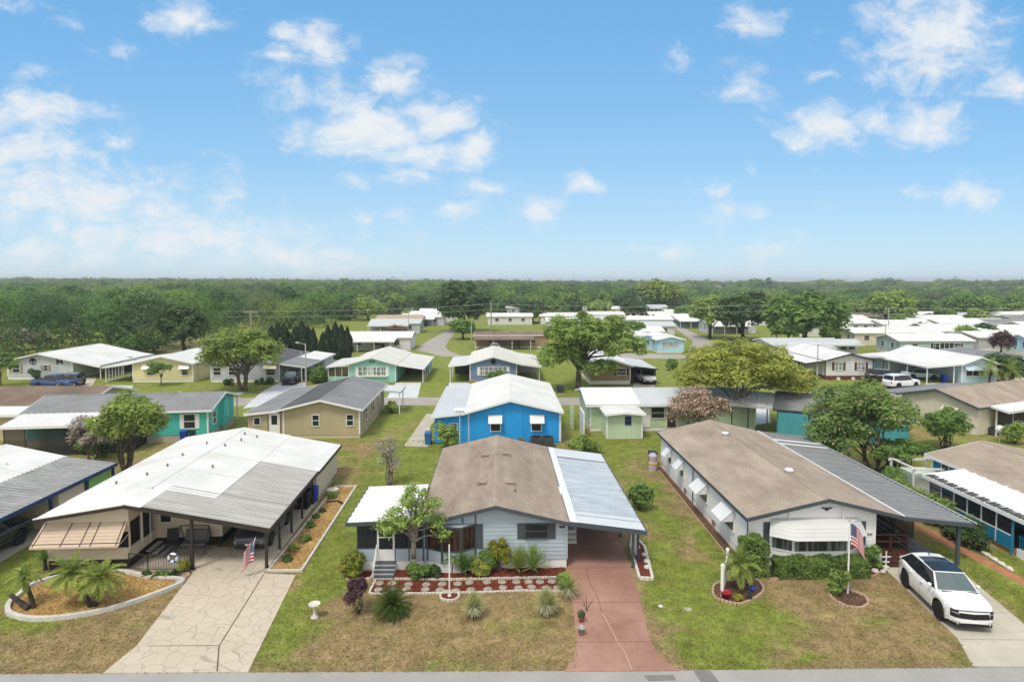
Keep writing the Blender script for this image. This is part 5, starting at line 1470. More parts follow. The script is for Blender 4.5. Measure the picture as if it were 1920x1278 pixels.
# deep gable board and dark eagle plaque
b = MB(); b.hexa([(-3.1, -.06, 2.42), (.58, -.06, 3.22), (.58, -.03, 3.22), (-3.1, -.03, 2.42), (-3.1, -.06, 2.58), (.58, -.06, 3.40), (.58, -.03, 3.40), (-3.1, -.03, 2.58)], GREYTRIM)
b.hexa([(.58, -.06, 3.22), (3.1, -.06, 2.66), (3.1, -.03, 2.66), (.58, -.03, 3.22), (.58, -.06, 3.40), (3.1, -.06, 2.82), (3.1, -.03, 2.82), (.58, -.03, 3.40)], GREYTRIM); b.build('gable_trim', hr_.root)
ex, ez = gz(1551, 957, 28.3)[0] - 15.3, 2.86
b = MB()
E_ = [(-.30, .05), (-.18, .06), (-.06, .0), (-.03, .05), (.03, .05), (.06, 0), (.18, .06), (.30, .05), (.16, -.02), (.05, -.06), (.03, -.12), (-.03, -.12), (-.05, -.06), (-.16, -.02)]
b.poly([(ex + x, -.075, ez + z) for x, z in E_], BLACKP); b.poly([(ex + x, -.045, ez + z) for x, z in reversed(E_)], BLACKP)
for i in range(len(E_)):
    (xa, za), (xb, zb) = E_[i - 1], E_[i]; b.poly([(ex + xa, -.075, ez + za), (ex + xa, -.045, ez + za), (ex + xb, -.045, ez + zb), (ex + xb, -.075, ez + zb)], BLACKP)
b.build('eagle_plaque', hr_.root)
GLASS_G = glass('net_curtain_glass', (.025, .035, .035), (.16, .19, .18))
BP = [(-2.0, -.02), (-1.15, -.5), (1.5, -.5), (2.3, -.02)]
bay(hr_, BP, .42, .92, 2.15, WSID, WHITE, GLASS_G, 0.0, WSID, nb=1, cap=False)
b = MB(); zt, zb = 2.26, 1.66; b.poly([(-2.0, -.03, zt + .12), (2.3, -.03, zt + .12), (1.53, -.57, zt), (-1.18, -.57, zt)], mat('matt_white_awning', (.60, .61, .60), .7, .05, 1)); b.poly([(-2.08, -.03, zt), (-2.0, -.03, zt + .12), (-1.18, -.57, zt)], mat('matt_white_awning', (.60, .61, .60), .7, .05, 1)); b.poly([(2.38, -.03, zt), (2.3, -.03, zt + .12), (1.53, -.57, zt)], mat('matt_white_awning', (.60, .61, .60), .7, .05, 1)); top = [(-2.08, -.06), (-1.18, -.57), (1.53, -.57), (2.38, -.06)]; low = [(-2.25, -.36), (-1.22, -.98), (1.57, -.98), (2.55, -.36)]
for i in range(3):
    b.hexa([(*top[i], zt - .02), (*top[i + 1], zt - .02), (*low[i + 1], zb - .02), (*low[i], zb - .02), (*top[i], zt), (*top[i + 1], zt), (*low[i + 1], zb), (*low[i], zb)], mat('matt_white_awning', (.60, .61, .60), .7, .05, 1))
    for k in range(1, 4):
        t = k / 4; P = lambda j: Vector((*top[j], zt)).lerp(Vector((*low[j], zb)), t) + Vector((0, 0, .004))
        a, c = P(i), P(i + 1); b.tube([a, c], [.012, .012], mat('matt_white_awning', (.60, .61, .60), .7, .05, 1), 5)
b.build('awning', hr_.root)
b = MB()
for x in (-1.15, 1.5): b.box(x - .04, -.08, 2.25, x + .04, -.03, 3.0, WHITE)
b.build('trim_strip', hr_.root)
hr_.box('shutter', -2.4, -.06, 1.05, -2.1, -.022, 2.2, GREYTRIM); hr_.box('shutter', 2.38, -.06, 1.05, 2.66, -.022, 2.2, GREYTRIM); hr_.box('house_number', 2.75, -.04, 1.5, 3.0, -.022, 1.58, mat('grey_vent', (.25, .2, .17)))
for y, w, a in ((2.3, 1.25, .75), (6.2, 1.2, .75), (10.4, .7, .6), (13.2, .7, .6)):
    hr_.window('L', y, 1.0, 2.0, w, WHITE, GLASS_G, awn=None); hr_.awning('L', y - w / 2 - .1, y + w / 2 + .1, 2.2, WMETAL, out=a, drop=.62)
b = MB(); b.tube([(-3.2, 8.2, 0.05), (-3.2, 8.2, 2.5)], [.03] * 2, GREYTRIM, 6); b.tube([(-3.2, -.06, 0.45), (-3.2, -.06, 2.5)], [.03] * 2, GREYTRIM, 6); b.build('downpipe', hr_.root)
for y in (4.4, 9.6): hr_.box('skirting_vent', -3.19, y, .12, -3.14, y + .4, .36, mat('grey_vent', (.25, .2, .17)))
# brown timber deck and dark back of the carport
WOODB = mat('brown_timber', (.085, .035, .022), .8, .2, 3, stretch=(1, 1, 6))
b = MB(); b.box(3.2, .35, .5, 5.1, 4.5, .58, WOODB)
for x in (3.25, 4.2, 5.05):
    for y in (.4, 4.4): b.box(x - .05, y - .05, 0, x + .05, y + .05, 1.35, WOODB)
for z in (.95, 1.3): b.box(3.2, .36, z, 5.1, .44, z + .08, WOODB)
for z in (.7, .95, 1.3): b.box(5.02, .44, z, 5.08, 4.4, z + .08, WOODB)
for i in range(4): b.box(3.3, -.35 + .17 * i, 0, 4.9, -.18 + .17 * i if i < 3 else .34, .12 + .12 * i, WOODB)
b.build('deck', hr_.root)
hr_.door('R', 3.5, .58); hr_.window('R', 6.5, 1.2, 2.0, 1.2); hr_.window('R', 10.5, 1.2, 2.0, 1.2)
hr_.screens(5.2, 7.2, 3.0, 0, 2.2, 2, GREYTRIM)
bm_ = smooth_path([(9.62, 26.1), (9.5, 25.4), (10.1, 24.93), (10.6, 25.0), (11.7, 25.75), (12.05, 26.6), (11.75, 27.25), (10.8, 26.9), (10.0, 26.65)], 5)
bed('flower_bed', bm_, BROWNM, 'rounded mulch bed with pinkish edging holding the small palm and white fence panel', BRICKP, .10, .11, .16)
bf = smooth_path([(14.75, 25.9), (14.65, 25.0), (15.2, 24.45), (15.9, 24.8), (16.12, 25.45), (15.6, 26.05), (15.1, 26.2)], 5)
bed('flower_bed', bf, BROWNM, 'oval mulch bed with pinkish edging around the flagpole foot', BRICKP, .10, .11, .16)
fbed = [(11.9, 27.0), (12.6, 27.05), (17.7, 27.2), (18.75, 27.9), (18.6, 28.4), (12.1, 28.4), (11.7, 27.6)]
bed('flower_bed', fbed, BROWNM, 'mulch bed under the clipped hedge of the white house', BRICKP, .08, .09, .16)
bed('flower_bed', [(11.55, 28.0), (12.12, 28.0), (12.12, 44), (11.75, 44)], BROWNM, 'narrow brown mulch strip along the white house side wall', BRICKP, .05, .06, .3)
chips('bark_chips', bm_, 900, .035, BCHIP, .034, 6, 'bark chips in the rounded bed', 'mulch'); chips('bark_chips', bf, 600, .035, BCHIP, .034, 7, 'bark chips in the oval bed', 'mulch')
# red earth path on the far right
sheet('path', [(23.35, 33.5), (24.0, 33.5), (24.5, 28.6), (24.75, 26), (24.12, 26), (23.75, 29.2)], .006, mat('clay_path', (.43, .20, .10), .9, .15, 2, fine=.15))
bed('flower_bed', [(6.55, 27.2), (7.15, 27.1), (7.3, 28.2), (7.6, 30.5), (7.3, 32), (6.85, 30.5), (6.65, 28.3)], MULCH, 'narrow red bed with pale stones beside the rose driveway posts', WSTONE, .12, .14, .22)
# ------------------------------------------------------------------ second and third rows of homes
C = lambda n, c, r=.55: mat(n, c, r, .075, .8, stretch=(1.2, 1.2, .3), fine=.04)
TEAL = C('teal_siding', (.07, .52, .43)); TANS = C('khaki_siding', (.46, .39, .24)); BLUEV = C('vivid_blue_siding', (.02, .33, .76)); PGREEN = C('pale_green_siding', (.50, .62, .42))
YELL = C('pale_yellow_siding', (.72, .64, .36)); GREYW = C('light_grey_siding', (.52, .54, .57)); MINT = C('mint_siding', (.30, .58, .50)); SLATEB = C('slate_blue_siding', (.17, .26, .38)); TANB = C('tan_brown_siding', (.36, .25, .14))
LBLUE = C('light_blue_siding', (.50, .62, .72)); TURQ = C('turquoise_siding', (.07, .33, .37)); CREAMW = C('pale_cream_siding', (.70, .64, .50)); DBLUE = C('deep_blue_siding', (.012, .20, .34)); BEIGE = C('beige_siding', (.56, .48, .31)); SKYB = C('sky_blue_siding', (.40, .66, .80)); LIME = C('lime_panel', (.25, .55, .16))
GREYR = mat('grey_shingles', (.235, .24, .245), .95, .12, .5, col2=(.17, .175, .18), fine=.15); DGREYR = mat('charcoal_shingles', (.10, .105, .11), .95, .12, .5, fine=.15)
LTIN = mat('light_grey_tin', (.52, .54, .56), .5, .08, .7, col2=(.43, .45, .47), stretch=(.6, 3, 1)); BRICKR = C('red_brick_base', (.16, .05, .04), .9)
MAROON = C('maroon_shutter', (.09, .03, .03)); BROWNF = mat('brown_flat_roof', (.22, .165, .125), .95, .2, .4, fine=.15)


def at(px, py): return g(px, py)


# far-left neighbour, white roof and dark ribbed carport
h = Home('mobile_home', 'white roofed home at the left edge with dark ribbed carport on blue posts', (-31.6, 25.5), 0, 7.0, 12.6, 2.75, 3.5, LIME, WROOF, WHITE, sk=.3, oh=.2, xR=3.75)
NAVY = C('navy_trim', (.02, .06, .14))
STIN = mat('streaky_dark_tin', (.56, .57, .58), .5, .2, 1, col2=(.20, .20, .20), stretch=(.4, 5, 1), fine=.1)
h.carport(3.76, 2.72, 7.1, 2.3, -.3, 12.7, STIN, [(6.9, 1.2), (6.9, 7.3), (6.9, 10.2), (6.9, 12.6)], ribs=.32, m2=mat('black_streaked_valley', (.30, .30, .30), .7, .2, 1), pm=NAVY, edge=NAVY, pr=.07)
h.annex('shed_wall', 4.2, 8.0, 6.8, 10.1, 0, 2.5, 2.25, CREAMW); h.annex('shed_wall', 4.2, 10.25, 6.8, 12.5, 0, 2.5, 2.25, LIME)
h.vents([(2.2, 10.2), (1.7, 9.8)])
sheet('driveway', [(-28, 20.9), (-24.7, 20.9), (-24.9, 33.4), (-28, 33.4)], .012, CONC)
car('pickup_truck', 'dark green pickup truck parked under the ribbed carport at the left edge', -26.4, 29.8, R(178), 'pickup', paint('bottle_green_paint', (.012, .03, .025)), 'truck', rimm=RIMS)
car('parked_car', 'dark silver car half hidden under the cream house carport', -13.0, 32.6, R(2), 'sedan', paint('graphite_paint', (.06, .065, .07)), rimm=RIMS)

# teal home on the left, gable to the right
h = Home('mobile_home', 'teal mobile home with grey roof and white screened porch at left', (-25.7, 55.2), R(90 + 6), 6.6, 14.5, 2.9, 3.75, TEAL, GREYR, WHITE, sk=.65, skm=CONC, oh=.35)
h.window('F', -1.9, 1.25, 2.3, .75); h.window('F', 1.1, 1.3, 2.5, .8, mull=2); h.window('L', 1.5, 1.2, 2.4, .9, shut=WHITE, shw=.28)
h.annex('bay_wall', -.4, -.35, .5, .02, .65, 3.0, 3.0, TEAL)
h.carport(-3.6, 2.85, -6.6, 2.45, 4.8, 14.4, mat('white_tin', (.72, .72, .70), .45, .06, 1), [], ribs=.5, name='porch_roof', edge=WHITE)
h.screens(5.0, 14.2, -6.3, .05, 2.4, 6, BROWNT, depth_axis='y'); h.screens(-6.3, -3.4, 5.0, .05, 2.4, 2, BROWNT)
h.carport(3.6, 2.85, 5.2, 2.6, -.3, 6, LTIN, [(5.0, .2), (5.0, 3)], ribs=.4)
h.vents([(1, 4), (-1, 8)])
bin_('blue wheeled bin beside the teal house corner', *g(347, 828), 0, BINB); bin_('dark green wheeled bin next to the blue one at the teal house', *g(364, 826), 0, BING)
# cream house further left
h = Home('mobile_home', 'beige home with brown roof and pale porch roof at the far left', (-37.5, 57.5), R(90), 7.5, 12, 2.9, 3.9, BEIGE, BROWNF, WHITE, sk=.4, oh=.3)
h.annex('annex_wall', -4.9, -1.0, -3.8, 10, 0, 2.3, 2.6, BEIGE); h.carport(-3.4, 2.85, -5.6, 2.35, -1.8, 11, WMETAL, [], ribs=.5, name='porch_roof'); h.window('F', -1, 1.2, 2.2, .7, shut=C('green_shutter', (.02, .12, .08)))
# khaki house seen from behind
xl, xr = -19.2, -12.4
h = Home('mobile_home', 'khaki sided home with two-tone grey shingle roof and screened back door', (-15.75, 52.6), R(1), 6.7, 12.2, 2.75, 3.55, TANS, GREYR, WHITE, sk=.35, skm=BEIGE, oh=.35, pitch=.22)
b = MB(); b.poly([(-3.72, -.42, h.line(-3.72) + .008), (-.17, -.42, h.line(-.17) + .008), (-.17, 12.5, h.line(-.17) + .008), (-3.72, 12.5, h.line(-3.72) + .008)], DGREYR); b.build('dark_shingles', h.roof)
h.window('F', -.5, 1.15, 2.1, .55); h.window('F', 2.5, 1.15, 2.1, .55); h.window('R', 2.6, 1.1, 2.3, .9, shut=TANB); h.window('R', 6.0, 1.1, 2.3, .9, shut=TANB); h.window('R', 9.5, 1.1, 2.3, .9, shut=TANB)
h.carport(-3.74, 2.58, -6.6, 2.3, -.3, 12.3, GREYR, [], ribs=None, edge=WHITE); h.annex('annex_wall', -6.4, 0, -4.7, 4, .1, 2.2, 2.35, TANS); h.door('F', -4.1, .35, .8, 1.9, WHITE, GLASS)
h.box('annex_back', -4.7, .1, 0, -3.4, .2, 2.35, TANS); h.window('F', -5.6, 1.3, 1.9, .5, rail=False)
h.carport(3.76, 2.5, 5.6, 2.35, 9.5, 12.6, LTIN, [(5.4, 9.7), (5.4, 12.3)], ribs=.4)
# vivid blue house
bx = (g(893, 830)[0] + g(1057, 832)[0]) / 2
h = Home('mobile_home', 'bright blue home with white roof and two white window awnings', (1.25, 50.7), 0, 7.9, 13.6, 2.85, 3.85, BLUEV, WROOF, WHITE, sk=.15, skm=BLUEV, oh=.25, rx=-.35, pitch=.22)
h.carport(-4.22, 2.75, -7.0, 2.45, -.5, 13.8, mat('pale_grey_roof', (.50, .52, .55), .6, .06, .6), [], ribs=None, edge=WHITE); h.annex('annex_wall', -6.8, -.1, -3.98, 5, .1, 2.28, 2.6, BLUEV)
h.window('F', -1.6, 1.1, 1.75, .8, rail=False, awn=None); h.awning('F', -2.2, -1.05, 2.45, WMETAL, out=.55, drop=.6); h.window('F', 1.9, 1.1, 1.75, .8, rail=False); h.awning('F', 1.35, 2.55, 2.45, WMETAL, out=.55, drop=.6)
h.window('F', -5.2, 1.2, 1.75, .6, rail=False, n0=.1); h.vents([(-2, 4), (-1.6, 9)])
for x in (-.9, .75): h.box('board_strip', x - .04, -.04, .2, x + .04, -.022, 3.3, BLUEV)
b = MB(); b.tube([(4.0, -.06, .1), (4.0, -.06, 2.7)], [.04] * 2, WHITE, 6); b.build('downpipe', h.root)
sheet('driveway', [g(757, 836), g(803, 838), g(806, 800), g(825, 775), g(800, 775), g(783, 800)], .012, PALE)
bin_('faded blue bin beside the bright blue house', *g(803, 832), 0, C('pale_blue_bin', (.03, .14, .35)))


def ac_unit(label, x, y, rz=0, s=1.0, m=None):
    o = empty('air_conditioner', label, 'air conditioner', (x, y, 0), rz); m = m or mat('condenser_grey', (.07, .075, .08), .5)
    b = MB(); b.box(-.42 * s, -.42 * s, .05, .42 * s, .42 * s, .8 * s, m)
    for i in range(9): b.box(-.43 * s, -.43 * s, .1 + .07 * i * s, .43 * s, .43 * s, .125 + .07 * i * s, m)
    b.build('casing', o); b = MB(); b.cyl((0, 0, .8 * s), (0, 0, .84 * s), .36 * s, BLACKP, n=16); b.build('fan_grille', o)
    return o


ac_unit('dark air conditioner behind the bright blue house', *g(1005, 838), 0, 1.1); ac_unit('second dark air conditioner at the blue house back wall', g(1027, 838)[0], 49.4, 0, 1.1)
# pale green house, long side to us
h = Home('mobile_home', 'pale green home with white and ribbed metal roof and a small shed in front', (8.4, 58.2), R(-90), 7.0, 15.5, 2.65, 3.4, PGREEN, LTIN, WHITE, sk=.35, oh=.5, ribs=.42)
b = MB()
for sx in (-1, 1): b.poly([(0, -.5, h.line(0) + .06), (sx * 4.05, -.5, h.line(4.05) + .06), (sx * 4.05, 4.6, h.line(4.05) + .06), (0, 4.6, h.line(0) + .06)], WROOF)
b.build('white_roof_sheet', h.roof)
h.window('R', 6.3, 1.2, 2.2, 1.2, gm=GLASS); h.door('R', 7.6, .35, .85, 1.9, BROWNT); h.window('R', 10, 1.2, 2.2, 1.4); h.box('white_panel', 3.505, 4.9, .35, 3.56, 5.6, 2.5, WHITE)
s = Home('garden_shed', 'pale green garden shed with low white roof and one blue window', ((g(1142, 829)[0] + g(1209, 829)[0]) / 2, 51.8), 0, 3.15, 3.2, 2.35, 2.5, PGREEN, WROOF, WHITE, sk=.05, oh=.2, cat='shed', pitch=.2)
s.window('F', .3, 1.35, 2.0, .45, C('blue_frame', (.02, .06, .3)), GLASS)
h.box('side_wall', 3.6, -1.0, 0, 6.2, -.9, 2.3, WHITE)
b = MB()
for i in range(12): b.box(3.4 - .55 * i, -1.55, .05, 3.34 - .55 * i, -1.5, 2.2, PGREEN) if i < 6 else b.box(.3, -1.56, .05 + (i - 6) * .4, 3.4, -1.5, .1 + (i - 6) * .4, PGREEN)
b.build('trellis', h.root)
bin_('blue bin by the pale green shed wall', *g(1118, 796), 0, BINB)
sheet('driveway', G_((1393, 800), (1445, 792), (1440, 760), (1425, 745), (1395, 745), (1400, 770)), .012, SLABP)
# turquoise house behind the crape myrtle
h = Home('mobile_home', 'turquoise home with dull grey roof behind the green crape myrtle', (35.6, 51.4), R(62), 6.6, 10.0, 2.5, 3.4, TURQ, GREYR, GREYTRIM, sk=.15, skm=TURQ, oh=.4)
h.annex('bay_wall', -4.0, 7.5, -3.3, 9.9, .1, 2.2, 2.4, TURQ); h.carport(-.5, 3.3, -4.4, 2.6, 10.4, 14, LTIN, [(-4.2, 10.8), (-4.2, 12.4), (-4.2, 13.8)], ribs=.4, pm=BROWNT)
h.window('L', 4.5, 1.1, 1.9, 1.0)
# pale cream house right
h = Home('mobile_home', 'pale cream home with brown roof, window hood and dark screened side', (41.6, 55.3), R(-68), 6.8, 13, 2.75, 3.75, CREAMW, SHINGP, GREYTRIM, sk=.1, skm=CREAMW, oh=.35, pitch=.22)
h.window('F', 1.2, 1.3, 2.1, .9, GREYTRIM); h.awning('F', .5, 1.9, 2.35, CREAMW, out=.6, drop=.5)
h.screens(1.9, 12, 3.9, .0, 2.35, 4, WHITE, knee=.7, km=CREAMW, depth_axis='y'); h.carport(3.76, 2.72, 5.2, 2.45, 1.2, 12.5, WMETAL, [(4.0, 1.7)], ribs=.5, name='porch_roof')
h.carport(-3.76, 2.7, -6.5, 2.4, 0, 12, GREYR, [(-6.3, .2), (-6.3, 6)], ribs=None)
o = empty('satellite_dish', 'white satellite dish on a short post by the cream house', 'satellite dish', (*g(1874, 828), 0), R(-40))
b = MB(); b.tube([(0, 0, 0), (0, 0, .9)], [.03] * 2, WMETAL, 6); b.build('post', o)
b = MB(); b.lathe([(.02, 0), (.2, .02), (.33, .07), (.40, .12)], (0, 0, 1.05), WHITE, 16, Vector((.3, -.8, .5)).to_track_quat('Z', 'Y')); b.build('dish', o, smooth=True)
b = MB(); b.tube([(0, 0, 1.0), (.12, -.35, 1.05)], [.015] * 2, WMETAL, 5); b.build('arm', o)
ac_unit('small dark air conditioner against the pale cream wall', *g(1862, 815), 0, .8)
# deep blue house at the right edge
h = Home('mobile_home', 'deep blue home at the right edge with brown roof and white glazed porch', (32.4, 25.2), 0, 7.2, 13.4, 2.45, 3.25, DBLUE, SHINGP, WHITE, sk=.15, skm=C('rusty_base', (.42, .22, .13)), oh=.3)
h.window('L', 12.2, 1.1, 2.1, .6)
h.carport(-3.92, 2.42, -6.5, 2.1, 1.5, 10.3, mat('white_tin', (.72, .72, .70), .45, .06, 1), [], ribs=.7, name='porch_roof', edge=WHITE)
b = MB()
for i in range(34): b.box(-6.5, 1.7 + i * .25, 2.16, -5.95, 1.82 + i * .25, 2.2, mat('dark_slat', (.10, .10, .10)))
b.build('eave_slat', h.root)['kind'] = 'stuff'
h.screens(4.1, 10.0, -6.25, .3, 2.1, 6, WHITE, knee=.65, km=DBLUE, thick=.08, depth_axis='y'); h.screens(4.1, 10.0, -6.22, 1.45, 1.52, 6, WHITE, depth_axis='y')
h.box('porch_base', -6.2, 4.1, 0, -3.7, 10.0, .3, C('rusty_base', (.42, .22, .13))); h.box('porch_floor', -6.1, 4.2, .301, -3.7, 9.9, .34, SKD)
h.annex('knee_wall', -6.27, 4.05, -6.2, 10.0, .25, .9, .9, DBLUE)
b = MB(); b.tube([(-6.35, 4.0, 0), (-6.35, 4.0, 2.1)], [.05] * 2, DBLUE, 6); b.build('downpipe', h.root)
# blue picket gate section and low white wall
o = empty('fence', 'blue picket rail on a low white wall at the right edge', 'fence', (26.3, 26.0, 0), 0)
b = MB(); b.box(-.08, 0, 0, .08, 3.1, .42, WSID); b.build('wall_base', o)
b = MB()
for i in range(22): b.box(-.015, .05 + i * .14, .421, .015, .09 + i * .14, 1.15, DBLUE)
b.box(-.03, 0, 1.0, .03, 3.1, 1.06, DBLUE); b.build('pickets', o)
# white pergola frame with pale storage box
o = empty('pergola', 'white metal frame around a pale green storage box by the deep blue house', 'pergola', (28.0, 38.6, 0), 0)
for x in (-1.3, 1.1):
    for y in (-1.2, 1.0): b = MB(); b.box(x - .05, y - .05, 0, x + .05, y + .05, 1.75, WHITE); b.build('post', o)
b = MB()
for y in (-1.2, 1.0): b.box(-1.5, y - .06, 1.751, 1.3, y + .06, 1.86, WHITE)
for x in (-1.3, 1.1): b.box(x - .05, -1.4, 1.861, x + .05, 1.2, 1.94, WHITE)
b.build('beam', o)
b = MB(); b.box(-1.0, -.8, 0, .8, .6, 1.4, C('pale_mint_box', (.55, .63, .55))); b.build('storage_box', o)

# ---- row across the street
def row(px0, px1, py, L, he, hr, wall, roof, label, **k):
    a, c = g(px0, py), g(px1, py)
    W = c[0] - a[0]
    return Home('mobile_home', label, ((a[0] + c[0]) / 2, (a[1] + c[1]) / 2), k.pop('rz', 0), W, L, he, hr, wall, roof, k.pop('trim', WHITE), sk=k.pop('sk', .35), **k)


h = row(16, 136, 711, 12.5, 2.75, 3.75, GREYW, WROOF, 'pale grey home with white roof, round tree emblem and a dark letter on the gable', xR=8.6)
h.carport(4.6, 2.6, 8.6, 2.0, -.3, 12.6, WROOF, [(8.4, 0), (8.4, 4), (8.4, 9)], ribs=None)
h.window('F', -3.3, 1.0, 2.1, 1.0, shut=TANB); h.window('F', .8, 1.3, 2.0, .6, shut=TANB)
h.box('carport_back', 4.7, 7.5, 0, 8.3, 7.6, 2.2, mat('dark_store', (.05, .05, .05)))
b = MB(); q = Vector((0, -1, 0)).to_track_quat('Z', 'Y'); W_ = h.W
cx, cz = -W_ / 2 + W_ * .395, 2.6
prof = [(.44 + .04 * math.cos(a), .03 * math.sin(a)) for a in np.linspace(0, 2 * math.pi, 7)]; b.lathe(prof, (cx, -.06, cz), BLACKP, 20, q); del b.f[-2:]; del b.m[-2:]
b.box(cx - .04, -.09, cz - .4, cx + .04, -.05, cz + .1, BLACKP)
for a in np.linspace(.2, 2.94, 7): b.tube([(cx, -.07, cz), (cx + .36 * math.cos(a), -.07, cz + .36 * math.sin(a))], [.035, .06], BLACKP, 5)
b.build('tree_emblem', h.root)
b = MB(); cx = W_ / 2 - 1.75; z0, z1 = 2.25, 2.85
for xa, xb, za, zb in ((-.32, -.32, z0, z1), (.32, .32, z0, z1), (-.32, 0, z1, z0 + .15), (.32, 0, z1, z0 + .15)):
    b.hexa([(cx + xa - .08, -.09, za), (cx + xa + .08, -.09, za), (cx + xa + .08, -.05, za), (cx + xa - .08, -.05, za), (cx + xb - .08, -.09, zb), (cx + xb + .08, -.09, zb), (cx + xb + .08, -.05, zb), (cx + xb - .08, -.05, zb)], BLACKP)
for xa in (-.32, .32): b.box(cx + xa - .15, -.095, z0 - .04, cx + xa + .15, -.045, z0 + .04, BLACKP); b.box(cx + xa - .13, -.095, z1 - .04, cx + xa + .13, -.045, z1 + .04, BLACKP)
b.build('gable_letter', h.root)
sheet('driveway', G_((150, 707), (182, 707), (163, 740), (120, 745)), .012, PALE)
car('pickup_truck', 'bright blue pickup in front of the pale grey home', *g(104, 728), R(80), 'pickup', paint('blue_paint', (.006, .04, .15)), 'truck', rimm=RIMS)
car('parked_car', 'dark maroon off-roader parked beside the blue pickup', *g(135, 725), R(15), 'wagon', paint('maroon_paint', (.035, .022, .022)))
h = row(250, 362, 716, 12.5, 2.7, 3.65, YELL, WROOF, 'pale yellow home with white roof and open carport on its left', sk=.3)
h.carport(-h.W / 2 - .3, 2.6, -h.W / 2 - 3.9, 2.1, -.3, 12.6, WROOF, [(-h.W / 2 - 3.7, .1), (-h.W / 2 - 3.7, 4), (-h.W / 2 - 3.7, 8)], ribs=None)
h.screens(-h.W / 2 - 3.6, -h.W / 2 - .05, 6.5, 0, 2.2, 3, BROWNT)
h.window('F', -1.7, 1.0, 1.9, .8); h.awning('F', -2.7, -.9, 2.45, WMETAL, out=.5, drop=.6); h.window('F', 3.0, 1.0, 1.9, .8); h.awning('F', 2.3, 3.7, 2.45, WMETAL, out=.5, drop=.6)
b = MB()
for i in range(6): b.box(-h.W / 2 - 3.75, .1 + i * .7, 0, -h.W / 2 - 3.68, .16 + i * .7, 2.0, WHITE); b.box(-h.W / 2 - 3.76, .1, .1 + i * .36, -h.W / 2 - 3.67, 3.9, .14 + i * .36, WHITE)
b.build('trellis', h.root)
sheet('driveway', G_((200, 722), (250, 722), (243, 745), (186, 745)), .012, C('greenish_slab', (.50, .52, .40), .8))
h = row(396, 524, 716, 11.5, 2.7, 3.6, GREYW, DGREYR, 'light grey home with charcoal roof behind the spreading roadside tree')
h.carport(h.W / 2 + .3, 2.55, h.W / 2 + 3.7, 2.1, -.3, 7, GREYR, [(h.W / 2 + 3.5, .1), (h.W / 2 + 3.5, 3)], ribs=None, edge=WHITE); h.carport(h.W / 2 + .3, 2.56, h.W / 2 + 3.75, 2.11, 7.06, 14.5, WROOF, [], ribs=None)
h.annex('shed_wall', h.W / 2 + .4, 9, h.W / 2 + 3.5, 14, 0, 2.4, 2.0, GREYW); h.window('F', h.W / 2 - 1.2, 1.0, 1.9, 1.2); h.awning('F', h.W / 2 - 2.1, h.W / 2 - .3, 2.5, CREAMW, out=.6, drop=.6); h.window('F', -1.5, 1.0, 2.0, 1.4); h.window('F', -3.8, 1.0, 2.0, 1.0)
sheet('driveway', G_((524, 717), (572, 717), (578, 748), (455, 766), (490, 735)), .012, SLABP)
car('parked_car', 'dark blue car under the charcoal roofed carport', *g(548, 717), R(4), 'crossover', paint('navy_paint', (.008, .014, .05)))
h = row(654, 742, 717, 12.5, 2.65, 3.55, MINT, TINW, 'mint green home with pale ribbed roof and wide white window row', ribs=.5, sk=.15, skm=MINT)
w = h.W / 2
h.carport(w + .31, 2.5, w + 3.9, 1.95, -.3, 12.5, TINW, [(w + 3.7, .1), (w + 3.7, 2.5), (w + 3.7, 5), (w + 3.7, 7.5)], ribs=.5, edge=WHITE); h.carport(-w - .31, 2.5, -w - 2.9, 2.25, -.3, 8, LTIN, [], ribs=.5, edge=WHITE)
h.screens(-w - 2.7, -w, 0, .2, 2.25, 3, WHITE, knee=.6, km=MINT); h.annex('shed_wall', w + .5, 8, w + 3.6, 12.2, 0, 2.3, 1.9, MINT)
h.window('F', 0, 1.0, 2.15, 3.7, WHITE, GLASS_W, WHITE, .35, mull=6); h.box('gable_badge', -.4, -.06, 2.75, .4, -.022, 3.0, C('teal_badge', (.05, .2, .2)))
h.box('window_shelf', -2.1, -.3, .85, 2.1, -.02, .92, WHITE)
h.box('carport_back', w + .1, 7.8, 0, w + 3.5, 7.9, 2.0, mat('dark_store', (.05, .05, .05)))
sheet('driveway', G_((742, 717), (790, 717), (783, 746), (725, 746)), .012, SLABP)
h = row(881, 969, 716, 12.5, 2.7, 3.6, SLATEB, TINW, 'slate blue home with weathered ribbed roof and carports on both sides', ribs=.5, sk=.15, skm=SLATEB)
w = h.W / 2
h.carport(w + .31, 2.55, w + 3.3, 2.15, -.3, 12.5, TINW, [(w + 3.1, .1), (w + 3.1, 4), (w + 3.1, 9)], ribs=.5, edge=WHITE); h.carport(-w - .31, 2.55, -w - 2.9, 2.3, -.3, 9, LTIN, [(-w - 2.7, .1), (-w - 2.7, 4.5)], ribs=.5, edge=WHITE)
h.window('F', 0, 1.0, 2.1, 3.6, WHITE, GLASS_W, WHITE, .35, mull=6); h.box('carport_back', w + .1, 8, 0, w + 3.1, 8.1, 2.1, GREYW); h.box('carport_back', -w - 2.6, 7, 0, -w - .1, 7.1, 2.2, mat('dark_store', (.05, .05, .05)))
b = MB(); q = Vector((0, -1, 0)).to_track_quat('Z', 'Y'); b.lathe([(.28, 0), (.34, .02), (.34, .05), (.28, .06)], (0, -.09, 2.85), BLACKP, 16, q); b.box(-.06, -.12, 2.55, .06, -.06, 3.15, BLACKP); b.box(-.3, -.12, 2.8, .3, -.06, 2.9, BLACKP); b.build('gable_ornament', h.root)
h.box('planter', -w + .1, -1.1, 0, -w + 1.2, -.4, .4, TANB)
sheet('driveway', G_((842, 717), (880, 717), (880, 748), (838, 748)), .012, SLABP)
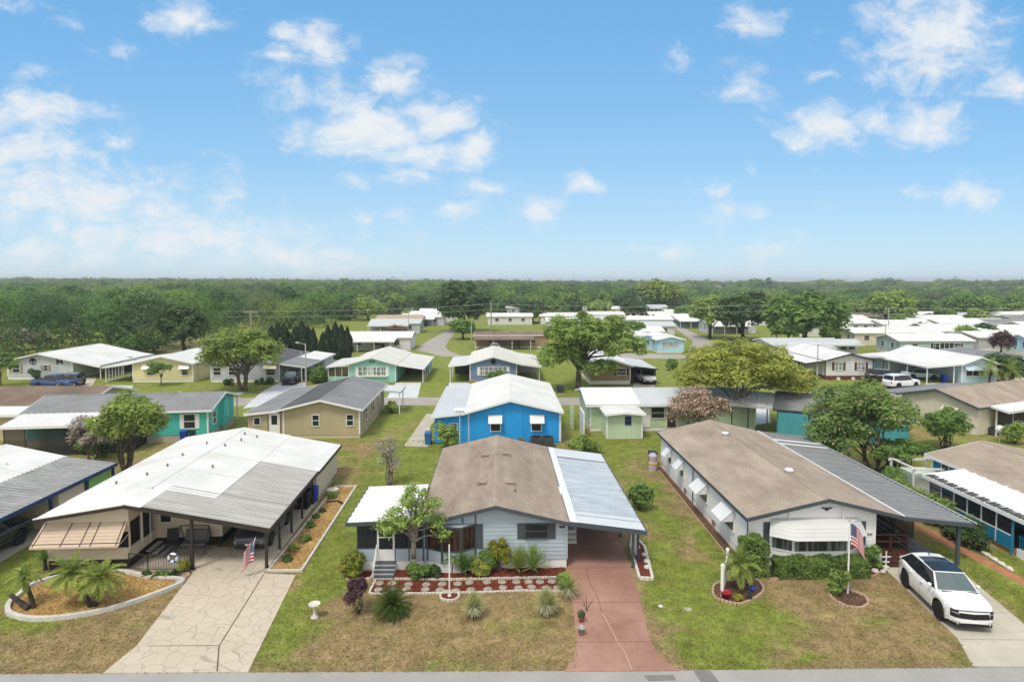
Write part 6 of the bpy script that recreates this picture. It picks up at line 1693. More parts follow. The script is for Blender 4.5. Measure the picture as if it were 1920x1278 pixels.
h = row(1105, 1182, 720, 11, 2.6, 3.4, TANB, WROOF, 'tan brown home behind the big green tree with a white car in its carport', sk=.5)
w = h.W / 2
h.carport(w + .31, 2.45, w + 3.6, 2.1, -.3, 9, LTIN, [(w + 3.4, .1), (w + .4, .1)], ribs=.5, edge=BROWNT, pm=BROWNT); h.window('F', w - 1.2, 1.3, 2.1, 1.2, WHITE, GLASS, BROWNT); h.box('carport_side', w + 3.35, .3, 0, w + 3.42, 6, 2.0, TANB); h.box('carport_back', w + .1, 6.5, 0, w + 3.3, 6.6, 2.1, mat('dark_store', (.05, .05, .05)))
sheet('driveway', G_((1188, 718), (1226, 718), (1232, 745), (1180, 745)), .012, PALE)
car('parked_car', 'white compact car nosing out of the tan brown carport', *g(1209, 716), R(6), 'wagon', paint('white_paint_car', (.72, .72, .72)))
bin_('blue bin inside the tan brown carport', *g(1219, 702), 0, BINB)
h = row(1546, 1637, 711, 12.5, 2.85, 3.75, C('off_white_siding', (.68, .67, .65)), WROOF, 'off-white home with maroon shutters, brick base and white roof', sk=.55, skm=BRICKR, trim=BROWNT)
w = h.W / 2
for x in (-1.5, 1.7): h.window('F', x, 1.35, 2.4, 1.1, WHITE, GLASS_W, MAROON, .32, mull=2)
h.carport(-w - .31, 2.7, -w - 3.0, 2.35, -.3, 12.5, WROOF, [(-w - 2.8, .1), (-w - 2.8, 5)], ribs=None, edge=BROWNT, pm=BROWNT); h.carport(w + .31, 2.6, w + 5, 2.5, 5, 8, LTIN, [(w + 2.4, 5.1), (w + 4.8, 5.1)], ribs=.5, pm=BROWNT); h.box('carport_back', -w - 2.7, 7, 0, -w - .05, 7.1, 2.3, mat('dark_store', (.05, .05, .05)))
b = MB()
for i in range(6): b.box(-w + .5 + i * 1.05, -.5, .0, -w + .85 + i * 1.05, -.2, .35, WHITE if i % 2 else BRICKR)
b.build('planter', h.root)
h = row(1802, 1868, 719, 14, 2.8, 3.7, LBLUE, WROOF, 'light blue home with a wide white roof sheltering a pale blue car', sk=.2, skm=LBLUE)
w = h.W / 2
h.carport(-w - .31, 2.68, -w - 5.0, 2.3, -.3, 14.2, WROOF, [(-w - 4.7, .1), (-w - 4.7, 4), (-w - 4.7, 8), (-w - 1.0, .1)], ribs=None); h.annex('shed_wall', -w - 4.7, 9, -w - .2, 14, 0, 2.2, 2.5, LBLUE)
h.window('F', 0, 1.1, 1.8, 3.6, WHITE, GLASS, mull=4, rail=False); h.awning('F', -2.1, 2.1, 2.5, LBLUE, out=.7, drop=.6); h.window('L', 10, 1.3, 1.9, .9); h.window('L', 12, 1.3, 1.9, .9)
car('parked_car', 'pale blue car under the wide white carport roof', h.root.location.x - w - 2.7, h.root.location.y + 4.2, R(80), 'sedan', paint('pale_blue_paint', (.40, .48, .52)), rimm=RIMS)
bin_('blue bin standing under the wide white carport roof', h.root.location.x - w - 1.4, h.root.location.y + 1.2, 0, BINB)
sheet('driveway', G_((1745, 718), (1800, 718), (1840, 735), (1780, 741), (1700, 730)), .012, SLABP)
car('parked_car', 'white estate car parked on the roadside by the maroon shuttered home', *g(1689, 726), R(105), 'wagon', paint('white_paint_car', (.72, .72, .72)))
o = car('golf_cart', 'dark jeep parked behind the white estate car', *g(1658, 716), R(60), 'wagon', paint('black_paint', (.012, .012, .013)), 'car'); o.name = 'parked_car'
h = Home('mobile_home', 'home with plain grey roof and tan end wall at the right edge of the street', (g(1898, 712)[0] + 2, g(1898, 712)[1]), 0, 8, 12, 2.6, 3.3, TANS, GREYR, WHITE, sk=.3)

# ---- further homes, each with its own roof, windows and carport
def far(px, py, W, L, wall, roof, label, rz=0, he=2.7, hr=3.5, cp=None, awn=False, n=2, ribs=None, trim=None, z=0):
    x, y = g(px, py)
    h = Home('mobile_home', label, (x, y), R(rz), W, L, he, hr, wall, roof, trim or WHITE, sk=.3, pitch=.6, group='homes in the rows further back', oh=.3, ribs=ribs)
    w = W / 2
    for i in range(n): h.window('F', -w + W * (i + .7) / (n + .4), 1.1, 2.0, .9, gm=GLASS)
    for i in range(3):
        for s in ('L', 'R'): h.window(s, L * (i + .7) / 3.4, 1.1, 2.0, 1.1, awn=WMETAL if awn else None)
    if cp in ('R', 'L'):
        q = 1 if cp == 'R' else -1
        h.carport(q * (w + .31), he - .15, q * (w + 3.6), he - .6, -.2, L * .8, roof, [(q * (w + 3.4), .1), (q * (w + 3.4), L * .25), (q * (w + 3.4), L * .5), (q * (w + 3.4), L * .75)], ribs=None)
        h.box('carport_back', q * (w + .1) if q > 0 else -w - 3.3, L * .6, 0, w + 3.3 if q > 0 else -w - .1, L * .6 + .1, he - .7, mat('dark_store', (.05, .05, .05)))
    return h


OFFW = C('off_white_siding', (.68, .67, .65))
far(655, 653, 7, 13, OFFW, WROOF, 'white home with a front carport at the start of the left lane', -90, cp='R')
far(700, 622, 7, 13, GREYW, LTIN, 'grey roofed home second along the left lane', -90, cp='R'); far(712, 612, 7, 13, CREAMW, C('sandy_roof', (.42, .32, .24), .9), 'sandy roofed home third along the left lane', -90, cp='R')
far(757, 608, 7, 13, GREYW, WROOF, 'pale home with bright white roof fourth along the left lane', -90, cp='R'); far(773, 602, 7, 14, OFFW, WROOF, 'last white roofed home at the end of the left lane', -90, cp='R')
far(790, 596, 7, 14, LBLUE, WROOF, 'small far home with pale blue wall beyond the left lane', -90)
h = far(893, 648, 8, 15, TANB, BROWNF, 'brown flat roofed home with stained white front awning', -90, hr=3.0, cp='R')
car('parked_car', 'white car parked below the stained white awning', *g(928, 657), R(5), 'sedan', paint('white_paint_car', (.72, .72, .72)))
far(915, 607, 7, 14, OFFW, WROOF, 'long white roofed home behind the brown flat roof', -90); far(1012, 606, 7, 12, OFFW, WROOF, 'white home right of the round far tree', -90); far(1100, 603, 7, 12, GREYW, WROOF, 'white roofed home far behind the big green tree', -90)
far(1170, 628, 7, 12, OFFW, LTIN, 'home with pale tin roof between the big tree and the sky blue home', -90)
h = far(1257, 661, 5.2, 11, SKYB, WROOF, 'sky blue home with white roof and three front windows', 0, n=0, he=2.6, hr=3.2); h.window('F', 0, 1.2, 2.1, 3.2, WHITE, GLASS_W, mull=3, rail=False)
far(1213, 656, 4, 9, SKYB, WROOF, 'narrow sky blue wing left of the sky blue home', 0, n=1, he=2.7, hr=3.1)
far(1160, 614, 7, 15, OFFW, WROOF, 'white roof strip above the sky blue home', -90)
for px, py, wl, lb in ((1214, 603, LBLUE, 'pale blue far home at the left of the distant lane'), (1228, 609, GREYW, 'grey walled far home with white gable on the distant lane'), (1262, 612, C('teal_grey_siding', (.25, .4, .4)), 'teal grey far home near the distant lane corner'), (1246, 598, OFFW, 'white far home deep along the distant lane'), (1275, 592, OFFW, 'white far home at the end of the distant lane')):
    far(px, py, 7, 13, wl, WROOF, lb, -90, cp='R')
h = far(1430, 664, 6.5, 13, GREYW, LTIN, 'long grey roofed home in shade under the dark oaks', -90, cp='R', he=2.5, hr=3.1)
h = far(1545, 664, 3, 5.5, GREYW, LTIN, 'grey store building with an open carport beside the dark oaks', -90, he=2.6, hr=2.9, n=1); h.carport(1.8, 2.4, 4.5, 2.2, -7, 5, LTIN, [(4.3, -6.8)], ribs=.5)
car('parked_car', 'silver car under the open grey carport near the oaks', *g(1560, 660), R(20), 'sedan', paint('silver_paint', (.4, .42, .43)), rimm=RIMS)
far(1583, 643, 7.5, 13, CREAMW, WROOF, 'pale yellow home with long white roof right of the oaks', -90); far(1577, 622, 7, 9, OFFW, WROOF, 'white roofed home directly behind the pale yellow one', -90)
far(1598, 606, 7, 6, OFFW, BROWNF, 'small brown roofed home left of the round far tree', -90)
h = far(1664, 660, 7, 14, C('grey_blue_siding', (.40, .50, .55)), WROOF, 'grey blue home with a long row of dark louvre windows', -90, hr=3.6); h.window('R', 9, 1.1, 2.1, 6.2, WHITE, GLASS, mull=7, rail=False)
far(1706, 612, 7, 14, OFFW, WROOF, 'white roofed home right of the round far tree', -90); far(1700, 620, 7, 11, OFFW, WROOF, 'low white home in front of the far white roof', -90)
far(1722, 634, 7.5, 16, GREYW, WROOF, 'pale grey home with a long white roof and open carport below', -90, cp='R'); far(1805, 652, 8, 16, C('warm_grey_siding', (.45, .45, .40)), WROOF, 'warm grey home with white gable windows on the right lane', -90)
far(1835, 622, 8, 13, CREAMW, GREYR, 'cream home with a wide grey roof at the upper right', -90); far(1880, 612, 8, 13, GREYW, GREYR, 'grey roofed home at the far upper right', -90); far(1912, 660, 5, 6, SKYB, WROOF, 'bright turquoise home cut by the right edge', -90)
far(1775, 603, 7, 14, OFFW, WROOF, 'white roofed home beside the far palm', -90)
for i, (px, py, wl, rf, cp) in enumerate(((950, 588, OFFW, WROOF, None), (1052, 590, LBLUE, WROOF, 'R'), (1135, 590, CREAMW, WROOF, None), (1190, 586, OFFW, LTIN, 'R'), (1318, 622, GREYW, WROOF, 'R'), (1480, 628, OFFW, WROOF, None), (1535, 612, GREYW, WROOF, 'R'), (1620, 595, OFFW, WROOF, None),
        (1750, 588, LBLUE, WROOF, 'R'), (1655, 640, OFFW, WROOF, 'R'), (1745, 622, CREAMW, WROOF, None), (1850, 604, OFFW, WROOF, 'R'), (1900, 628, OFFW, WROOF, 'R'), (1830, 592, CREAMW, GREYR, None), (1905, 598, OFFW, WROOF, None), (1025, 618, OFFW, WROOF, None), (1130, 640, OFFW, WROOF, None), (1400, 608, OFFW, WROOF, None), (1640, 624, OFFW, WROOF, 'R'), (1690, 603, OFFW, WROOF, None), (1765, 596, CREAMW, WROOF, None), (1822, 640, OFFW, WROOF, 'R'), (1868, 603, OFFW, WROOF, None), (1872, 636, LBLUE, WROOF, None), (1785, 620, OFFW, WROOF, 'R'), (1490, 603, OFFW, WROOF, None), (1075, 614, GREYW, LTIN, 'R'), (1745, 606, GREYW, LTIN, None), (1930, 606, OFFW, WROOF, None))):
    far(px, py, 7, 13, wl, rf, ['white roof farthest back behind the brown flat roof', 'pale blue far home among the middle white roofs', 'cream far home in the back row behind the big tree', 'tin roofed far home in the back row of the middle', 'grey walled home at the distant lane bend', 'white home half hidden below the dark oaks', 'white roofed home showing under the wide olive oak', 'off-white home peeping left of the domed tree', 'pale blue home in the last row right of the domed tree', 'off-white home with carport behind the grey blue home', 'cream home behind the reddish shrub', 'white home with carport below the dark right tree', 'white home near the right edge with open carport', 'cream grey roofed home in the last right row', 'last white roof at the far right edge', 'white strip roof beside the brown flat roof', 'white roof showing through the big green tree', 'white roof behind the dark oak trunks', 'white home with carport at the left of the domed tree foot', 'white roof just behind the domed tree', 'cream home in the packed upper right rows', 'white home with carport in front of the pale grey home', 'white roof packed below the upper right trees', 'light blue home packed near the right lane', 'white home with carport in the packed right rows', 'white roof above the lower front oak', 'grey tin roofed home behind the big roadside tree', 'grey tin roof in the packed upper right rows', 'white roof cut by the right edge high up'][i], -90, cp=cp)
# very distant two-storey houses on the rise
for i, (px, py, W, D) in enumerate(((1536, 546, 15, 620), (1560, 544, 12, 640), (1582, 546, 10, 630), (1690, 549, 14, 600), (1712, 547, 10, 610), (1800, 548, 16, 620), (1350, 541, 8, 600))):
    d = ray(px, py); t = D / d[1]
    h = Home('distant_house', ['large tan house on the far rise, left of three', 'gabled far house with dark roof in the middle of three', 'small far house right of the three on the rise', 'pale far house above the round tree', 'small beige far house beside the pale one', 'wide far house at the right of the rise', 'single pale far house in the treetops'][i], (d[0] * t, D), R([-60, 10, -70, -50, 0, -80, 0][i]), W * .6, W, 4.5, 7.2, C('far_tan_siding', (.5, .42, .34)), C('far_brown_roof', (.30, .24, .20), .9), WHITE, sk=.2, pitch=1.5, group='houses on the far rise')
    h.root.location.z = CAM_H + d[2] * t - 3.5
    h.window('F', -1.5, 1.5, 3, 1.4); h.window('F', 1.5, 1.5, 3, 1.4)

car('parked_car', 'white crossover with black glass roof parked on the pale right driveway', 19.12, 24.8, R(-8.7), 'crossover', paint('pearl_white_paint', (.80, .80, .80)), darkroof=True, z=.03).scale = (.95, .95, 1.0)
# ------------------------------------------------------------------ trees
GRASSV = [0]
tree('broadleaf_tree', 'slender pale trunked tree in front of the pale blue home porch', -4.1, 27.85, [(.15, 0, 3.3, 1.55, 1.2, 1.35), (-.9, -.1, 2.4, .8, .7, .7), (1.1, -.2, 2.5, .6, .6, .7)], 24, .40, 3600, .056, 'bright', BARK2, fork=1.6, tr=.14, seed=3, low=-.8, limbs=18, asp=1.6, shell=.1)
tree('bare_shrub_tree', 'leafless grey twiggy tree on the lawn behind the pale blue home', *g(730, 908), [(0, 0, 2.0, .85, .8, 1.6)], 16, .38, 1500, .035, 'grey', BARK2, fork=.3, tr=.05, stems=6, spread=.25, seed=5, low=-.9, limbs=5, asp=3.0, shell=.1)
tree('bottlebrush_tree', 'rounded olive tree with several stems behind the cream home', *g(236, 885), [(.6, 0, 3.85, 2.3, 2.1, 1.85)], 34, .66, 9000, .10, 'olive', BARK, fork=1.5, tr=.13, stems=4, spread=.5, seed=8, low=-.45, limbs=4, droop=.35, asp=1.9)
tree('bare_shrub_tree', 'half bare greyish bush left of the rounded olive tree', *g(172, 872), [(0, 0, 2.5, 1.5, 1.2, 1.5)], 18, .5, 2600, .06, 'grey', BARK, fork=.8, tr=.08, stems=3, spread=.4, seed=9, low=-.6, limbs=6, asp=2.4, shell=.2)
bush('shrub', 'small bright green shrub at the foot of the half bare bush', *g(158, 850), 1.0, .9, 1.5, 1600, .10, 'bright', 11); bush('shrub', 'dark green shrub tucked beneath the rounded olive tree', *g(190, 858), 1.0, .8, 1.6, 1600, .09, 'dark', 12)
x, y = g(1085, 731)
tree('broadleaf_tree', 'large bright green spreading tree in the middle by the road', x, y, [(.8, 0, 6.5, 6.3, 5.4, 3.4), (5.6, 0, 5.6, 3.0, 3, 2.1), (-2.4, -.5, 4.3, 3.2, 2.6, 1.8), (2.8, -1, 3.3, 2.0, 2, 1.1), (2.8, 0, 7.4, 3.0, 3, 2.2)], 80, 1.1, 36000, .15, 'bright', BARK, fork=2.4, tr=.38, seed=21, limbs=16)
x, y = g(1385, 801)
tree('umbrella_tree', 'wide umbrella shaped yellow green tree with a forked pale trunk', x, y, [(.1, 0, 5.5, 5.5, 5.0, 2.7), (4.4, -.5, 4.2, 2.3, 2.3, 1.6), (-3.6, -.5, 4.8, 2.6, 2.4, 1.7)], 100, .95, 38000, .10, 'yellow', BARK2, fork=1.7, tr=.22, stems=3, spread=.7, seed=23, limbs=7, low=-.2, flat=.8, asp=1.6)
x, y = g(1305, 822)
tree('crape_myrtle', 'rounded crape myrtle covered in pale pink blossom', x, y, [(0, 0, 2.75, 2.8, 2.5, 1.75)], 44, .62, 9500, .085, 'pinkblossom', BARK2, fork=.5, tr=.07, stems=5, spread=.7, seed=25, low=-.5, limbs=5)
x, y = g(1640, 890)
tree('crape_myrtle', 'large dense green crape myrtle behind the dark carport', x, y, [(-.2, 1.2, 4.1, 3.7, 3.4, 2.2), (-2.2, .8, 2.7, 2.0, 2.0, 1.3)], 60, .85, 17000, .105, 'myrtle', BARK, fork=1.0, tr=.12, stems=5, spread=.8, seed=27, low=-.4, limbs=5)
x, y = g(1688, 900)
tree('broadleaf_tree', 'lower green tree with layered leaves in front of the big crape myrtle', x, y, [(.1, 0, 2.0, 2.2, 1.8, .95)], 26, .5, 6500, .085, 'mid', BARKD, fork=.7, tr=.09, stems=3, spread=.5, seed=29, low=-.3, limbs=5, flat=.5)
x, y = g(1772, 842)
tree('round_tree', 'small rounded dark green tree beside the pale cream home', x, y, [(0, 0, 2.0, 1.55, 1.5, 1.6)], 34, .48, 6500, .085, 'mid', BARKD, fork=.4, tr=.06, stems=4, spread=.35, seed=31, low=-.6, limbs=5, asp=1.9)
x, y = g(457, 733)
tree('umbrella_tree', 'spreading roadside tree with forked trunk before the light grey home', x, y, [(-.5, 0, 5.3, 4.9, 4.2, 2.6), (-3, 0, 4.2, 2.4, 2.2, 1.5), (2.6, 0, 4.6, 2.6, 2.4, 1.9)], 84, 1.0, 20000, .14, 'olive', BARK, fork=1.8, tr=.24, stems=3, spread=.6, seed=33, low=-.3, limbs=6, flat=.8)
x, y = g(303, 723)
tree('small_tree', 'small slim tree on the pale yellow home lawn', x, y, [(-.1, 0, 2.2, 1.5, 1.3, 1.05)], 16, .5, 2400, .10, 'mid', BARK, fork=.9, tr=.07, seed=35, low=-.4)
x, y = g(2, 724)
tree('small_tree', 'pale green tree cut by the left edge of the view', x, y, [(0, 0, 2.9, 1.9, 1.7, 1.6)], 18, .6, 2600, .12, 'mid', BARK, fork=1.2, tr=.09, seed=36)
# cypress columns
def column(label, px, py, w, h_, seed):
    x, y = g(px, py); n = 2600
    root = empty('cypress', label, 'tree', (x, y, 0), 0, 'dark columnar cypresses')
    r = np.random.default_rng(seed); t = r.random(n) ** .8; a = r.uniform(0, 2 * np.pi, n); lob = 1 + .25 * np.sin(a * 4 + t * 17 + seed)
    rad = w * np.sin(np.pi * np.clip(.12 + t * .88, 0, 1)) ** .7 * (1 - .25 * t) * lob * r.uniform(.75, 1.05, n)
    P = np.stack([rad * np.cos(a), rad * np.sin(a), .1 + t * h_], 1); Nn = np.stack([np.cos(a), np.sin(a), np.full(n, .35)], 1)
    quads('crown', P, Nn, .15 * r.uniform(.6, 1.4, n), LEAF['deep'], root, asp=1.7, seed=seed, up=np.array([0, 0, 1.0]))
    b = MB(); b.cyl((0, 0, 0), (0, 0, h_ * .8), .12, BARKD, .03, 7); b.cyl((0, 0, .3), (0, 0, h_ * .9), w * .6, LEAF['deep'], .05, 9); b.build('trunk', root)


for i, (px, py, w, h_) in enumerate(((588, 668, .75, 5.0), (606, 670, .8, 4.4), (616, 672, .9, 5.8), (630, 673, 1.1, 6.4), (641, 674, 1.0, 6.0), (652, 674, .9, 5.6))):
    column(['slim cypress at the left of the tall cypress group', 'short cypress second in the tall group', 'tall pointed cypress third in the group', 'tallest broad cypress of the group', 'broad cypress right of the tallest one', 'cypress at the right end of the tall group'][i], px, py, w, h_, 60 + i)
for i, px in enumerate((510, 522, 533, 545, 556, 567, 578)):
    column('dark cypress in the row behind the charcoal roofed home', px, 656 + (i % 3), 1.15, 4.6 + .5 * (i % 2) + .3 * (i % 3), 70 + i)
# distant individual trees
def ftree(label, px, py, R_, ztop, leaf, seed, zb=None, bark=BARKD, name='broadleaf_tree', n=5200, ls=.42, rx=None):
    x, y = g(px, py); zb = ztop * .18 if zb is None else zb; cz, rz = (ztop + zb) / 2, (ztop - zb) / 2
    rx = rx or R_
    return tree(name, label, x, y, [(0, 0, cz, rx * .92, R_ * .92, rz * .92)], 46, max(.9, R_ * .27), n, ls, leaf, bark, fork=max(1.0, zb * 1.1), tr=.06 * R_ + .06, seed=seed, low=-.5, limbs=8, group='trees between the homes further back')


ftree('big dark oak beside the left lane end', 866, 622, 7.8, 13.2, 'dark', 80, 1.5, n=9000); ftree('low round tree under the big dark oak', 868, 636, 3.2, 4.8, 'mid', 81, .8, n=2600, ls=.3)
ftree('russet leaved small tree on the left lane', 744, 645, 2.1, 4.0, 'russet', 82, .7, n=2600, ls=.2); bush('shrub', 'clipped round green shrub below the russet tree', *g(731, 654), 1.5, 1.4, 1.7, 1800, .16, 'mid', 83)
ftree('bright green tree left of the dark oaks', 1331, 634, 5.2, 11.2, 'bright', 84, 1.8); ftree('dark oak in the middle of the right cluster', 1392, 638, 6.6, 11.6, 'dark', 85, 1.5, n=7500); ftree('wide olive oak at the right of the cluster', 1508, 650, 8.2, 11.0, 'mid', 86, 3.0, n=11000, rx=9.0); ftree('lower oak in front of the wide olive oak', 1478, 652, 4.2, 6.8, 'mid', 87, 2.0)
ftree('domed bright green tree among white roofs', 1663, 612, 7.0, 10.8, 'bright', 88, .8, n=9500); ftree('spreading yellowish tree behind the distant lane', 1235, 583, 11, 13.5, 'olive', 89, 1.5, n=8000, ls=.6); ftree('round dark tree between white roofs in the middle', 999, 605, 4.8, 7.5, 'dark', 90, .8)
ftree('grey green tree at the left of the distant lane', 1188, 602, 5.0, 7.2, 'dark', 91, 1); ftree('yellow green tree left of the domed tree', 1622, 604, 5.0, 7.0, 'bright', 92, 1); ftree('dark tree right of the far white roofs', 1815, 602, 8, 9.5, 'mid', 93, .8, n=7000); ftree('green tree at the right above the grey roofs', 1880, 596, 8, 8.0, 'mid', 94, .8)
ftree('dark bush behind the pale yellow home', 262, 662, 3.8, 3.2, 'mid', 95, .3, n=3500, ls=.3); ftree('dark oak behind the pale yellow home by the dry field', 345, 662, 4.6, 9.5, 'dark', 96, 1.0, n=6500)
ftree('small dark tree behind the light grey home', 228, 655, 3.0, 5.0, 'mid', 97, .5, n=3000, ls=.3); ftree('yellow tuft beside the cypress row', 553, 655, 2.6, 4.6, 'bright', 98, .6, n=2400, ls=.3)
ftree('small maroon tree at the right lane kerb', 1877, 664, 1.9, 4.2, 'purple', 99, .8, n=2000, ls=.2); ftree('light green young tree by the warm grey home', 1810, 645, 2.0, 4.0, 'bright', 100, 1, n=1800, ls=.22); ftree('reddish shrub between the right homes', 1735, 633, 4.0, 3.0, 'russet', 101, .3, n=2600)
ftree('dark shrubbery beside the garden at the right edge of the street', 1880, 716, 3.0, 4.0, 'dark', 102, .4, n=4200, ls=.2)
palm('date_palm', 'pair of arching palms before the light blue home', *g(1855, 722), [(0, 0, 0, 0, 2.2, .12), (2.2, -.6, 2.3, -.6, 1.9, .12)], 'palm', 20, 1.9, .5, 4); palm('date_palm', 'low bushy palm on the right lawn of the street', *g(1868, 742), [(0, 0, 0, 0, .4, .12)], 'palm', 20, 1.7, .45, 5); palm('fan_palm', 'small palm between the far right white roofs', *g(1776, 600), [(0, 0, 0, 0, 4.5, .2)], 'palm', 18, 2.4, .8, 6)
# shrubs and garden plants in the near lots
bush('hedge', 'long clipped green hedge under the white bay window', 15.25, 27.45, 2.15, .45, .74, 11000, .055, 'hedge', 120, boxy=True, cat='hedge'); bush('hedge', 'tall clipped green bush at the left corner of the white home', 12.05, 27.5, .55, .5, 1.75, 5000, .055, 'hedge', 121, boxy=True, cat='hedge')
bush('shrub', 'leafy shrub at the right end of the hedge by the deck', 18.0, 27.9, .5, .4, 1.25, 900, .10, 'mid', 122); bush('shrub', 'lush green shrub at the foot of the flagpole', 15.15, 25.75, .6, .5, 1.2, 1500, .09, 'bright', 123)
bush('shrub', 'orange flowering shrub at the left porch corner', *g(660, 1083), .75, .6, 1.25, 2000, .075, 'croton', 124, k=12); bush('shrub', 'dense green shrub around the pale tree foot', *g(785, 1084), .85, .4, .85, 2400, .06, 'mid', 125, k=12); bush('shrub', 'dark fern like shrub right of the pale tree', *g(812, 1082), .5, .35, .6, 1200, .06, 'dark', 126)
bush('shrub', 'tall yellow green croton in the middle of the front wall', *g(935, 1070), .75, .4, 1.7, 2800, .08, 'croton', 127, k=14, asp=2.0); bush('shrub', 'dark croton left of the tall yellow one', *g(912, 1074), .6, .4, 1.25, 1800, .08, 'mid', 128, k=10, asp=2.0); bush('shrub', 'bright yellowish shrub low before the crotons', *g(898, 1080), .55, .35, .75, 1400, .07, 'yellow', 129, asp=2.5)
rosette('grassy_plant', 'arching strappy plant at the right end of the front bed', *g(1000, 1075), 90, 1.15, .03, 'bright', 130, 85, 20, .05); rosette('grassy_plant', 'second strappy plant beside the crotons', *g(972, 1076), 80, 1.1, .03, 'palm', 131, 85, 25, .05); rosette('grassy_plant', 'strappy plant under the bay window', *g(868, 1078), 70, .85, .028, 'mid', 132, 85, 15, .05); rosette('grassy_plant', 'low strappy tuft between the bay window shrubs', *g(885, 1076), 60, .7, .025, 'bright', 133, 85, 15, .05)
palm('young_palm', 'tiny palm seedling before the bay window', *g(848, 1074), [(0, 0, 0, 0, .75, .04)], 'bright', 9, .55, .2, 14)
rosette('yucca', 'variegated yucca left of the pair on the front lawn', *g(888, 1158), 170, .66, .024, 'yucca', 140, 88, 5, .18, dry=90, droop=.25); rosette('yucca', 'variegated yucca right of the pair on the front lawn', *g(1025, 1152), 190, .72, .024, 'yucca', 141, 88, 5, .18, dry=110, droop=.25)
bush('shrub', 'leafy plant beside the rose driveway edge', *g(1057, 1105), .32, .3, .85, 700, .075, 'bright', 142); rosette('grassy_plant', 'drooping strappy plant by the rose driveway edge', *g(1066, 1118), 70, .75, .022, 'palm', 143, 80, 10, .05, dry=40)
# sago palm
x, y = g(735, 1150)
root = empty('sago_palm', 'dense dark green sago palm on the front lawn', 'palm', (x, y, 0)); fb = MB()
for i in range(95): frond_points(fb, (0, 0, .35), i * 2.39996, R(80) - (i / 95) * R(98), .95 * random.uniform(.85, 1.1), .95, LEAF['sago'], .16, 16, .012, .35, 900 + i)
fb.build('crown', root); b = MB(); b.cyl((0, 0, -.02), (0, 0, .4), .16, BARKD, .13, 10); b.build('trunk', root)
x, y = g(673, 1150)
tree('small_tree', 'purple leaved sapling on the left of the front lawn', x, y, [(-.05, 0, .95, .55, .5, .55)], 14, .2, 750, .06, 'purple', BARKD, fork=.3, tr=.022, stems=4, spread=.16, seed=44, low=-.7, limbs=5, asp=2.6, shell=.2, group=None)
# leaning date palms in the gravel
palm('date_palm', 'double headed date palm in the golden gravel bed', -17.5, 25.3, [(-.05, 0, -.95, .15, 1.35, .09), (.1, .05, .35, .1, 1.2, .09)], 'palm', 34, 1.08, .27, 11); palm('date_palm', 'single slim date palm leaning left in the gravel bed', -19.9, 25.25, [(0, 0, -.55, .2, 1.25, .08)], 'palm', 16, .72, .2, 12)
b = MB(); b.tube([(-20.0, 25.1, .1), (-20.6, 25.35, .28), (-21.2, 25.7, .36)], [.13, .10, .09], BARKD, 9); tag(b.build('palm_stump'), 'toppled dark palm stump lying on the gravel bed', 'stump')
palm('young_palm', 'small feathery palm beside the white fence panel', 10.9, 26.2, [(0, 0, -.05, 0, 1.1, .08)], 'palm', 22, 1.0, .26, 13)
bush('shrub', 'yellow flowering shrub at the end of the patio bed', *g(345, 1074), .38, .3, .7, 800, .06, 'croton', 150); rosette('grassy_plant', 'dark strappy plant in a planter left of the palms', *g(85, 1068), 50, .7, .03, 'mid', 151, 85, 20, .25)
o = empty('planter', 'long black planter box beneath the cream porch', 'planter', (-20.3, 28.15, 0), 0); b = MB(); b.box(-.9, -.2, 0, .6, .2, .32, BLACKP); b.build('box', o); b = MB(); b.box(-.85, -.16, .321, .55, .16, .33, BROWNM); b.build('soil', o)
bed('flower_bed', smooth_path([(-16.6, 27.75), (-15.4, 27.45), (-14.75, 27.7), (-14.9, 28.1), (-16.0, 28.25), (-17.2, 28.3)], 4), mat('mixed_pebbles', (.42, .36, .33), .8, .3, 9, col2=(.2, .14, .13), fine=.2), 'small pebble bed with brick edging before the patio railing', BRICKP, .12, .12, .18)
for i, (px, py, s, lf) in enumerate(((275, 1083, .3, 'dark'), (292, 1085, .25, 'mid'), (310, 1083, .28, 'mid'), (325, 1082, .25, 'deep'))): bush('shrub', ['dark low plant at the left of the pebble bed', 'small mid green plant second in the pebble bed', 'small plant third in the pebble bed', 'deep green low plant at the right of the pebble bed'][i], *g(px, py), s, s * .7, s * 1.4, 400, .05, lf, 160 + i)
for i, (px, py, s, lf) in enumerate(((538, 1052, .26, 'dark'), (548, 1032, .34, 'yellow'), (572, 1015, .3, 'mid'), (583, 988, .28, 'mid'), (592, 971, .24, 'mid'), (605, 960, .22, 'dark'), (622, 934, .35, 'mid'))): bush('shrub', ['dark tuft nearest the street in the gravel strip', 'yellow tuft in the gravel strip', 'round green tuft above the yellow one', 'green tuft midway along the gravel strip', 'small green tuft past the middle of the gravel strip', 'dark tuft near the bins in the gravel strip', 'green tuft at the far end of the gravel strip'][i], *g(px, py), s, s, s * 1.1, 380, .05, lf, 170 + i)
bush('shrub', 'green tree like shrub at the left wall of the bright blue home', *g(838, 842), 1.0, .9, 2.5, 2800, .10, 'bright', 180, k=14); bush('shrub', 'red flowered shrub behind the brown shingle ridge', *g(975, 842), 1.1, .5, .9, 1200, .08, 'russet', 181); bush('shrub', 'trailing yellowish shrub on the lawn by the grey carport', *g(1100, 850), 1.5, 1.2, 1.4, 2600, .09, 'olive', 182); bush('shrub', 'bright green clump left of the trailing shrub', *g(1078, 838), .8, .6, .9, 1200, .08, 'bright', 183)
bush('shrub', 'leafy shrub leaning on the grey carport edge', *g(1200, 955), .95, .8, 1.5, 3000, .075, 'mid', 184, k=12)
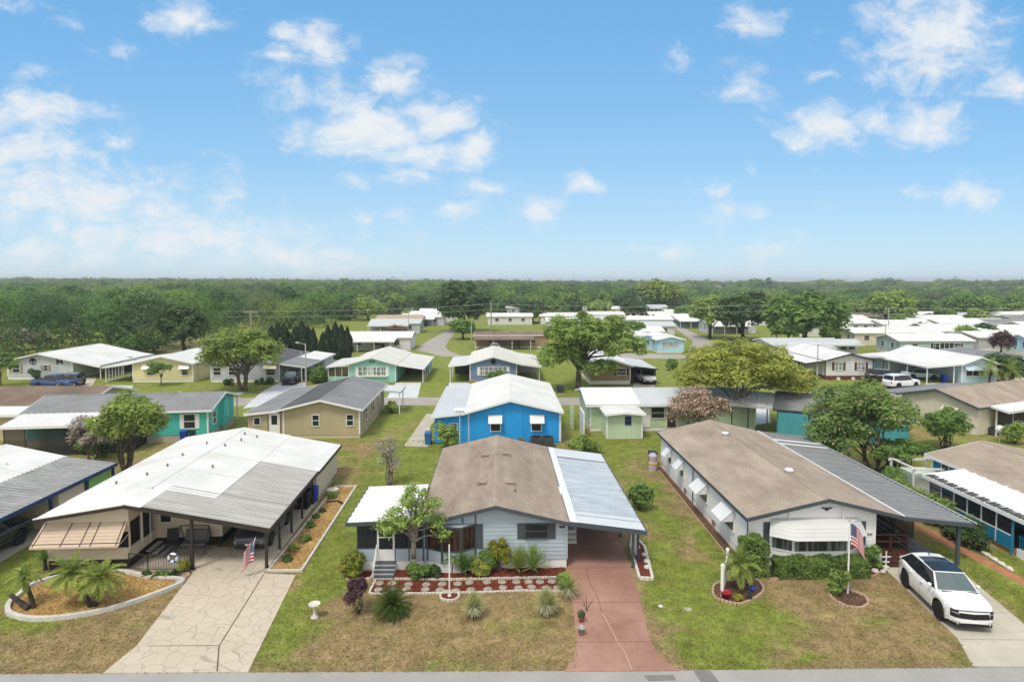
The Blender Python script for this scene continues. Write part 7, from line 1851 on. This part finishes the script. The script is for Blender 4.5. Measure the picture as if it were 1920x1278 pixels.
bush('shrub', 'rounded shrub before the slate blue home', *g(937, 722), 2.0, 1.2, 2.0, 2600, .15, 'mid', 185); bush('shrub', 'climbing green shrub on the turquoise wall', *g(1487, 803), .9, .7, 2.2, 1800, .12, 'dark', 186)
for i, (x, y, a, c2, h_, lf) in enumerate(((26.3, 36.2, .9, 1.5, 1.5, 'bright'), (26.1, 33.3, .9, 1.6, 1.5, 'mid'), (25.7, 30.6, .9, 1.5, 1.3, 'dark'), (27.0, 38.5, 1.0, 1.2, 1.5, 'mid'))): bush('shrub', ['bright shrub against the white glazed porch', 'wide green shrub midway along the glazed porch', 'dark shrub at the near end of the glazed porch', 'green shrub beside the pale storage box'][i], x - .9, y, a, c2, h_, 3200, .085, lf, 190 + i, k=14)
tree('small_tree', 'white blossomed tree leaning over the deep blue porch roof', 28.6, 29.0, [(.3, .3, 2.9, 1.3, 1.3, 1.1)], 20, .42, 2600, .06, 'white', BARK2, fork=1.2, tr=.06, stems=3, spread=.3, seed=199, low=-.5, shell=.2)
bush('shrub', 'bright green shrub at the right edge by the cream home', *g(1905, 832), 1.2, 1, 2.0, 2400, .1, 'bright', 201); bush('shrub', 'low dark shrubs along the khaki corner', *g(735, 775), .9, .7, 1.2, 1200, .1, 'olive', 202); bush('shrub', 'clipped shrub before the light grey home', *g(430, 722), 1.0, .6, .8, 900, .1, 'dark', 203); bush('shrub', 'low clipped shrub row before the light grey wall', *g(500, 720), 2.2, .6, .9, 1500, .12, 'dark', 204); bush('shrub', 'tall green hedge beside the light grey carport', *g(596, 716), 1.5, 2.2, 1.9, 3200, .14, 'mid', 205, k=14); bush('shrub', 'small round shrub on the lawn right of the tan brown home', *g(1260, 694), 1.2, 1.1, 1.7, 1500, .13, 'mid', 206)
bush('shrub', 'dark shrub before the pale grey home', *g(68, 714), 1.0, .8, 2.0, 1500, .12, 'dark', 207); bush('shrub', 'flowering border before the pale grey home garage', *g(108, 712), 2.2, .6, 1.0, 1500, .1, 'croton', 208); bush('shrub', 'low shrub under the large crape myrtle', *g(1560, 842), 1.4, 1.0, 1.1, 1800, .1, 'dark', 209)

# ------------------------------------------------------------------ small things
# bird bath
o = empty('bird_bath', 'white pedestal bird bath on the lawn between the driveways', 'bird bath', (*g(590, 1158), 0)); b = MB(); b.lathe([(.16, 0), (.17, .05), (.09, .1), (.06, .2), (.06, .42), (.1, .5), (.08, .52)], (0, 0, 0), WSTONE, 14); b.build('pedestal', o, smooth=True)
b = MB(); b.lathe([(.08, .52), (.22, .57), (.25, .62), (.23, .62), (.18, .585), (.02, .57)], (0, 0, 0), WSTONE, 16); b.build('basin', o, smooth=True)
o = empty('bird_bath', 'low white bowl in the golden gravel strip', 'bird bath', (*g(624, 928), 0)); b = MB(); b.lathe([(.2, 0), (.14, .1), (.14, .25), (.36, .36), (.38, .42), (.34, .41), (.1, .36)], (0, 0, 0), WSTONE, 16); b.build('basin', o, smooth=True)


def flag_mesh(w, h, seed, fold=.10):
    """US flag: 13 stripes, blue canton with rows of stars; hanging cloth"""
    RED = C('flag_red', (.45, .012, .025)); FW = C('flag_white', (.75, .75, .75)); FB = C('flag_blue', (.02, .03, .16))
    b = MB(); nx, nz = 26, 26

    def P(i, j, o=0.0):
        u, v = i / nx, j / nz
        return (w * u * .62 + .05 * v, fold * math.sin(u * 9 + v * 1.5) * (.3 + u) + o, -h * v - .75 * w * u * u * .9)
    for j in range(nz):
        for i in range(nx):
            s = int(j / 2) % 2
            m = RED if s == 0 else FW
            if i < 11 and j < 14: m = FB
            b.poly([P(i, j), P(i + 1, j), P(i + 1, j + 1), P(i, j + 1)], m)
    for r_ in range(9):
        for c_ in range(11):
            if (r_ + c_) % 2: continue
            x, z = .6 + c_ * .98, .9 + r_ * 1.5
            for o in (-.006, .006):
                cx = P(x, z, o); b.poly([(cx[0] + .012 * k[0], cx[1], cx[2] + .012 * k[1]) for k in ((0, 1), (-.9, .3), (-.6, -.8), (.6, -.8), (.9, .3))], FW)
    return b


o = empty('flag', 'striped flag hanging from a short staff on the cream carport post', 'flag', (-11.55, 27.9, 1.75), R(200)); f = flag_mesh(.75, 1.05, 1).build('cloth', o); f.rotation_euler = (0, R(-4), 0)
b = MB(); b.tube([(.1, .25, -.15), (0, 0, .12)], [.012] * 2, WHITE, 6); b.build('staff', o)
b = MB(); b.tube([(15.55, 25.7, 0), (15.55, 25.7, 3.3)], [.04, .032], WHITE, 10); b.lathe([(.01, 0), (.05, .03), (.05, .06), (.01, .1)], (15.55, 25.7, 3.3), C('gilt', (.5, .4, .15)), 10); tag(b.build('flagpole'), 'white flagpole in the oval bed before the white home', 'flagpole')
o = empty('flag', 'striped flag hanging limp on the white flagpole', 'flag', (15.59, 25.7, 3.2), R(-15)); f = flag_mesh(.85, 1.0, 2).build('cloth', o)
o = empty('picket_fence', 'white picket fence panel with two posts in the rounded bed', 'fence', (9.85, 25.6, 0), R(62))
for x in (0, 1.75): b = MB(); b.box(x - .06, -.06, 0, x + .06, .06, 1.42, WHITE); b.hexa([(x - .08, -.08, 1.42), (x + .08, -.08, 1.42), (x + .08, .08, 1.42), (x - .08, .08, 1.42), (x - .02, -.02, 1.5), (x + .02, -.02, 1.5), (x + .02, .02, 1.5), (x - .02, .02, 1.5)], WHITE); b.build('post', o)
b = MB(); b.box(.061, -.03, .35, 1.689, .03, .43, WHITE); b.box(.061, -.03, 1.0, 1.689, .03, 1.08, WHITE)
for i in range(14): b.box(.1 + i * .115, -.045, .2, .19 + i * .115, -.031, 1.18, WHITE)
b.build('pickets', o)


def pot(label, x, y, r_, h_, m, plant=None, seed=0, name='flower_pot'):
    o = empty(name, label, 'pot', (x, y, .03)); b = MB(); b.lathe([(r_ * .65, 0), (r_, h_ * .9), (r_ * 1.08, h_ * .9), (r_ * 1.08, h_), (r_ * .9, h_), (r_ * .85, h_ * .85)], (0, 0, 0), m, 14); b.build('pot', o, smooth=True)
    if plant:
        rr = np.random.default_rng(seed); n = 260; P = rr.normal(0, 1, (n, 3)); P /= np.linalg.norm(P, axis=1, keepdims=True); Nn = P.copy(); P = P * np.array([r_ * 1.1, r_ * 1.1, r_ * 1.2]) + np.array([0, 0, h_ + r_ * .9])
        quads('foliage', P, Nn, .035 * rr.uniform(.6, 1.4, n), LEAF[plant], o, asp=1.4, seed=seed)
    return o


POTW = mat('marbled_pot', (.55, .53, .50), .6, .35, 14, col2=(.12, .12, .12)); TERRA = C('terracotta', (.35, .13, .06), .8)
pot('small brown pot with a leafy plant on the rose driveway', *g(1090, 1166), .13, .2, TERRA, 'dark', 1); pot('grey marbled urn on the rose driveway edge', *g(1090, 1190), .15, .3, POTW)
b = MB(); rr = random.Random(3)
x, y = g(1100, 1146)
for i in range(9): a = rr.uniform(0, 6.28); b.tube([(x, y, .03), (x + .12 * math.cos(a), y + .12 * math.sin(a), .3), (x + .35 * math.cos(a), y + .3 * math.sin(a), rr.uniform(.4, .75))], [.012, .008, .004], BARKD, 4)
tag(b.build('bare_plant'), 'bare dead twiggy plant on the rose driveway edge', 'plant')
pot('red glazed pot in the rounded bed', 9.95, 25.45, .22, .28, C('red_glaze', (.35, .02, .03), .3)); bush('shrub', 'small mounded plant in the rounded bed', 10.45, 25.25, .28, .22, .3, 350, .04, 'croton', 210)
o = empty('garden_ornament', 'small blue bird ornament in the rounded bed', 'ornament', (11.35, 25.95, .03)); b = MB(); b.lathe([(.03, 0), (.1, .06), (.12, .14), (.07, .22), (.06, .27), (.02, .31)], (0, 0, 0), C('cobalt', (.02, .08, .45), .3), 12); b.hexa([(.06, -.03, .12), (.3, -.02, .2), (.3, .02, .2), (.06, .03, .12), (.06, -.03, .17), (.3, -.01, .22), (.3, .01, .22), (.06, .03, .17)], C('cobalt', (.02, .08, .45))); b.build('body', o, smooth=False)
o = empty('garden_ornament', 'dark seated animal figure in the rounded bed', 'ornament', (10.95, 25.3, .03)); b = MB(); b.lathe([(.08, 0), (.11, .06), (.09, .2), (.06, .26), (.075, .33), (.03, .4)], (0, 0, 0), C('dark_resin', (.03, .03, .035)), 12); b.build('body', o)
o = empty('garden_ornament', 'orange ornament at the back of the rounded bed', 'ornament', (11.5, 26.5, .03)); b = MB(); b.lathe([(.07, 0), (.13, .1), (.1, .2), (.02, .26)], (0, 0, 0), TERRA, 12); b.build('body', o)
o = empty('garden_cross', 'small white three armed ornament beside the timber steps', 'ornament', (18.75, 27.95, .03)); b = MB(); b.box(-.025, -.02, 0, .025, .02, .85, WHITE); b.box(-.22, -.021, .55, .22, .021, .6, WHITE); b.box(-.16, -.022, .3, .16, .022, .35, WHITE); b.lathe([(.14, 0), (.16, .1), (.05, .16)], (0, 0, 0), WSTONE, 10); b.build('frame', o)
b = MB(); b.hexa([(18.3, 28.2, .03), (18.7, 28.2, .03), (18.7, 28.36, .03), (18.3, 28.36, .03), (18.3, 28.2, .75), (18.7, 28.2, .75), (18.7, 28.36, .75), (18.3, 28.36, .75)], C('pale_mint_box', (.55, .63, .55))); tag(b.build('utility_box'), 'pale green utility box at the white home corner', 'utility box')
for px, py, s in ((1600, 1070, .13), (1655, 1063, .12), (1668, 1066, .1)):
    pass
rk = [(18.0, 27.6, .17), (18.35, 27.55, .13), (18.6, 27.75, .11), (7.15, 28.2, .16), (7.3, 28.8, .18), (7.35, 29.5, .16), (7.2, 30.4, .15), *[(*g(1842 + 4.6 * i, 1036 + 2.9 * i), .09 + .03 * (i % 3)) for i in range(13)]]
for i, (x, y, s) in enumerate(rk):
    b = MB(); b.lathe([(s * .7, -.02), (s, s * .3), (s * .8, s * .75), (s * .3, s * .95)], (x, y, .03), WSTONE, 9); o = b.build('garden_stone')
    tag(o, 'pale round stone beside the mulch by the timber steps' if i < 3 else 'pale round stone edging the narrow red bed' if i < 7 else 'pale round stone lining the clay path', 'stone', 'pale stones by the timber steps' if i < 3 else 'pale stones of the narrow red bed' if i < 7 else 'pale stones along the clay path')
# lilac and yellow floral cover stacked behind the white home
o = empty('covered_stack', 'lilac and yellow floral wrapped stack behind the white home', 'stack', (11.3, 43.2, 0)); b = MB(); b.lathe([(.3, 0), (.33, .3), (.28, .7), (.33, 1.1), (.2, 1.25)], (0, 0, 0), mat('floral_wrap', (.62, .55, .62), .7, .3, 9, col2=(.35, .22, .40)), 12); b.build('wrap', o); b = MB(); b.lathe([(.34, .45), (.36, .52), (.34, .6)], (0, 0, 0), C('wrap_yellow', (.6, .45, .05)), 12); b.build('band', o)
bin_('dark green bin behind the white home corner', 11.6, 44.4, 0, BING)
bl_ = tag(MB().cyl((6.9, 24.85, 0), (6.9, 24.85, .03), .09, WHITE, n=12).build('utility_cover'), 'small round white utility cover by the rose driveway', 'cover'); MB
tag(MB().cyl((*g(1290, 1142), 0), (*g(1290, 1142), .02), .16, CONC, n=14).build('utility_cover'), 'round grey utility cover on the green verge', 'cover')
b = MB(); b.tube([(-10.9, 37.2, .06), (-10.2, 37.3, .08), (-9.75, 36.8, .06)], [.06] * 3, BLACKP, 8); tag(b.build('drain_pipe'), 'black drain pipe crossing the golden gravel strip', 'pipe')
ac_unit('grey air conditioner beside the road left of the pale green home', *g(1050, 735), 0, 1.0); ac_unit('dark air conditioner at the white home side bed', 24.3, 44.5, 0, .9)
# ------------------------------------------------------------------ poles, lamps and wires
WOODP = mat('grey_pole_wood', (.40, .36, .29), .9, .15, 3, stretch=(1, 1, .2)); CONCP = mat('concrete_pole', (.48, .47, .44), .8, .08, 2)


def lamp(label, px, py, h_, side=1, D=None):
    x, y = g(px, py); o = empty('street_lamp', label, 'street lamp', (x, y, 0)); b = MB(); b.tube([(0, 0, 0), (0, 0, h_)], [.11, .08], CONCP, 9); b.tube([(0, 0, h_ - .15), (side * .9, 0, h_ + .12)], [.04, .035], CONCP, 6); b.build('pole', o)
    b = MB(); b.hexa([(side * .8 - .1, -.13, h_ + .05), (side * .8 + .5 * side, -.1, h_ + .08), (side * .8 + .5 * side, .1, h_ + .08), (side * .8 - .1, .13, h_ + .05), (side * .8 - .1, -.13, h_ + .2), (side * .8 + .5 * side, -.08, h_ + .16), (side * .8 + .5 * side, .08, h_ + .16), (side * .8 - .1, .13, h_ + .2)], WMETAL); b.build('lamp_head', o)


lamp('street lamp beside the light grey carport', 574, 722, 5.6, -1); lamp('street lamp on the left lane near the russet tree', 766, 626, 6.4, 1); lamp('street lamp before the off-white shuttered home', 1532, 711, 5.0, 1); lamp('street lamp in front of the grey blue home', 1659, 659, 5.5, 1); lamp('street lamp by the big dark oak', 884, 640, 4.6, 1); lamp('far street lamp left of the spreading yellowish tree', 1200, 600, 8.2, -1); lamp('far lamp among the white roofs in the middle', 1140, 600, 6.8, -1); lamp('street lamp right of the domed tree', 1665, 632, 7.2, 1); lamp('far street lamp beside the far palm', 1800, 600, 6.4, 1)
b = MB(); x, y = g(566, 724); b.tube([(x, y, 0), (x, y, 4.6)], [.09, .08], CONCP, 8); tag(b.build('pole'), 'plain pale pole next to the light grey carport lamp', 'pole')
POLES = []
for label, px, Y, top, arm in (('wooden utility pole with a crossarm beyond the charcoal roof', 470, 128, 7.6, True), ('wooden utility pole behind the slate blue home', 921, 131, 8.9, False), ('tall wooden utility pole before the dark oaks', 1457, 122, 9.0, False), ('utility pole beyond the right edge of the view', 2080, 118, 8.6, True), ('utility pole beyond the left edge of the view', -150, 126, 7.4, True)):
    d = ray(px, 600); x = d[0] / d[1] * Y; POLES.append((x, Y, top))
    o = empty('utility_pole', label, 'utility pole', (x, Y, 0)); b = MB(); b.tube([(0, 0, 0), (0, 0, top)], [.17, .12], WOODP, 9); b.build('pole', o)
    if arm: b = MB(); b.box(-1.6, -.08, top - .5, 1.6, .08, top - .35, WOODP); b.build('crossarm', o)
    b = MB()
    for q in (-.6, .6) if arm else (0,): b.cyl((q, 0, top - .35 if arm else top), (q, 0, top - .1 if arm else top + .2), .05, CONCP, n=6)
    b.build('insulator', o)
WIRE = mat('wire_grey', (.45, .46, .46), .5)
seq = [POLES[4], POLES[0], POLES[1], POLES[2], POLES[3]]
for k, dz in enumerate((-.1, -1.3)):
    b = MB()
    for (xa, ya, za), (xb, yb, zb) in zip(seq[:-1], seq[1:]):
        pts = []
        for i in range(13):
            t = i / 12; pts.append((xa + (xb - xa) * t, ya + (yb - ya) * t + .0, za + (zb - za) * t + dz - 4 * .55 * t * (1 - t)))
        b.tube(pts, [.022] * 13, WIRE, 4)
    tag(b.build('power_line'), ['upper power line strung along the row of wooden poles', 'lower cable strung along the row of wooden poles'][k], 'power line')
o = empty('bird_house', 'white bird house on a thin pole behind the shingle roof', 'bird house', (-3.2, 47.5, 0)); b = MB(); b.tube([(0, 0, 0), (0, 0, 3.4)], [.03] * 2, WMETAL, 6); b.build('pole', o); b = MB(); b.box(-.35, -.25, 3.4, .35, .25, 3.62, WHITE); b.hexa([(-.45, -.32, 3.62), (.45, -.32, 3.62), (.45, .32, 3.62), (-.45, .32, 3.62), (-.4, 0 - .02, 3.8), (.4, -.02, 3.8), (.4, .02, 3.8), (-.4, .02, 3.8)], WHITE); b.build('house', o)

# ------------------------------------------------------------------ woodland behind the homes
DRYF = mat('dry_field', (.34, .28, .14), .95, .2, .12, col2=(.20, .21, .07), fine=.2)
sheet('field', G_((190, 660), (240, 646), (330, 636), (420, 622), (560, 622), (600, 640), (420, 668), (300, 664)), .006, DRYF)


def wood(name, label, spots, leaf, nleaf, ls, seed, hull=True):
    r = np.random.default_rng(seed); PP, NN, SS, MM = [], [], [], []
    hv, hf = [], []
    for (x, y, R_, zt, n) in spots:
        k = int(np.clip(n // 22, 4, 12)); d = r.normal(0, 1, (k, 3)); d /= np.linalg.norm(d, axis=1, keepdims=True); d[:, 2] = np.abs(d[:, 2]) * 1.1 - .25
        rz = min(zt * .40, R_ * 1.1); zc = zt - rz * 1.15
        cr = R_ * r.uniform(.32, .52, k); sq = min(1.0, .30 * zt / (.4 * R_))
        cc = np.array([x, y, zc]) + d * np.array([R_ * .62, R_ * .62, rz * .78])
        idx = r.integers(0, k, n); q = r.normal(0, 1, (n, 3)); q /= np.linalg.norm(q, axis=1, keepdims=True); q[:, 2] = np.where(q[:, 2] < -.2, -q[:, 2], q[:, 2])
        P = cc[idx] + q * cr[idx][:, None] * r.uniform(.7, 1.1, (n, 1)) * np.array([1, 1, sq])
        low = r.random(n) < (.12 if hull else .22)                                   # skirts of the crown and undergrowth
        a = r.uniform(0, 2 * np.pi, n); rr_ = R_ * r.uniform(.55, .95, n)
        P[low] = np.stack([x + rr_ * np.cos(a), y + rr_ * np.sin(a), zc * r.uniform(.05, .95, n)], 1)[low]
        P[:, 2] = np.clip(P[:, 2], .3, None)
        cd = (P - np.array([x, y, zc])) / np.array([R_, R_, rz]); cd /= np.linalg.norm(cd, axis=1, keepdims=True) + 1e-6
        PP.append(P); NN.append(q * .55 + cd * .75 + np.array([0, 0, .25])); SS.append(np.full(n, ls * R_ / 5) * r.uniform(.6, 1.4, n))
        MM.append(np.full(n, r.choice(len(leaf), p=[.38, .27, .25, .10])))
        if not hull: continue
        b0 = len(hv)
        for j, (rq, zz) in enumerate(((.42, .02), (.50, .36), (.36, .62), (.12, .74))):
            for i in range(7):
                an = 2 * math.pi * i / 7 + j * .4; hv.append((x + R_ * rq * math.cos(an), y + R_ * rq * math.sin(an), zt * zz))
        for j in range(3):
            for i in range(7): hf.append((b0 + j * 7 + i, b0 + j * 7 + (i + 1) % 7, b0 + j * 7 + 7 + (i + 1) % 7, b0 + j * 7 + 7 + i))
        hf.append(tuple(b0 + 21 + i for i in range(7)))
    o = quads(name, np.concatenate(PP), np.concatenate(NN), np.concatenate(SS), leaf, jit=.22, asp=1.15, seed=seed, mids=np.concatenate(MM))
    tag(o, label, 'woodland', kind='stuff')
    if not hull: return o
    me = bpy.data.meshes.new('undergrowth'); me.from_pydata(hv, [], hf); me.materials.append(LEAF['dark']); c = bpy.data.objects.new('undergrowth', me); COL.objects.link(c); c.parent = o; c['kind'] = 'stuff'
    return o


WOODM = [leafmat('woodland_green', (.045, .115, .028), (.19, .34, .075), isl=.25), leafmat('woodland_dark_green', (.022, .062, .022), (.10, .19, .06), isl=.25), leafmat('woodland_yellow_green', (.085, .15, .03), (.32, .43, .09), isl=.25), leafmat('woodland_greyish', (.065, .095, .045), (.22, .28, .13), isl=.25)]
FRONT = [(-.80, 92), (-.66, 96), (-.60, 104), (-.52, 118), (-.44, 132), (-.36, 150), (-.30, 165), (-.22, 215), (-.12, 250), (0, 235), (.1, 225), (.2, 235), (.3, 260), (.5, 285), (.9, 300)]
near, mid_, farr = [], [], []
r = np.random.default_rng(77)
D = 90.0
while D < 2600:
    sp = 10.5 if D < 180 else 12.5 if D < 320 else 15 if D < 700 else 20 if D < 1300 else 32
    for u in np.arange(-1.0, 1.0, sp / D):
        uu = u + r.uniform(-.5, .5) * sp / D; dd = D + r.uniform(-.5, .5) * sp
        fr_ = np.interp(uu, [a for a, _ in FRONT], [b_ for _, b_ in FRONT])
        if dd < fr_ + r.uniform(0, 6): continue
        x, y = uu * dd, dd
        right = np.clip((uu - .12) / .2, 0, 1); lf = math.sin(uu * 31 + dd * .01) + math.sin(uu * 57 + 1.7) + .6 * math.sin(uu * 113 + dd * .02)
        zt = r.uniform(7.0, 13.2) * (1 - right) + right * r.uniform(4.5, 8.6)
        if uu < -.35 and dd < 220: zt = r.uniform(7.5, 13.0)
        px_ = np.interp(uu, [-1, -.5, 0, .3, .6], [4.5, 2.0, -1.5, -4.0, -3.0]) + (r.uniform(-2.5, 2.5) + 2.6 * lf * (.25 + right)) * (1 if dd < 900 else .5)    # crown top against the horizon
        if dd > 450: zt = min(zt if dd < 640 else 20, 14 + px_ * dd / 1120 - (1.5 if dd > 900 else 0))
        zt = max(zt, 4.0); R_ = sp * r.uniform(.40, .64)
        if dd < 190: near.append((x, y, R_, zt, 1100))
        elif dd < 420: mid_.append((x, y, R_, zt, 330))
        else: farr.append((x, y, R_, zt, 80 if dd < 900 else 40))
    D += sp * (.9 if D < 700 else 1.0)
wood('woodland', 'nearer edge of the dense green woodland behind the left homes', near, WOODM, 0, .24, 301, False)
wood('woodland', 'middle band of green woodland behind the rows of homes', mid_, WOODM, 0, .42, 302)
wood('woodland', 'distant tree canopy stretching to the horizon', farr, WOODM, 0, .62, 303)
for i, (px, py, R_, zt, lf) in enumerate(((1042, 596, 5, 6.5, 'mid'), (1122, 594, 5, 6.5, 'bright'), (1290, 606, 4.5, 6.0, 'mid'), (1455, 606, 6, 7.0, 'bright'), (1568, 604, 5, 7.0, 'mid'), (1645, 597, 5, 7.5, 'bright'), (1716, 596, 5, 6.5, 'dark'), (1742, 594, 5.5, 6.5, 'mid'), (1858, 596, 6, 7.5, 'bright'), (1908, 594, 6.5, 8.0, 'dark'), (955, 582, 6, 8, 'mid'), (690, 600, 6, 8, 'bright'), (1690, 618, 3, 4.2, 'mid'), (1560, 640, 2.5, 3.6, 'bright'), (1845, 640, 2.6, 3.8, 'dark'), (1095, 655, 2.6, 4.0, 'dark'), (1185, 640, 3.0, 4.4, 'mid'), (1770, 610, 3.4, 5.6, 'mid'), (1830, 612, 3.2, 5.4, 'bright'), (1795, 590, 6, 7.5, 'dark'), (1600, 594, 5, 7, 'mid'), (1525, 596, 6, 7.2, 'bright'), (1360, 606, 5, 6.6, 'mid'))):
    ftree(['green tree between the middle far roofs', 'fresh green tree behind the big roadside tree', 'green tree at the distant lane corner', 'fresh green tree behind the dark oaks', 'green tree beside the wide olive oak', 'fresh green tree just left of the domed one', 'dark tree just right of the domed one', 'green tree second right of the domed one', 'fresh green tree above the right grey roofs', 'dark tree at the far right edge', 'green tree right of the big dark oak', 'fresh green tree at the wood edge by the left lane', 'low green tree before the long white roof', 'small fresh tree by the pale yellow home', 'small dark tree before the warm grey home', 'small dark tree by the brown flat roofed home', 'green tree beside the sky blue wing', 'green tree between the right white roofs', 'fresh green tree before the upper right grey roof', 'dark tree behind the last right row of roofs', 'green tree in the gap left of the domed tree', 'fresh green tree over the wide olive oak', 'green tree right of the distant lane end'][i], px, py, R_, zt, lf, 500 + i, .6, n=3200, ls=.36)
# pale bare thicket in the wood edge at left
for i, (px, py, w, h_) in enumerate(((165, 640, 3.2, 6.5), (90, 652, 3.5, 4.5), (40, 655, 3.5, 4))):
    x, y = g(px, py); tree('bare_thicket', ['tall bare vine covered thicket at the woodland edge', 'low bare thicket left of the tall one', 'low bare thicket at the left end of the woodland edge'][i], x, y - 2, [(0, 0, h_ * .5, w, w * .6, h_ * .5)], 16, 1.1, 1600, .12, 'grey', BARK, fork=.6, tr=.1, stems=3, spread=.8, seed=310 + i, low=-.8, limbs=6, asp=3.0, shell=.15)
print('woods', len(near), len(mid_), len(farr))

# ------------------------------------------------------------------ grass blades on the near lawns
def inpoly(P, poly):
    x, y = P[:, 0], P[:, 1]; c = np.zeros(len(P), bool); n = len(poly)
    for i in range(n):
        x1, y1 = poly[i]; x2, y2 = poly[i - 1]
        t = ((y1 > y) != (y2 > y)); q = (x2 - x1) * (y - y1) / ((y2 - y1) if y2 != y1 else 1e-9) + x1
        c ^= t & (x < q)
    return c


def grow(n, x0, x1, y0, y1, seed):
    r = np.random.default_rng(seed)
    P = np.stack([r.uniform(x0, x1, n), y0 + (y1 - y0) * r.random(n) ** 1.3], 1)
    keep = P[:, 1] > np.interp(P[:, 0], [-70, -14, 6.5, 18.8, 70], [21.4, 20.92, 20.66, 20.57, 20.35]) - .02
    for poly in (dl, bl, mb_, mb2, mb3, bm_, bf, fbed, ring, [(2.85, 20), (2.95, 22.2), (3.34, 28.4), (3.34, 41), (7.1, 41), (7.4, 32), (7.15, 27), (6.5, 27.1), (5.85, 22.2), (6.5, 20)],
                 [(18.7, 28.2), (17.9, 22.3), (17.1, 20), (21.6, 20), (21.35, 23.2), (22.4, 28.1), (22.4, 44), (18.6, 44)], [(-7.0, 28.2), (3.4, 28.2), (3.4, 41), (-7, 41)], [(-22, 28.7), (-11.3, 28), (-11.6, 43), (-22.6, 43)], [(12, 27.9), (18.6, 27.9), (18.6, 44.2), (11.7, 44.2)],
                 [(-11.2, 28.2), (-9.45, 28.2), (-9.65, 40.2), (-11.1, 40.2)], [(23.2, 34), (24.2, 34), (24.8, 26), (23.9, 26)], [(-28, 20.9), (-24.7, 20.9), (-24.9, 40), (-36, 40)], [(25.9, 26), (40, 26), (40, 40), (26, 40)], [(-17.2, 27.7), (-14.7, 27.3), (-14.7, 28.4), (-18, 28.6)]):
        keep &= ~inpoly(P, poly)
    P = P[keep]; m = len(P)
    P3 = np.column_stack([P, r.uniform(.012, .035, m)]); Nn = np.column_stack([r.normal(0, .5, m), r.normal(-.1, .5, m), np.ones(m)])
    return P3, Nn, r.uniform(.012, .034, m)


P, Nn, S = grow(260000, -27, 27, 20.4, 52, 400)
tag(quads('grass', P, Nn, S, LAWN, jit=.25, asp=2.2, seed=400), 'short patchy brown and green lawn grass of the near lots', 'grass', kind='stuff')

# ------------------------------------------------------------------ humid air
hb = MB(); vm = bpy.data.materials.new('humid_air'); vm.use_nodes = True
T = vm.node_tree; T.nodes.clear(); out = N(T, 'ShaderNodeOutputMaterial'); pv = N(T, 'ShaderNodeVolumePrincipled')
pv.inputs['Color'].default_value = (.93, .97, 1.0, 1); pv.inputs['Density'].default_value = .00034; pv.inputs['Anisotropy'].default_value = .2
T.links.new(pv.outputs[0], out.inputs['Volume'])
hb.box(-4100, -80, -1.0, 4100, 6100, 26.0, vm)
o = hb.build('haze'); o['kind'] = 'stuff'
